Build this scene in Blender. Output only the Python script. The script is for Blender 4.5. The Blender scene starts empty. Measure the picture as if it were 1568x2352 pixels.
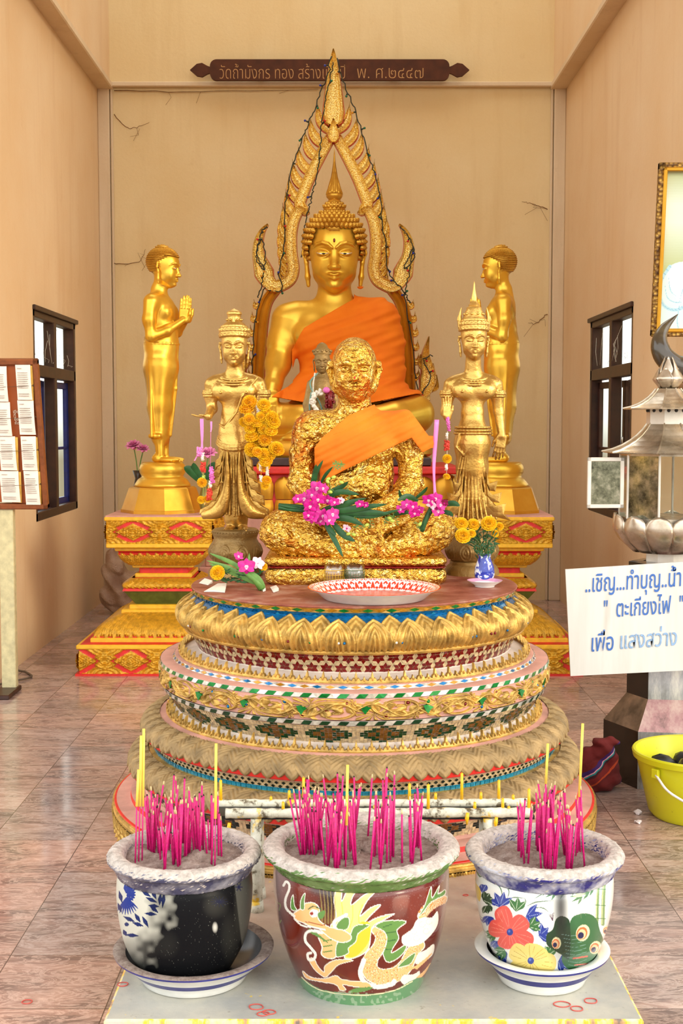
import bpy, math, random
import numpy as np
from math import sin, cos, pi, radians
sc = bpy.context.scene
col = sc.collection
random.seed(7)
rng = np.random.default_rng(7)

# ---------------------------------------------------------------- camera, sky, sun, exposure
CAM_H = 1.43
TILT = math.atan(211/2900.)
cam_d = bpy.data.cameras.new('camera')
cam_d.sensor_fit = 'HORIZONTAL'; cam_d.sensor_width = 36.0
cam_d.lens = 36.0*2900/1568
cam_d.clip_end = 300
cam = bpy.data.objects.new('camera', cam_d); col.objects.link(cam)
cam.location = (0, 0, CAM_H); cam.rotation_euler = (pi/2-TILT, 0, 0)
sc.camera = cam
world = bpy.data.worlds.new('sky'); sc.world = world; world.use_nodes = True
wn = world.node_tree; wn.nodes.clear()
def _w(t, **k):
    n = wn.nodes.new(t)
    for a, b in k.items(): setattr(n, a, b)
    return n
w_out = _w('ShaderNodeOutputWorld'); w_bg = _w('ShaderNodeBackground'); w_tc = _w('ShaderNodeTexCoord')
w_sep = _w('ShaderNodeSeparateXYZ'); w_rp = _w('ShaderNodeValToRGB')
wn.links.new(w_tc.outputs['Generated'], w_sep.inputs[0])
w_mr = _w('ShaderNodeMapRange'); w_mr.inputs[1].default_value = -1; w_mr.inputs[2].default_value = 1
wn.links.new(w_sep.outputs['Z'], w_mr.inputs[0]); wn.links.new(w_mr.outputs[0], w_rp.inputs[0])
els = w_rp.color_ramp.elements
els[0].position = 0.0; els[0].color = (.20, .16, .11, 1)
els[1].position = 1.0; els[1].color = (.95, .98, 1.0, 1)
for p_, c_ in ((.485, (.22, .18, .12, 1)), (.52, (1.0, 1.0, .96, 1)), (.62, (1.0, .98, .95, 1))):
    e_ = els.new(p_); e_.color = c_
wn.links.new(w_rp.outputs[0], w_bg.inputs[0]); w_bg.inputs[1].default_value = 2.1
wn.links.new(w_bg.outputs[0], w_out.inputs[0])
sun_d = bpy.data.lights.new('sun', 'SUN'); sun_d.energy = 1.25; sun_d.angle = radians(22); sun_d.color = (1.0, .84, .62)
sun = bpy.data.objects.new('sun', sun_d); col.objects.link(sun)
sun.location = (6, -4, 5)
from mathutils import Vector, Matrix
sun.rotation_euler = Vector((-3.2, 2.6, -1.35)).to_track_quat('-Z', 'Y').to_euler()
vs = sc.view_settings
vs.view_transform = 'Standard'; vs.look = 'None'; vs.gamma = 1; vs.exposure = 0.38; vs.use_curve_mapping = False

# ---------------------------------------------------------------- helpers
_c, _s = math.cos(TILT), math.sin(TILT)
def at(px, py, Y):
    """point at distance Y in front of the camera that shows at a place in the photograph"""
    a = (px-784)/2900.; b = (1176-py)/2900.
    dz = (b*Y*_c-Y*_s)/(_c+b*_s); d = Y*_c-dz*_s
    return Vector((a*d, Y, dz+CAM_H))
def on(px, py, Z):
    b = (1176-py)/2900.; dz = Z-CAM_H
    Y = dz*(_c+b*_s)/(b*_c-_s); d = Y*_c-dz*_s
    return Vector(((px-784)/2900.*d, Y, Z))
def to_px(x, y, z):
    dz = z-CAM_H; d = y*_c-dz*_s; u = y*_s+dz*_c
    return 784+2900*x/d, 1176-2900*u/d
def S(r, g, b):
    f = lambda v: (v/255/12.92) if v/255 <= .04045 else ((v/255+.055)/1.055)**2.4
    return (f(r), f(g), f(b), 1)

MATS = {}
class N:
    """small node-graph helper"""
    def __init__(s, name):
        s.m = bpy.data.materials.new(name); s.m.use_nodes = True; s.t = s.m.node_tree
        s.b = s.t.nodes['Principled BSDF']; s.co = s.t.nodes.new('ShaderNodeTexCoord')
    def n(s, t, **k):
        x = s.t.nodes.new(t)
        for a, b in k.items(): setattr(x, a, b)
        return x
    def l(s, a, b): s.t.links.new(a, b)
    def noise(s, scale, detail=4, rough=.55, stretch=None, dist=0):
        x = s.n('ShaderNodeTexNoise'); x.inputs['Scale'].default_value = scale; x.inputs['Detail'].default_value = detail
        x.inputs['Roughness'].default_value = rough; x.inputs['Distortion'].default_value = dist
        if stretch:
            mp = s.n('ShaderNodeMapping'); mp.inputs['Scale'].default_value = stretch
            s.l(s.co.outputs['Object'], mp.inputs[0]); s.l(mp.outputs[0], x.inputs['Vector'])
        else: s.l(s.co.outputs['Object'], x.inputs['Vector'])
        return x.outputs[0]
    def voro(s, scale, feature='F1', out=0, stretch=None):
        x = s.n('ShaderNodeTexVoronoi'); x.feature = feature; x.inputs['Scale'].default_value = scale
        if stretch:
            mp = s.n('ShaderNodeMapping'); mp.inputs['Scale'].default_value = stretch
            s.l(s.co.outputs['Object'], mp.inputs[0]); s.l(mp.outputs[0], x.inputs['Vector'])
        else: s.l(s.co.outputs['Object'], x.inputs['Vector'])
        return x.outputs[out]
    def ramp(s, fac, stops):
        x = s.n('ShaderNodeValToRGB'); e = x.color_ramp.elements
        e[0].position, e[0].color = stops[0]; e[1].position, e[1].color = stops[-1]
        for p, c in stops[1:-1]:
            q = e.new(p); q.color = c
        s.l(fac, x.inputs[0]); return x.outputs[0]
    def mix(s, fac, a, b, mode='MIX'):
        x = s.n('ShaderNodeMix', data_type='RGBA', blend_type=mode)
        if isinstance(fac, float): x.inputs[0].default_value = fac
        else: s.l(fac, x.inputs[0])
        for i, v in ((6, a), (7, b)):
            if isinstance(v, tuple): x.inputs[i].default_value = v
            else: s.l(v, x.inputs[i])
        return x.outputs[2]
    def math(s, op, a, b=0.):
        x = s.n('ShaderNodeMath', operation=op)
        for i, v in ((0, a), (1, b)):
            if isinstance(v, (int, float)): x.inputs[i].default_value = v
            else: s.l(v, x.inputs[i])
        return x.outputs[0]
    def set(s, col=None, rough=None, metal=None, spec=None, bump=None, bstr=.3, bdist=.01, coat=None, **kw):
        for nm, v in (('Base Color', col), ('Roughness', rough), ('Metallic', metal), ('Specular IOR Level', spec), ('Coat Weight', coat)):
            if v is None: continue
            if isinstance(v, (int, float, tuple)): s.b.inputs[nm].default_value = v
            else: s.l(v, s.b.inputs[nm])
        if bump is not None:
            x = s.n('ShaderNodeBump'); x.inputs['Strength'].default_value = bstr; x.inputs['Distance'].default_value = bdist
            s.l(bump, x.inputs['Height']); s.l(x.outputs[0], s.b.inputs['Normal'])
        MATS[s.m.name] = s.m
        return s.m
def plain(name, col, rough=.5, metal=0., var=.12, vscale=30, bump=0., bscale=60, coat=None):
    g = N(name)
    nz = g.noise(vscale)
    d = tuple(c*(1-2*var) for c in col[:3])+(1,); l = tuple(min(1, c*(1+var)) for c in col[:3])+(1,)
    cc = g.ramp(nz, [(.3, d), (.7, l)])
    kw = {}
    if bump: kw = dict(bump=g.noise(bscale), bstr=bump, bdist=.004)
    return g.set(cc, rough, metal, coat=coat, **kw)
def M(n): return MATS[n]

def tag(o, label=None, cat=None, group=None, kind=None):
    if label: o['label'] = label
    if cat: o['category'] = cat
    if group: o['group'] = group
    if kind: o['kind'] = kind
    return o
def thing(name, label, cat, loc=(0, 0, 0), rz=0., group=None):
    o = bpy.data.objects.new(name, None); col.objects.link(o)
    o.empty_display_size = .05
    o.location = loc; o.rotation_euler = (0, 0, rz)
    return tag(o, label, cat, group)
def copy_tree(o, parent=None):
    c = o.copy(); col.objects.link(c)
    if parent: c.parent = parent
    for ch in list(o.children): copy_tree(ch, c)
    return c

class MB:
    """collects vertices and faces for ONE mesh object"""
    def __init__(s): s.v = []; s.f = []; s.mi = []; s.nv = 0; s.colr = []
    def add(s, v, f, mi=0):
        v = np.asarray(v, dtype=np.float64).reshape(-1, 3)
        b = s.nv; s.v.append(v); s.nv += len(v)
        if isinstance(f, np.ndarray):
            s.f.append(f+b); s.mi.append(np.full(len(f), mi) if np.isscalar(mi) else np.asarray(mi))
        else:
            by = {}
            for q in f: by.setdefault(len(q), []).append(q)
            for k, g in by.items():
                s.f.append(np.array(g)+b); s.mi.append(np.full(len(g), mi))
        return s
    def box(s, c, d, mi=0, R=None, bev=0.):
        hx, hy, hz = d[0]/2, d[1]/2, d[2]/2
        if bev <= 0:
            v = np.array([[x, y, z] for x in (-hx, hx) for y in (-hy, hy) for z in (-hz, hz)])
            f = [(0, 1, 3, 2), (4, 6, 7, 5), (0, 4, 5, 1), (2, 3, 7, 6), (0, 2, 6, 4), (1, 5, 7, 3)]
        else:
            b = min(bev, hx*.9, hy*.9, hz*.9); v = []; f = []
            idx = {}
            for x in (-1, 1):
                for y in (-1, 1):
                    for z in (-1, 1):
                        for a in range(3):
                            p = [x*(hx-b), y*(hy-b), z*(hz-b)]; p[a] = (x*hx, y*hy, z*hz)[a]
                            idx[(x, y, z, a)] = len(v); v.append(p)
            for a in range(3):
                o = [i for i in range(3) if i != a]
                for sg in (-1, 1):
                    q = []
                    for (u, w) in ((-1, -1), (1, -1), (1, 1), (-1, 1)):
                        k = [0, 0, 0]; k[a] = sg; k[o[0]] = u; k[o[1]] = w; q.append(idx[tuple(k)+(a,)])
                    f.append(q)
            for a in range(3):
                o = [i for i in range(3) if i != a]
                for u in (-1, 1):
                    for w in (-1, 1):
                        k1 = [0, 0, 0]; k2 = [0, 0, 0]; k1[a] = -1; k2[a] = 1
                        for k in (k1, k2): k[o[0]] = u; k[o[1]] = w
                        f.append([idx[tuple(k1)+(o[0],)], idx[tuple(k2)+(o[0],)], idx[tuple(k2)+(o[1],)], idx[tuple(k1)+(o[1],)]])
            for x in (-1, 1):
                for y in (-1, 1):
                    for z in (-1, 1): f.append([idx[(x, y, z, a)] for a in range(3)])
            v = np.array(v)
        if R is not None: v = v@np.array(R).T
        return s.add(v+np.array(c), f, mi)
    def tube(s, pts, r, n=8, mi=0, cap=True, closed=False):
        P = np.array([list(p) for p in pts], dtype=float); m = len(P)
        rr = np.full(m, r) if np.isscalar(r) else np.array(r, dtype=float)
        if closed: T = np.roll(P, -1, 0)-np.roll(P, 1, 0)
        else: T = np.gradient(P, axis=0)
        T /= np.linalg.norm(T, axis=1)[:, None]+1e-12
        u = np.cross(T[0], [0, 0, 1.]);
        if np.linalg.norm(u) < 1e-3: u = np.cross(T[0], [0, 1., 0])
        u /= np.linalg.norm(u); a = np.linspace(0, 2*pi, n, endpoint=False); V = []
        for i in range(m):
            u = u-T[i]*np.dot(u, T[i]); u /= np.linalg.norm(u)+1e-12; w = np.cross(T[i], u)
            V.append(P[i]+rr[i]*(np.cos(a)[:, None]*u+np.sin(a)[:, None]*w))
        V = np.concatenate(V); F = []
        mm = m if closed else m-1
        for i in range(mm):
            for j in range(n):
                F.append((i*n+j, i*n+(j+1) % n, ((i+1) % m)*n+(j+1) % n, ((i+1) % m)*n+j))
        if cap and not closed:
            F.append(tuple(range(n-1, -1, -1))); F.append(tuple((m-1)*n+j for j in range(n)))
        return s.add(V, F, mi)
    def lathe(s, prof, n=48, c=(0, 0, 0), mi=0, a0=0., a1=2*pi, cap=True, mis=None):
        full = abs(a1-a0-2*pi) < 1e-6
        a = np.linspace(a0, a1, n, endpoint=not full)
        V = np.array([[r*math.cos(t)+c[0], r*math.sin(t)+c[1], z+c[2]] for (r, z) in prof for t in a])
        F = []; m = len(prof); mi_ = []
        for i in range(m-1):
            for j in range(n if full else n-1):
                F.append((i*n+j, i*n+(j+1) % n, (i+1)*n+(j+1) % n, (i+1)*n+j)); mi_.append(mis[i] if mis else mi)
        s.add(V, np.array(F), np.array(mi_))
        if cap and full:
            for i, rev in ((0, True), (m-1, False)):
                if prof[i][0] > 1e-5:
                    q = list(range(n))
                    s.add(V[i*n:(i+1)*n], [tuple(q if not rev else q[::-1])], mis[min(i, m-2)] if mis else mi)
        return s
    def sph(s, c, r, n=10, mi=0, R=None):
        r = (r, r, r) if np.isscalar(r) else r
        m = max(4, n//2+1); V = []
        th = np.linspace(0, pi, m+1); ph = np.linspace(0, 2*pi, n, endpoint=False)
        V = np.array([[0, 0, 1.]]+[[sin(t)*cos(p), sin(t)*sin(p), cos(t)] for t in th[1:-1] for p in ph]+[[0, 0, -1.]])
        F = [(0, 1+j, 1+(j+1) % n) for j in range(n)]
        for i in range(m-2):
            for j in range(n): F.append((1+i*n+j, 1+(i+1)*n+j, 1+(i+1)*n+(j+1) % n, 1+i*n+(j+1) % n))
        L = len(V)-1; b = 1+(m-2)*n
        F += [(L, b+(j+1) % n, b+j) for j in range(n)]
        V = V*np.array(r)
        if R is not None: V = V@np.array(R).T
        return s.add(V+np.array(c), F, mi)
    def grid(s, V, mi=0, wrap=False, keep=None):
        """V: (rows, cols, 3)"""
        m, n = V.shape[:2]; I = np.arange(m*n).reshape(m, n)
        if wrap: J = np.concatenate([I, I[:, :1]], 1)
        else: J = I
        F = np.stack([J[:-1, :-1], J[:-1, 1:], J[1:, 1:], J[1:, :-1]], -1).reshape(-1, 4)
        mm = mi if np.isscalar(mi) else np.asarray(mi).reshape(-1)
        if keep is not None:
            k = keep.reshape(-1); F = F[k]
            if not np.isscalar(mm): mm = mm[k]
        return s.add(V.reshape(-1, 3), F, mm)
    def poly(s, pts, y0, y1, mi=0):
        """extrude a closed xz outline from y0 to y1"""
        n = len(pts); V = [(x, y0, z) for x, z in pts]+[(x, y1, z) for x, z in pts]
        F = [tuple(range(n)), tuple(range(2*n-1, n-1, -1))]+[(i, i+n, (i+1) % n+n, (i+1) % n) for i in range(n)]
        return s.add(V, F, mi)
    def xf(s, Mx):
        A = np.array(Mx)
        s.v = [v@A[:3, :3].T+A[:3, 3] for v in s.v]; return s
    def build(s, name, mat, parent=None, smooth=True, loc=None, colors=None):
        V = np.concatenate(s.v) if s.v else np.zeros((0, 3))
        me = bpy.data.meshes.new(name)
        me.vertices.add(len(V)); me.vertices.foreach_set('co', V.astype(np.float32).ravel())
        tot = [a.shape[1] for a in s.f for _ in range(len(a))]
        ls = np.concatenate([a.reshape(-1) for a in s.f]).astype(np.int32)
        me.loops.add(len(ls)); me.loops.foreach_set('vertex_index', ls)
        tot = np.concatenate([np.full(len(a), a.shape[1]) for a in s.f]).astype(np.int32)
        st = np.concatenate([[0], np.cumsum(tot)[:-1]]).astype(np.int32)
        me.polygons.add(len(tot)); me.polygons.foreach_set('loop_start', st); me.polygons.foreach_set('loop_total', tot)
        mats = mat if isinstance(mat, (list, tuple)) else [mat]
        for m in mats: me.materials.append(MATS[m] if isinstance(m, str) else m)
        me.polygons.foreach_set('material_index', np.clip(np.concatenate(s.mi), 0, len(mats)-1).astype(np.int32))
        me.update(calc_edges=True)
        me.validate(verbose=False)
        if smooth is True: me.shade_smooth()
        elif not smooth: me.shade_flat()
        else:
            me.shade_smooth(); me.set_sharp_from_angle(angle=radians(smooth))
        if colors is not None:
            ca = me.color_attributes.new('paint', 'FLOAT_COLOR', 'POINT')
            ca.data.foreach_set('color', colors.astype(np.float32).ravel())
        o = bpy.data.objects.new(name, me); col.objects.link(o)
        if parent is not None: o.parent = parent
        if loc is not None: o.location = loc
        return o

def spline(pts, n):
    """Catmull-Rom through points, n samples"""
    P = np.array([list(p) for p in pts], dtype=float)
    Q = np.vstack([2*P[0]-P[1], P, 2*P[-1]-P[-2]]); m = len(P)-1
    t = np.linspace(0, m, n); i = np.minimum(t.astype(int), m-1); u = (t-i)[:, None]
    a, b, c, d = Q[i], Q[i+1], Q[i+2], Q[i+3]
    return .5*((2*b)+(-a+c)*u+(2*a-5*b+4*c-d)*u**2+(-a+3*b-3*c+d)*u**3)

# ---------------------------------------------------------------- materials
def wall_mat(name, base, stain, pale):
    g = N(name)
    big = g.noise(.9, 5, .6); fine = g.noise(60, 3); streak = g.noise(1.6, 5, .6, (3.2, 3.2, .35))
    c = g.mix(g.ramp(big, [(.35, (0, 0, 0, 1)), (.7, (1, 1, 1, 1))]), base, pale)
    c = g.mix(g.math('MULTIPLY', g.ramp(streak, [(.52, (0, 0, 0, 1)), (.78, (1, 1, 1, 1))]), .28), c, stain)
    vs_ = g.noise(5.5, 6, .7)
    c = g.mix(g.math('MULTIPLY', g.ramp(vs_, [(.62, (0, 0, 0, 1)), (.80, (1, 1, 1, 1))]), .3), c, stain)
    c = g.mix(g.math('MULTIPLY', fine, .12), c, stain)
    return g.set(c, .75, 0., bump=g.noise(35, 5, .65), bstr=.25, bdist=.006)
wall_mat('plaster_back', S(226, 200, 146), S(190, 150, 86), S(232, 212, 164))
wall_mat('plaster_side', S(222, 190, 144), S(192, 144, 90), S(230, 206, 168))
wall_mat('plaster_beam', S(216, 192, 154), S(160, 130, 90), S(226, 206, 174))
def marble():
    g = N('marble_floor')
    tc = g.co.outputs['Object']
    mp = g.n('ShaderNodeMapping'); mp.inputs['Location'].default_value = (.857, -3.61+.155*0, 0); mp.inputs['Scale'].default_value = (1/.31, 1/.31, 1)
    g.l(tc, mp.inputs[0])
    fl = g.n('ShaderNodeVectorMath', operation='FLOOR'); g.l(mp.outputs[0], fl.inputs[0])
    wn_ = g.n('ShaderNodeTexWhiteNoise', noise_dimensions='2D'); g.l(fl.outputs[0], wn_.inputs['Vector'])
    off = g.n('ShaderNodeVectorMath', operation='MULTIPLY'); g.l(wn_.outputs['Color'], off.inputs[0]); off.inputs[1].default_value = (9, 9, 9)
    ad = g.n('ShaderNodeVectorMath', operation='ADD'); g.l(tc, ad.inputs[0]); g.l(off.outputs[0], ad.inputs[1])
    mp2 = g.n('ShaderNodeMapping'); mp2.inputs['Scale'].default_value = (.9, 2.6, 1); mp2.inputs['Rotation'].default_value = (0, 0, -.35)
    g.l(ad.outputs[0], mp2.inputs[0])
    def nz(sc_, det, r, d):
        x = g.n('ShaderNodeTexNoise'); x.inputs['Scale'].default_value = sc_; x.inputs['Detail'].default_value = det
        x.inputs['Roughness'].default_value = r; x.inputs['Distortion'].default_value = d; g.l(mp2.outputs[0], x.inputs['Vector']); return x.outputs[0]
    a = nz(2.6, 8, .68, 1.2); b = nz(6.5, 8, .7, 2.0)
    c = g.ramp(a, [(.32, S(78, 64, 60)), (.43, S(124, 102, 94)), (.52, S(166, 140, 130)), (.62, S(196, 170, 158)), (.74, S(222, 204, 194))])
    vein = g.ramp(b, [(.44, (0, 0, 0, 1)), (.5, (1, 1, 1, 1)), (.56, (0, 0, 0, 1))])
    c = g.mix(g.math('MULTIPLY', vein, .6), c, S(236, 222, 212))
    tint = g.ramp(wn_.outputs['Value'], [(0, S(150, 136, 132)), (.3, S(214, 192, 182)), (.55, S(240, 206, 190)), (.8, S(196, 186, 184)), (1, S(232, 220, 214))])
    c = g.mix(.85, c, tint, 'MULTIPLY')
    c = g.mix(.12, c, S(226, 206, 196), 'SCREEN')
    fr = g.n('ShaderNodeVectorMath', operation='FRACTION'); g.l(mp.outputs[0], fr.inputs[0])
    sp = g.n('ShaderNodeSeparateXYZ'); g.l(fr.outputs[0], sp.inputs[0])
    def edge(o):
        return g.math('LESS_THAN', g.math('MINIMUM', o, g.math('SUBTRACT', 1., o)), .0045)
    jo = g.math('MAXIMUM', edge(sp.outputs[0]), edge(sp.outputs[1]))
    c = g.mix(jo, c, S(92, 74, 64))
    dirt = g.ramp(g.noise(14, 6, .7), [(.60, (0, 0, 0, 1)), (.72, (1, 1, 1, 1))])
    c = g.mix(g.math('MULTIPLY', dirt, .35), c, S(120, 92, 66))
    ro = g.ramp(g.noise(4, 4), [(.3, (.07, .07, .07, 1)), (.7, (.20, .20, .20, 1))])
    g.set(c, ro, 0., .5, bump=g.noise(3, 2), bstr=.04, bdist=.01)
marble()
def gold_paint(name, a, b, rough=.34, metal=.75, bstr=.10, bsc=9):
    g = N(name)
    c = g.ramp(g.noise(3.5, 5, .6), [(.3, b), (.65, a)])
    sp = g.ramp(g.noise(70, 3), [(.66, (0, 0, 0, 1)), (.72, (1, 1, 1, 1))])
    c = g.mix(g.math('MULTIPLY', sp, .25), c, b)
    ro = g.ramp(g.noise(6, 4), [(.3, (rough-.06,)*3+(1,)), (.7, (rough+.1,)*3+(1,))])
    return g.set(c, ro, metal, bump=g.noise(bsc, 4), bstr=bstr, bdist=.01)
gold_paint('gold_satin', S(236, 192, 72), S(214, 160, 40), .33, .75)
gold_paint('gold_satin_pale', S(222, 170, 58), S(200, 140, 30), .38, .7)
gold_paint('gold_hair', S(222, 172, 66), S(160, 106, 24), .32, .8)
gold_paint('gold_old', S(226, 188, 104), S(156, 114, 46), .32, .85, .35, 40)
gold_paint('gold_brown_old', S(164, 132, 74), S(92, 68, 34), .45, .5, .5, 40)
def gold_relief():
    g = N('gold_relief')
    v = g.voro(120, 'F1', 0); v2 = g.noise(260, 3)
    h = g.math('ADD', v, g.math('MULTIPLY', v2, .3))
    c = g.ramp(v, [(.1, S(254, 234, 160)), (.5, S(250, 218, 124)), (.85, S(222, 172, 70))])
    return g.set(c, .27, .72, bump=h, bstr=.5, bdist=.006)
gold_relief()
def leaf_gold(name='leaf_gold', orange=.75):
    g = N(name)
    big = g.noise(7, 4, .6); mid = g.noise(75, 6, .75); v = g.voro(110, 'F1', 1)
    sepv = g.n('ShaderNodeSeparateColor'); g.l(v, sepv.inputs[0])
    c = g.ramp(mid, [(.28, S(154, 104, 30)), (.42, S(194, 144, 50)), (.54, S(218, 172, 74)), (.66, S(238, 200, 108)), (.80, S(255, 236, 170))])
    c = g.mix(g.math('MULTIPLY', g.ramp(big, [(.56, (0, 0, 0, 1)), (.68, (1, 1, 1, 1))]), orange), c, S(206, 84, 16))
    c = g.mix(g.math('MULTIPLY', g.ramp(sepv.outputs[0], [(.86, (0, 0, 0, 1)), (.9, (1, 1, 1, 1))]), .6), c, S(255, 232, 150))
    h = g.math('ADD', g.math('MULTIPLY', sepv.outputs[1], .12), g.noise(58, 3, .6))
    ro = g.ramp(g.noise(60, 3), [(.35, (.12, .12, .12, 1)), (.7, (.36, .36, .36, 1))])
    return g.set(c, ro, .95, bump=h, bstr=1., bdist=.014)
leaf_gold(); leaf_gold('leaf_gold_face', .25)
def cloth(name, a, b, rough=.8):
    g = N(name)
    c = g.ramp(g.noise(5, 5, .6), [(.3, b), (.7, a)])
    return g.set(c, rough, 0., .3, bump=g.noise(900, 2), bstr=.12, bdist=.002)
cloth('robe_orange', S(240, 128, 16), S(230, 110, 10))
g = N('sash_orange')
c = g.ramp(g.noise(6, 4), [(.3, S(224, 104, 12)), (.7, S(240, 134, 30))])
c = g.mix(g.ramp(g.noise(11, 5, .7), [(.63, (0, 0, 0, 1)), (.74, (.6, .6, .6, 1))]), c, S(140, 68, 16))
g.set(c, .75, 0, .3, bump=g.noise(600, 2), bstr=.15, bdist=.002)
plain('paint_yellow', S(238, 182, 40), .5, var=.1)
plain('carved_gold', S(214, 160, 38), .45, .35, var=.16, vscale=45, bump=.5, bscale=160)
plain('paint_red', S(214, 40, 28), .5, var=.1)
plain('paint_green', S(86, 96, 38), .55, var=.15)
plain('top_grey', S(176, 158, 132), .8, var=.15, vscale=9)
plain('gold_dusty', S(204, 164, 82), .42, .5, var=.28, vscale=25, bump=.4, bscale=140)
plain('gold_dusty_grey', S(158, 132, 88), .65, .15, var=.22, vscale=20, bump=.4, bscale=140)
plain('pink_plaster', S(202, 150, 134), .75, var=.14, vscale=9, bump=.3, bscale=50)
plain('white_grout', S(206, 192, 178), .7, var=.12, vscale=12, bump=.3, bscale=60)
for nm, c_, r_, m_ in [('glass_red', S(120, 14, 16), .12, .25), ('glass_white', S(232, 232, 220), .1, .55), ('glass_green', S(10, 128, 50), .1, .4), ('glass_blue', S(10, 104, 158), .1, .4), ('glass_amber', S(190, 134, 30), .12, .4),
        ('glass_cream', S(206, 184, 142), .3, .1), ('glass_dark', S(22, 40, 34), .14, .3), ('glass_dkgreen', S(18, 66, 36), .15, .3), ('glass_brown', S(122, 82, 30), .2, .3), ('glass_teal', S(40, 140, 170), .25, .2)]:
    plain(nm, c_, r_, m_, var=.2, vscale=80)
g = N('disc_red')
c = g.ramp(g.noise(7, 6, .65), [(.35, S(120, 50, 36)), (.5, S(150, 84, 66)), (.68, S(176, 140, 120))])
g.set(c, .5, 0, bump=g.noise(50, 4), bstr=.2, bdist=.003)
# ---------------------------------------------------------------- the room
XL, XR, YB, YF = -1.885, 1.735, 9.99, 6.66
YFR = 6.28
def struct(name, mb, mat, smooth=False):
    o = mb.build(name, mat, None, smooth); o['kind'] = 'structure'; return o
ZC = 7.0
fl = MB(); fl.box((0, 4.5, -.05), (16, 17, .1)); struct('floor', fl, 'marble_floor')
zb = at(700, 197, 9.99)[2]
b = MB(); b.box(((XL+XR)/2, YB+.1, 2.2), (XR-XL+.4, .2, 4.4)); struct('wall_back', b, 'plaster_back')
b = MB(); b.box(((XL+XR)/2, YB+.06, (zb+ZC)/2+.0), (XR-XL-.0, .22, ZC-zb)); struct('wall_back_upper', b, 'plaster_back')
# side walls with a window opening each
WIN = dict(l=(7.78, 9.02, .80, 2.12), r=(7.58, 8.88, .80, 2.12))
def side_wall(side, X, sg):
    y0, y1, z0, z1 = WIN[side]
    b = MB(); T = .09; xc = X+sg*T/2
    def bx(ya, yb, za, zc): b.box((xc, (ya+yb)/2, (za+zc)/2), (T, yb-ya, zc-za))
    bx(YF if side == 'l' else YFR, y0, 0, 4.35); bx(y1, YB+.2, 0, 4.35); bx(y0, y1, 0, z0); bx(y0, y1, z1, 4.35)
    struct('wall_left' if side == 'l' else 'wall_right', b, 'plaster_side')
    # the wall above the beam stands a little further in
    b = MB(); xi = X-sg*.10
    b.box(((xi+X+sg*T)/2, (YF-.2+YB)/2, (zb+.0+ZC)/2), (abs(X+sg*T-xi), YB-YF+.36, ZC-zb)); struct('wall_left_upper' if side == 'l' else 'wall_right_upper', b, 'plaster_side')
side_wall('l', XL, -1); side_wall('r', XR, 1)
# beam trims and corner trims
b = MB(); b.box(((XL+XR)/2, YB-.035, zb), (XR-XL-.14, .05, .035), bev=.006); struct('trim_1', b, 'plaster_beam')
b = MB(); b.box((XL+.055, (YF+YB)/2, zb-.008), (.13, YB-YF, .05), bev=.008); struct('trim_2', b, 'plaster_beam')
b = MB(); b.box((XR-.055, (YF+YB)/2, zb-.008), (.13, YB-YF, .05), bev=.008); struct('trim_3', b, 'plaster_beam')
def corner_trim(name, x0, sg):
    b = MB(); b.box((x0+sg*.045, YB-.02, zb/2), (.09, .04, zb), bev=.006); b.box((x0+sg*.105, YB-.012, zb/2), (.018, .024, zb), bev=.005)
    struct(name, b, 'plaster_beam')
corner_trim('trim_4', XL, 1); corner_trim('trim_5', XR, -1)
b = MB(); b.box((0, 3.55, ZC+.06), (12, 6.7, .12)); struct('ceiling', b, 'plaster_beam')  # unseen; left open over the niche to let sky light onto the back wall
# the room widens in front of the niche
b = MB(); b.box((XL-1.603, YF+.10, ZC/2), (3.2, .22, ZC)); struct('wall_front_left', b, 'plaster_side')
b = MB(); b.box((XR+1.603, YFR+.10, ZC/2), (3.2, .22, ZC)); struct('wall_front_right', b, 'plaster_side')

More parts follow.
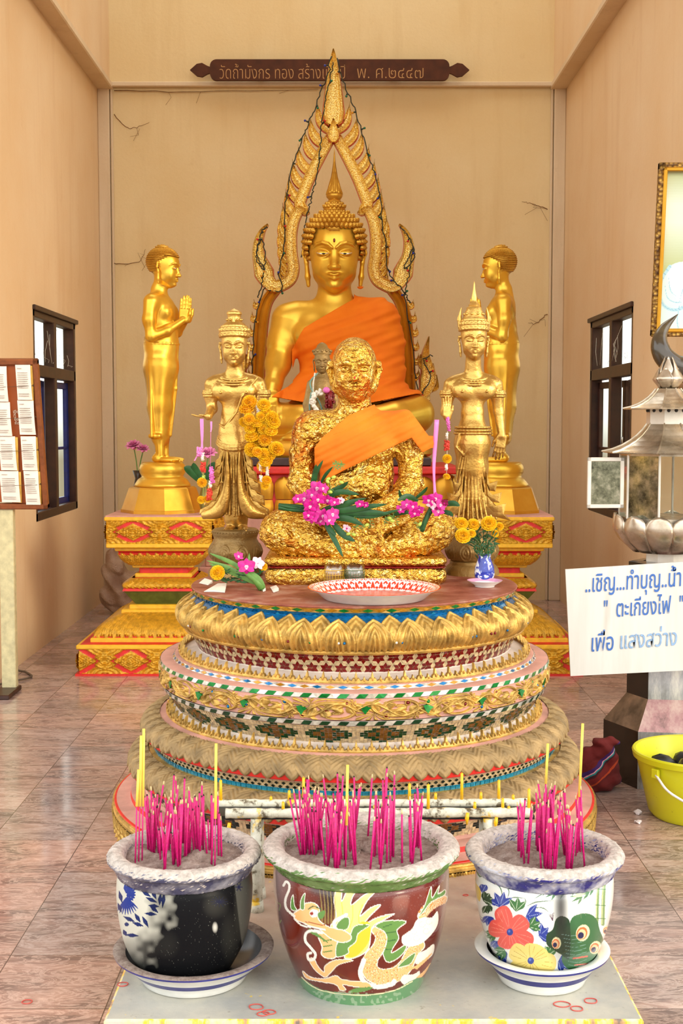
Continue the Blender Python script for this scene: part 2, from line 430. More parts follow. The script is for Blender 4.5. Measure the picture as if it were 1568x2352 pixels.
plain('frame_dark', S(58, 30, 18), .4, var=.25, vscale=14)
plain('frame_blue', S(14, 34, 110), .35, var=.15)
g = N('window_glass')
t_ = g.n('ShaderNodeBsdfTransparent'); t_.inputs[0].default_value = (.93, .97, .95, 1); gl_ = g.n('ShaderNodeBsdfGlossy'); gl_.inputs['Roughness'].default_value = .03
mx = g.n('ShaderNodeMixShader'); mx.inputs[0].default_value = .08; g.l(t_.outputs[0], mx.inputs[1]); g.l(gl_.outputs[0], mx.inputs[2])
g.l(mx.outputs[0], g.t.nodes['Material Output'].inputs[0]); MATS['window_glass'] = g.m
plain('metal_latch', S(200, 200, 196), .25, .9, var=.05)
plain('cobweb', S(214, 206, 190), .9, var=.05)
def window(side, X, sg, num):
    y0, y1, z0, z1 = WIN[side]; zt = 1.74
    root = thing('window_%d' % num, 'dark brown framed window with %s' % ('blue casements in the left wall' if side == 'l' else 'open casements in the right wall behind the lantern'), 'window', (X, (y0+y1)/2, z0)); root['kind'] = 'structure'
    D = .075; cx = sg*.04; H = z1-z0; W = y1-y0; t = .055
    f = MB()
    f.box((cx, 0, t/2), (D, W, t), bev=.005); f.box((cx, 0, H-t/2), (D, W, t), bev=.005)
    for s in (-1, 1): f.box((cx, s*(W/2-t/2), H/2), (D, t, H), bev=.005)
    f.box((cx, 0, zt-z0), (D, W-.02, .075), bev=.005); f.box((cx, 0, H/2), (D*.96, .075, H-.04), bev=.005)
    f.box((cx-sg*.050, 0, H+.0), (.02, W+.02, .03), bev=.004)
    f.build('window_frame', 'frame_dark', root, False)
    for s in (-1, 1):
        p = MB(); p.box((cx+sg*.01, s*W*.245, (zt-z0+H)/2), (.006, W/2-.08, H-(zt-z0)-.09)); p.build('fanlight_pane', 'window_glass', root, False)
        # casements hang a little open to the outside
        cw = W/2-.10; ch = zt-z0-.10
        c = MB(); tt = .045
        for z_ in (tt/2, ch-tt/2, ch*.46): c.box((0, cw/2, z_), (.028, cw, tt if z_ != ch*.46 else .02), bev=.003)
        for y_ in (tt/2, cw-tt/2): c.box((0, y_, ch/2), (.028, tt, ch), bev=.003)
        ang = radians(4 if side == 'l' else 7)
        o = c.build('casement', 'frame_blue' if side == 'l' else 'frame_dark', root, False)
        if s < 0: o.location = (cx+sg*.02, -W/2+.06, .05); o.rotation_euler = (0, 0, -sg*ang)
        else: o.location = (cx+sg*.02, W/2-.06, .05); o.rotation_euler = (0, 0, pi+sg*ang)
        q = MB(); q.box((0, cw/2, ch/2), (.004, cw-.07, ch-.07)); q.build('pane', 'window_glass', o, False)
        l = MB(); l.tube([(-.02, cw-.02, ch*.5), (-.05, cw-.02, ch*.5), (-.05, cw-.05, ch*.5+.05)], .006, 6); l.build('latch', 'metal_latch', o)
    w = MB()
    for k in range(16):
        yy = random.uniform(-.5, .5)*W*.85; zz = zt-z0+.06; a = random.uniform(0, .25)
        w.tube([(cx-sg*.03, yy, zz), (cx-sg*.03, yy+random.uniform(-.08, .08), zz+a*.5), (cx-sg*.02, yy+random.uniform(-.15, .15), min(H-.05, zz+a))], .0012, 3)
    w.build('cobweb', 'cobweb', root)
window('l', XL, -1, 1); window('r', XR, 1, 2)

# cobwebs and dust threads hanging on the walls
plain('dust_thread', S(132, 92, 52), .9, var=.2)
def thread(pts, r=.0035, fork=3):
    m = MB(); P = spline(pts, 14); P += rng.normal(0, .004, P.shape)*np.array([1, 0, 1])
    m.tube(P, np.linspace(r, r*.4, 14), 4)
    for k in range(fork):
        i = random.randrange(3, 13); q = P[i]
        m.tube([q, q+np.array([random.uniform(-.05, .05), 0, random.uniform(-.06, .02)]), q+np.array([random.uniform(-.09, .09), 0, random.uniform(-.12, .03)])], r*.35, 3)
    return m
for k, (pp, lab) in enumerate([([(262, 262), (290, 292), (318, 290), (343, 281)], 'dusty cobweb strand on the back wall below the left end of the beam'),
                  ([(262, 606), (290, 606), (322, 598), (334, 572)], 'dusty cobweb strand sticking out beside the head of the left standing statue'),
                  ([(262, 208), (400, 210), (560, 209), (733, 206)], 'brown dust line running along under the beam to the arch tip'),
                  ([(262, 90), (290, 104), (312, 110)], 'faint cobweb high on the left of the wall beside the wooden name board'),
                  ([(1257, 480), (1225, 470), (1200, 462)], 'faint cobweb on the right of the back wall near the corner trim'),
                  ([(1257, 720), (1232, 742), (1215, 741)], 'dusty cobweb strand right of the right standing statue')]):
    P = [at(x, y, YB-.02) for x, y in pp]
    o = thread(P).build('cobweb_strand', 'dust_thread'); tag(o, lab, 'cobweb')

# ---------------------------------------------------------------- stepped stone slab under the pots
g = N('slab_stone')
sp_ = g.n('ShaderNodeSeparateXYZ'); g.l(g.co.outputs['Object'], sp_.inputs[0])
back = g.ramp(g.math('MULTIPLY', g.math('SUBTRACT', sp_.outputs[1], 2.75), .97), [(0, S(160, 162, 158)), (.34, S(158, 160, 156)), (.55, S(176, 150, 134)), (1, S(176, 142, 126))])
c = g.mix(g.ramp(g.noise(5, 6, .65), [(.35, (0, 0, 0, 1)), (.7, (1, 1, 1, 1))]), back, g.mix(.5, back, S(222, 214, 190)))
c = g.mix(g.ramp(g.noise(28, 5, .7), [(.62, (0, 0, 0, 1)), (.72, (.7, .7, .7, 1))]), c, S(110, 98, 84))
c = g.mix(g.ramp(g.noise(17, 3, .6), [(.70, (0, 0, 0, 1)), (.74, (.9, .9, .9, 1))]), c, S(226, 196, 60))
g.set(c, .55, 0, bump=g.noise(60, 5), bstr=.3, bdist=.004)
g = N('slab_edge')
mpn = g.noise(26, 4, .6, (1, 1, .12))
c = g.ramp(mpn, [(.38, S(196, 190, 176)), (.48, S(222, 206, 150)), (.55, S(232, 190, 40)), (.60, S(206, 160, 110)), (.7, S(120, 110, 100))])
g.set(c, .6, 0, bump=g.noise(60, 5), bstr=.4, bdist=.006)
SLAB = .07
a_ = on(238, 2343, SLAB); b_ = on(1478, 2343, SLAB)
def build_slab():
    m = MB(); x0, x1, y0, y1 = a_[0], b_[0], a_[1], 3.78
    n = 60
    out = [(x0, y0), (x1, y0), (x1, y1)]
    # the back edge follows the round foot of the plinth
    for x in np.linspace(x1, x0, 25): out.append((x, 4.49-math.sqrt(.845**2-min(.84, abs(x-.045))**2)))
    out.append((x0, y1))
    nn = len(out)
    V = [(x, y, SLAB-.004) for x, y in out]+[(x, y, 0) for x, y in out]
    top = [(x+(.006 if x < -.5 else (-.006 if x > .6 else 0)), y+(.006 if y < y0+.01 else 0), SLAB) for x, y in out]
    m.add(V+top, [tuple(range(2*nn, 3*nn))], 0)
    m.add(V+top, [(i+nn, (i+1) % nn+nn, (i+1) % nn, i) for i in range(nn)]+[(i, (i+1) % nn, (i+1) % nn+2*nn, i+2*nn) for i in range(nn)], 1)
    o = m.build('stone_slab', ['slab_stone', 'slab_edge'], None, False)
    tag(o, 'low grey stone slab with wax-dripped edge carrying the three incense pots', 'slab')
build_slab()
# ---------------------------------------------------------------- round tiered plinth with glass mosaic
PC = (.045, 4.49)
plinth = thing('tiered_plinth', 'round three-tiered plinth covered in gilded lotus petals and glass mosaic bands', 'plinth', (PC[0], PC[1], 0))
TA = -pi/2     # theta 0 faces the camera
def rev_grid(prof, n, rows, disp=None):
    """prof: list (r,z) spline or polyline -> V (rows,n,3); disp(U,Vv) radial displacement along the profile normal"""
    P = np.array(prof, dtype=float)
    L = np.concatenate([[0], np.cumsum(np.linalg.norm(np.diff(P, axis=0), axis=1))]); L /= L[-1]
    v = np.linspace(0, 1, rows); r = np.interp(v, L, P[:, 0]); z = np.interp(v, L, P[:, 1])
    dr = np.gradient(r); dz = np.gradient(z); ln = np.hypot(dr, dz)+1e-9
    nr, nz = -dz/ln, dr/ln
    if nr.mean() < 0: nr, nz = -nr, -nz
    th = np.linspace(0, 2*pi, n, endpoint=False)
    U, W = np.meshgrid(th/(2*pi), v)
    h = disp(U, W) if disp is not None else np.zeros_like(U)
    R = r[:, None]+h*nr[:, None]; Z = z[:, None]+h*nz[:, None]
    return np.stack([R*np.cos(th+TA)[None], R*np.sin(th+TA)[None], Z], -1), U, W, h
def facemean(A):
    A2 = np.concatenate([A, A[:, :1]], 1)
    return (A2[:-1, :-1]+A2[1:, :-1]+A2[:-1, 1:]+A2[1:, 1:])/4
def band(name, prof, n, rows, disp, mats, matf=None, smooth=True):
    V, U, W, h = rev_grid(prof, n, rows, disp)
    m = MB()
    if matf is None: m.grid(V, 0, True)
    else: m.grid(V, matf(U, W, h), True)
    return m.build(name, mats, plinth, smooth)
def plain_band(name, prof, mat, n=160, mis=None):
    m = MB(); m.lathe(prof, n, cap=False, mis=mis); return m.build(name, mat, plinth, 35)
def sprof(pts, n=24): return spline([(a, b) for a, b in pts], n)
# tiles: 2D polygons (u along circumference in metres at r, v height fraction) mapped onto a cone
def tile_band(name, r0, z0, r1, z1, polys, mats, base='white_grout', th=.0018, parent=None, base_n=160):
    """polys: list (mat index, [(theta, t)...]), t 0 top..1 bottom"""
    m = MB(); m.lathe([(r0, z0), (r1, z1)], base_n, cap=False)
    ln = math.hypot(r1-r0, z1-z0); nr, nz = abs(z1-z0)/ln, -(r1-r0)/ln*(1 if z0 < z1 else -1)
    nz = (r1-r0)/ln*(1 if z1 < z0 else -1)
    for mi, pl in polys:
        q = []; c = np.mean(pl, axis=0)
        tl = [random.gauss(0, .0005) for _ in range(2)]
        for (t, v) in pl:
            t2 = c[0]+(t-c[0])*.93; v2 = c[1]+(v-c[1])*.93
            h = th+tl[0]*np.sign(t-c[0])+tl[1]*np.sign(v-c[1])
            r = r0+(r1-r0)*v2+h*nr; z = z0+(z1-z0)*v2+h*nz
            q.append((r*math.cos(t2+TA), r*math.sin(t2+TA), z))
        m.add(q, [tuple(range(len(q)))], mi+1)
    return m.build(name, [base]+mats, plinth, False)

# top disc
g = MB(); g.lathe([(0.0, .849), (.3, .849), (.560, .849), (.577, .8485), (.579, .846), (.577, .842)], 128, cap=False); g.build('top_disc', 'disc_red', plinth, 40)
# gold/green strip and blue diamonds just under the disc
pl = []; n = 96
for k in range(n):
    a = k*2*pi/n; d = 2*pi/n
    pl.append((0 if k % 2 else 1, [(a, .05), (a+d*.5, .5), (a, .95), (a-d*.5, .5)]))
    pl.append((1, [(a+.05*d, 0), (a+.95*d, 0), (a+.5*d, .45)])); pl.append((2, [(a+.05*d, 1), (a+.5*d, .55), (a+.95*d, 1)]))
tile_band('mosaic_band', .576, .842, .572, .828, pl, ['glass_green', 'glass_amber', 'gold_dusty'], 'gold_dusty')
pl = []; n = 84
for k in range(n):
    a = k*2*pi/n; d = 2*pi/n
    pl.append((k % 3 != 0, [(a, 0.1), (a+d*.5, .5), (a, .9), (a-d*.5, .5)])); pl.append((1, [(a+.05*d, 0), (a+.95*d, 0), (a+.5*d, .42)])); pl.append((0, [(a+.05*d, 1), (a+.5*d, .58), (a+.95*d, 1)]))
tile_band('mosaic_band', .572, .828, .556, .790, pl, ['glass_teal', 'glass_blue', 'glass_blue'], 'glass_blue')

# lotus petals, pointing up, in relief with nested arches
def lotus_disp(n_pet, amp, ridges=5.2, tip=1.0, up=True, second=.55):
    def f(U, W):
        v = (1-W) if up else W           # 0 at the root, 1 at the tip
        def petal(off, h):
            x = (U*n_pet+off) % 1.0-.5
            q = (np.abs(x)/.5)**.98+(v/h)**3.0
            inside = q < 1
            rd = .5-.5*np.cos((q**.7)*2*pi*ridges)
            body = np.clip(1-q, 0, 1)**.35
            # a small flame motif at the root centre
            return np.where(inside, amp*(.25+.25*body)+amp*.75*rd, 0), inside
        a, ia = petal(0, .86*tip); b, ib = petal(.5, tip)
        return np.where(ia, a, b*second)
    return f
def lotus_mat(U, W, h): return (facemean(h) < 1e-5).astype(int)
prof = sprof([(.566, .818), (.586, .803), (.610, .785), (.625, .765), (.622, .742), (.606, .722), (.592, .712)], 30)
band('lotus_band', prof, 2400, 60, lotus_disp(34, .0095, 3.5), ['gold_dusty', 'glass_blue'], lotus_mat)
# jewels set in the petals
for k in range(44):
    a = (k+.5)/44*2*pi+TA
    if math.sin(a) > .25: continue
    for s in (-1, 1):
        if random.random() < .6:
            m = MB(); m.sph(((.630)*math.cos(a+s*.014), (.630)*math.sin(a+s*.014), .742), .0048, 8); m.build('jewel', random.choice(['glass_red', 'glass_blue', 'glass_white', 'glass_green']), plinth)
plain_band('gold_moulding', [(.592, .713), (.604, .712), (.608, .706), (.603, .699), (.590, .697)], 'gold_dusty')
# red six-pointed stars of rhombic tiles
r0, z0, r1, z1 = .581, .698, .556, .638
polys = []; NS = 76
cir = 2*pi*.568; step = cir/NS; hgt = math.hypot(r0-r1, z0-z1); rowh = step*math.sqrt(3)/2
e_ = step/2/math.cos(radians(30))*1.0     # rhombus edge
for row in range(-1, 6):
    for k in range(NS):
        cx = (k+(.5 if row % 2 else 0))*step; cy = hgt/2+(row-1.5)*rowh
        def Pq(a, l): return (cx+l*math.cos(radians(a)), cy+l*math.sin(radians(a)))
        for j in range(6):
            a = 60*j+30
            pp = [(cx, cy), Pq(a-30, step*.2885), Pq(a, step*.5), Pq(a+30, step*.2885)]
            polys.append((0, pp))
        for j in range(6):      # pale rhombi filling between neighbouring stars
            a = 60*j
            if j % 3 == 0 or True:
                c1 = Pq(a, step*.577); q1 = Pq(a, step*.2885); q2 = Pq(a-30, step*.5); q3 = Pq(a+30, step*.5)
                polys.append((1, [q1, q2, c1, q3]))
out = []
for mi, pp in polys:
    ys = [q[1]/hgt for q in pp]
    if min(ys) < -.02 or max(ys) > 1.02:
        if min(ys) > .93 or max(ys) < .07: continue
        pp = [(q[0], min(max(q[1], 0), hgt)) for q in pp]
    out.append((mi, [(q[0]/cir*2*pi, q[1]/hgt) for q in pp]))
polys = out
tile_band('star_mosaic', r0, z0, r1, z1, polys, ['glass_red', 'glass_cream'], 'glass_cream')
plain_band('plaster_ledge', [(.556, .640), (.558, .634), (.596, .622), (.612, .618), (.622, .618)], 'white_grout')
# standing crest of little leaves
def crest(name, r, z, h, n, mat, lean=0, skip=.08):
    m = MB(); W = 7
    base = [(-.5, 0), (-.5, .22), (-.30, .42), (-.22, .34), (-.12, .66), (0, 1), (.12, .66), (.22, .34), (.30, .42), (.5, .22), (.5, 0)]
    d = 2*pi/n
    for k in range(n):
        if random.random() < skip*0: continue
        big = k % 2 == 0; hh_ = h*(1 if big else .55)*random.uniform(.92, 1.05); a = k*d+TA
        V = []; m_ = len(base)
        for dr, sc_ in ((.0, 1), (.007, .93), (-.004, 1)):
            for (x, y) in base:
                t = a+x*d*(1.0 if big else .8)*sc_; rr = r+dr-lean*y*hh_
                V.append((rr*math.cos(t), rr*math.sin(t), z+(y*hh_)*sc_))
        F = [tuple(range(m_, 2*m_)), tuple(range(3*m_-1, 2*m_-1, -1))]
        for i in range(m_-1):
            F.append((i, i+1, m_+i+1, m_+i)); F.append((2*m_+i, 2*m_+i+1, i+1, i))
        m.add(V, F)
        tt = a; m.sph(((r+.008)*math.cos(tt), (r+.008)*math.sin(tt), z+hh_*.34), (.003, .003, hh_*.2), 6)
    m.lathe([(r-.006, z-.001), (r-.004, z+h*.12), (r+.006, z+h*.12), (r+.009, z-.001)], 160, cap=False)
    return m.build(name, mat, plinth, 40)
crest('leaf_crest', .616, .6185, .034, 150, 'gold_dusty', .25)
plain_band('gold_moulding', [(.612, .618), (.622, .6185), (.624, .615), (.622, .611)], 'gold_dusty')
plain_band('pink_ledge', [(.621, .614), (.634, .613), (.638, .611)], 'pink_plaster')
pl = []; n = 100
for k in range(n):
    a = k*2*pi/n; d = 2*pi/n
    pl.append(((k % 2), [(a, 0.05), (a+d*.42, .5), (a, .95), (a-d*.42, .5)]))
    pl.append((2, [(a+.12*d, 0), (a+.88*d, 0), (a+.5*d, .42)])); pl.append((2, [(a+.12*d, 1), (a+.5*d, .58), (a+.88*d, 1)]))
tile_band('diamond_mosaic', .6375, .6115, .6445, .6005, pl, ['glass_amber', 'glass_blue', 'glass_white'], 'white_grout')
plain_band('pink_ledge', [(.6435, .601), (.655, .600), (.684, .598), (.6885, .596)], 'pink_plaster')
def slant_tiles(n):
    pl = []
    for k in range(n):
        a = k*2*pi/n; d = 2*pi/n
        pl.append((k % 2, [(a+.35*d, 0), (a+1.35*d, 0), (a+d*.9, 1), (a-.1*d, 1)]))
    return pl
tile_band('striped_mosaic', .6885, .597, .689, .583, slant_tiles(150), ['glass_green', 'glass_white'], 'white_grout')
# scrolling foliage in relief
def scroll(U, W):
    n = 22; x = (U*n) % 1.0; k = np.floor(U*n).astype(int)
    s = np.where(k % 2 == 0, 1., -1.)
    X = (x-.5)*2.2; Y = (W-.5)*2*s
    wave = .55*np.sin((x-.5)*pi*2)
    stem = np.exp(-((Y-wave)/.13)**2)
    r = np.hypot(X-.35, Y+.25)+1e-3; t = np.arctan2(Y+.25, X-.35)
    spiral = np.exp(-(((r*2.2-t/(2*pi)) % 1.0-.5)/.16)**2)*(r < 1.0)
    fan = np.hypot(X+.45, Y-.45)+1e-3; tf = np.arctan2(Y-.45, X+.45)
    leaves = (.5+.5*np.cos(tf*11+fan*5))*(fan < 1.2)*(.4+.6*fan)
    r3 = np.hypot(X-.95, Y-.6)+1e-3; t3 = np.arctan2(Y-.6, X-.95)
    l3 = (.5+.5*np.cos(t3*9-r3*6))*(r3 < .9)
    h = np.maximum.reduce([stem, spiral*.9, leaves*.85, l3*.7])
    edge = np.clip(np.minimum(W, 1-W)*14, 0, 1)
    return .011*np.clip(h*edge, 0, 1)
band('scroll_frieze', [(.687, .582), (.6865, .560), (.681, .512)], 3000, 64, scroll, ['gold_dusty', 'pink_plaster'], lambda U, W, h: (facemean(h) < .0016).astype(int))
for k in range(66):
    t = (k+.5)/66*2*pi+TA+random.uniform(-.01, .01); z = random.choice([.566, .545, .528]); r = .6905-(.583-z)*.08
    if math.sin(t) > .1: continue
    m = MB(); m.sph((r*math.cos(t), r*math.sin(t), z), .0058, 10, 0)
    m.tube([(r*math.cos(t)-.008*math.cos(a_)*math.sin(t)*1., r*math.sin(t)+.008*math.cos(a_)*math.cos(t), z+.008*math.sin(a_)) for a_ in np.linspace(0, 2*pi, 12, endpoint=False)], .0024, 6, 1, closed=True)
    m.build('jewel', [random.choice(['glass_red', 'glass_red', 'glass_green', 'glass_blue']), 'gold_dusty'], plinth)
for k in range(22):
    t = (k+.15)/22*2*pi+TA; r = .689; w_ = .018
    if math.sin(t) > .1: continue
    z = .545 if k % 2 else .55
    q = [(-w_, .010), (-.004, .012), (w_*.9, .004), (.006, -.004), (-.002, -.016), (-.010, -.006)]
    m = MB(); m.add([((r+.006)*math.cos(t+x/r), (r+.006)*math.sin(t+x/r), z+y) for x, y in q]+[((r-.003)*math.cos(t+x/r), (r-.003)*math.sin(t+x/r), z+y) for x, y in q], [tuple(range(6))]+[(i, (i+1) % 6, (i+1) % 6+6, i+6) for i in range(6)]); m.build('mirror_leaf', 'glass_green', plinth, False)
tile_band('striped_mosaic', .684, .511, .679, .496, slant_tiles(150), ['glass_dkgreen', 'glass_white'], 'white_grout')
plain_band('pink_ledge', [(.680, .497), (.672, .493), (.668, .492)], 'pink_plaster')
# big lozenges of small square tiles
def lozenges(n, cols, rows, fl=1.0):
    pl = []
    for k in range(n):
        d = 2*pi/n; a0 = k*d
        for i in range(cols):
            for j in range(rows):
                x = (i+.5)/cols*2-1; y = (j+.5)/rows*2-1; q = abs(x)+abs(y)
                if q > 1.02: mi = 0
                elif q > .72: mi = 1
                elif q > .38: mi = 2
                elif q > .2: mi = 1
                else: mi = 2
                dx = d/cols; u = a0+(i+.5)*dx; v = (j+.5)/rows; sk = 0
                pl.append((mi, [(u-dx/2, v-.5/rows), (u+dx/2, v-.5/rows), (u+dx/2, v+.5/rows), (u-dx/2, v+.5/rows)]))
    return pl
tile_band('lozenge_mosaic', .670, .493, .632, .432, lozenges(24, 14, 8), ['glass_cream', 'glass_dkgreen', 'glass_brown'], 'white_grout')
plain_band('plaster_ledge', [(.632, .434), (.636, .424), (.655, .412), (.664, .411)], 'white_grout')
crest('leaf_crest', .660, .4105, .036, 170, 'gold_dusty', .25, .03)
plain_band('gold_moulding', [(.655, .412), (.668, .4115), (.671, .409), (.669, .406)], 'gold_dusty')
plain_band('pink_ledge', [(.668, .408), (.680, .406), (.694, .403), (.696, .400)], 'pink_plaster')
plain_band('gold_moulding', [(.694, .402), (.698, .400), (.698, .395), (.692, .393)], 'gold_dusty')
# lower lotus bands, petals pointing down with serrated red rims
def down_disp(n_pet, amp):
    def f(U, W):
        def petal(off, h):
            x = (U*n_pet+off) % 1.0-.5
            w = .52*np.clip(1-(W/h)**3, 0, 1)**.8+1e-4; q = np.abs(x)/w
            rd = .5+.5*np.cos((np.abs(x)*2*2.2+W*5.5)*2*pi)
            return np.where((q < 1) & (W < h), amp*(.5+.5*np.sqrt(np.clip(1-q*q, 0, 1)))+amp*.4*rd, 0), (q < 1) & (W < h)
        a, ia = petal(0, 1.0); b, ib = petal(.5, .90)
        return np.where(ib, b*1.0, a*.7)
    return f
prof = sprof([(.692, .396), (.716, .392), (.742, .379), (.752, .358), (.750, .338)], 24)
band('lotus_band', prof, 2600, 44, down_disp(60, .009), ['gold_dusty_grey', 'pink_plaster', 'paint_red'], lambda U, W, h: np.where(facemean(h) < 1e-4, 2, 0))
plain_band('plaster_ledge', [(.752, .338), (.748, .334), (.722, .336)], 'pink_plaster')
def checker(n, rows, a, b):
    pl = []
    for k in range(n):
        d = 2*pi/n
        for j in range(rows):
            u = (k+(.5 if j % 2 else 0))*d; v = (j+.5)/rows; hv = .5/rows*1.0
            pl.append((a, [(u-d*.5, v), (u, v-hv*1.9 if j else v-hv), (u+d*.5, v), (u, v+hv*1.9 if j < rows-1 else v+hv)]) if False else (a if (j) % 2 == 0 else a, [(u-d*.33, v), (u, v-hv), (u+d*.33, v), (u, v+hv)]))
    return pl
tile_band('checker_mosaic', .724, .336, .716, .302, checker(190, 3, 0, 1), ['glass_dark'], 'glass_cream')
tile_band('blue_mosaic', .716, .302, .714, .287, [(0, [((k)*2*pi/240, .04), ((k+.96)*2*pi/240, .04), ((k+.96)*2*pi/240, .96), (k*2*pi/240, .96)]) for k in range(240)], ['glass_teal'], 'glass_teal')
plain_band('gold_moulding', [(.712, .289), (.728, .288), (.736, .283), (.738, .278), (.734, .276)], 'gold_dusty')
prof = sprof([(.734, .280), (.762, .275), (.788, .260), (.797, .238), (.796, .214)], 24)
band('lotus_band', prof, 2700, 44, down_disp(64, .009), ['gold_dusty_grey', 'pink_plaster', 'paint_red'], lambda U, W, h: np.where(facemean(h) < 1e-4, 2, 0))
plain_band('plaster_ledge', [(.797, .214), (.792, .210), (.764, .212)], 'pink_plaster')
tile_band('lozenge_mosaic', .764, .212, .742, .150, lozenges(26, 14, 8), ['glass_cream', 'glass_dark', 'glass_brown'], 'white_grout')
plain_band('red_step', [(.742, .152), (.748, .140), (.790, .136), (.796, .134), (.798, .118), (.806, .114), (.846, .110), (.853, .108), (.855, .104)], ['pink_plaster', 'paint_red'], mis=[0, 0, 0, 1, 0, 0, 1, 1])
plain_band('gold_moulding', [(.853, .106), (.860, .104), (.861, .098), (.857, .094), (.861, .090), (.860, .082), (.853, .079)], 'gold_dusty')
def fringe(U, W):
    n = 120; x = (U*n) % 1-.5
    r = np.hypot(x*1.2, (W-.1)*1.1); tongues = (np.abs(x) < .42*(1-W*.9)) | (np.abs(np.abs(x)-.5) < .3*(1-W))
    return np.where(tongues, .006+.003*np.cos(r*26), 0)
band('leaf_fringe', [(.855, .080), (.852, .040), (.850, 0.0)], 2400, 24, fringe, ['gold_dusty', 'paint_red'], lambda U, W, h: (facemean(h) < 1e-3).astype(int))

# ---------------------------------------------------------------- painted square pedestals
def flower_panel(m, w, h, R, c, nper=None, mi_g=0, mi_r=1, t=.014):
    """relief panel: red ground, carved gold flowers in lozenges. local x across, z up, facing -y; R rotates about z"""
    nx = int(w/.0045); nz = max(10, int(h/.0045))
    X, Z = np.meshgrid(np.linspace(-w/2, w/2, nx), np.linspace(-h/2, h/2, nz))
    per = h*1.22 if nper is None else w/nper
    u = (X/per) % 1.0-.5; v = Z/h
    k = np.floor(X/per).astype(int)
    def rose(u, v, s, pet):
        r = np.hypot(u, v)/s; a = np.arctan2(v, u)
        edge = 1-.16*np.abs(np.sin(a*pet/2))
        core = (r < .28)*(1+.3*np.cos(r*22)); ring = ((r >= .28) & (r < edge))*(.72+.25*np.cos(r*26+np.cos(a*pet)*1.2))
        return np.where(r < edge, core+ring, 0)
    dia = np.abs(u)*1.0/.40+np.abs(v)/.46
    d1 = np.where(dia < .82, rose(u*1.1, v, .26, 8)+(dia < .82)*.35+.12*np.cos(dia*30), 0)
    # corner half-flowers between the lozenges
    u2 = ((X/per+.5) % 1.0)-.5
    q = np.abs(u2)*1.15/.40+np.abs(v)/.46
    cx = np.abs(u2); leafs = np.where((q < .88) , rose(u2, v, .30, 8)+.4, 0)
    vv = .5-np.abs(v); scroll_ = np.where((vv < .20*(1+.9*np.cos(u2*2*pi))*1.0) & (dia > 1.03) & (vv < .30), .55+.3*np.cos(np.hypot(u2, vv)*60), 0)
    H = np.maximum.reduce([d1, leafs, scroll_])
    band_ = (np.abs(dia-.93) < .09)
    H = np.where(band_, 0, H)
    V = np.stack([X, -t*H, Z], -1).reshape(-1, 3)@np.array(R).T+np.array(c)
    V = V.reshape(nz, nx, 3)
    Hm = (H[:-1, :-1]+H[1:, 1:]+H[:-1, 1:]+H[1:, :-1])/4
    m.grid(V, np.where(Hm > .12, mi_g, mi_r))
def rotz(a): return [[cos(a), -sin(a), 0], [sin(a), cos(a), 0], [0, 0, 1]]
def sq_frustum(m, h0, z0, h1, z1, mi=0):
    V = [(sx*h0, sy*h0, z0) for sx, sy in ((-1, -1), (1, -1), (1, 1), (-1, 1))]+[(sx*h1, sy*h1, z1) for sx, sy in ((-1, -1), (1, -1), (1, 1), (-1, 1))]
    m.add(V, [(0, 1, 5, 4), (1, 2, 6, 5), (2, 3, 7, 6), (3, 0, 4, 7), (4, 5, 6, 7), (3, 2, 1, 0)], mi)
def leaf_skirt(m, hw0, z0, hw1, z1, n, bulge, down, mi_g=0, mi_r=1, amp=.012, hd=None):
    """four sides of carved leaves between two square levels (z0 top, z1 bottom)"""
    for k in range(4):
        nx, nz = int(max(hw0, hw1)*2/.005), 26
        W, U = np.meshgrid(np.linspace(0, 1, nz), np.linspace(-1, 1, nx), indexing='ij')
        hw = hw0+(hw1-hw0)*W+bulge*np.sin(W*pi); z = z0+(z1-z0)*W
        lw = W if down else 1-W
        def pt(off, h):
            x = (U*n/2+off) % 1-.5; w = .52*np.clip(1-(lw/h)**2.4, 0, 1)**.7+1e-4; q = np.abs(x)/w; ins = (q < 1) & (lw < h)
            return np.where(ins, .6+.4*np.sqrt(np.clip(1-q*q, 0, 1))+.25*np.cos((np.abs(x)*5-lw*4)*2*pi), 0), ins
        a, ia = pt(0, 1.0); b, ib = pt(.5, .86); H = np.where(ib, b, a*.7)
        hwd = hw+amp*H*np.clip((1-np.abs(U))*12, 0, 1)
        V = np.stack([U*hw, -hwd, z], -1).reshape(-1, 3)@np.array(rotz(k*pi/2)).T
        Hm = (H[:-1, :-1]+H[1:, 1:])/2
        m.grid(V.reshape(nz, nx, 3), np.where(Hm > .1, mi_g, mi_r))
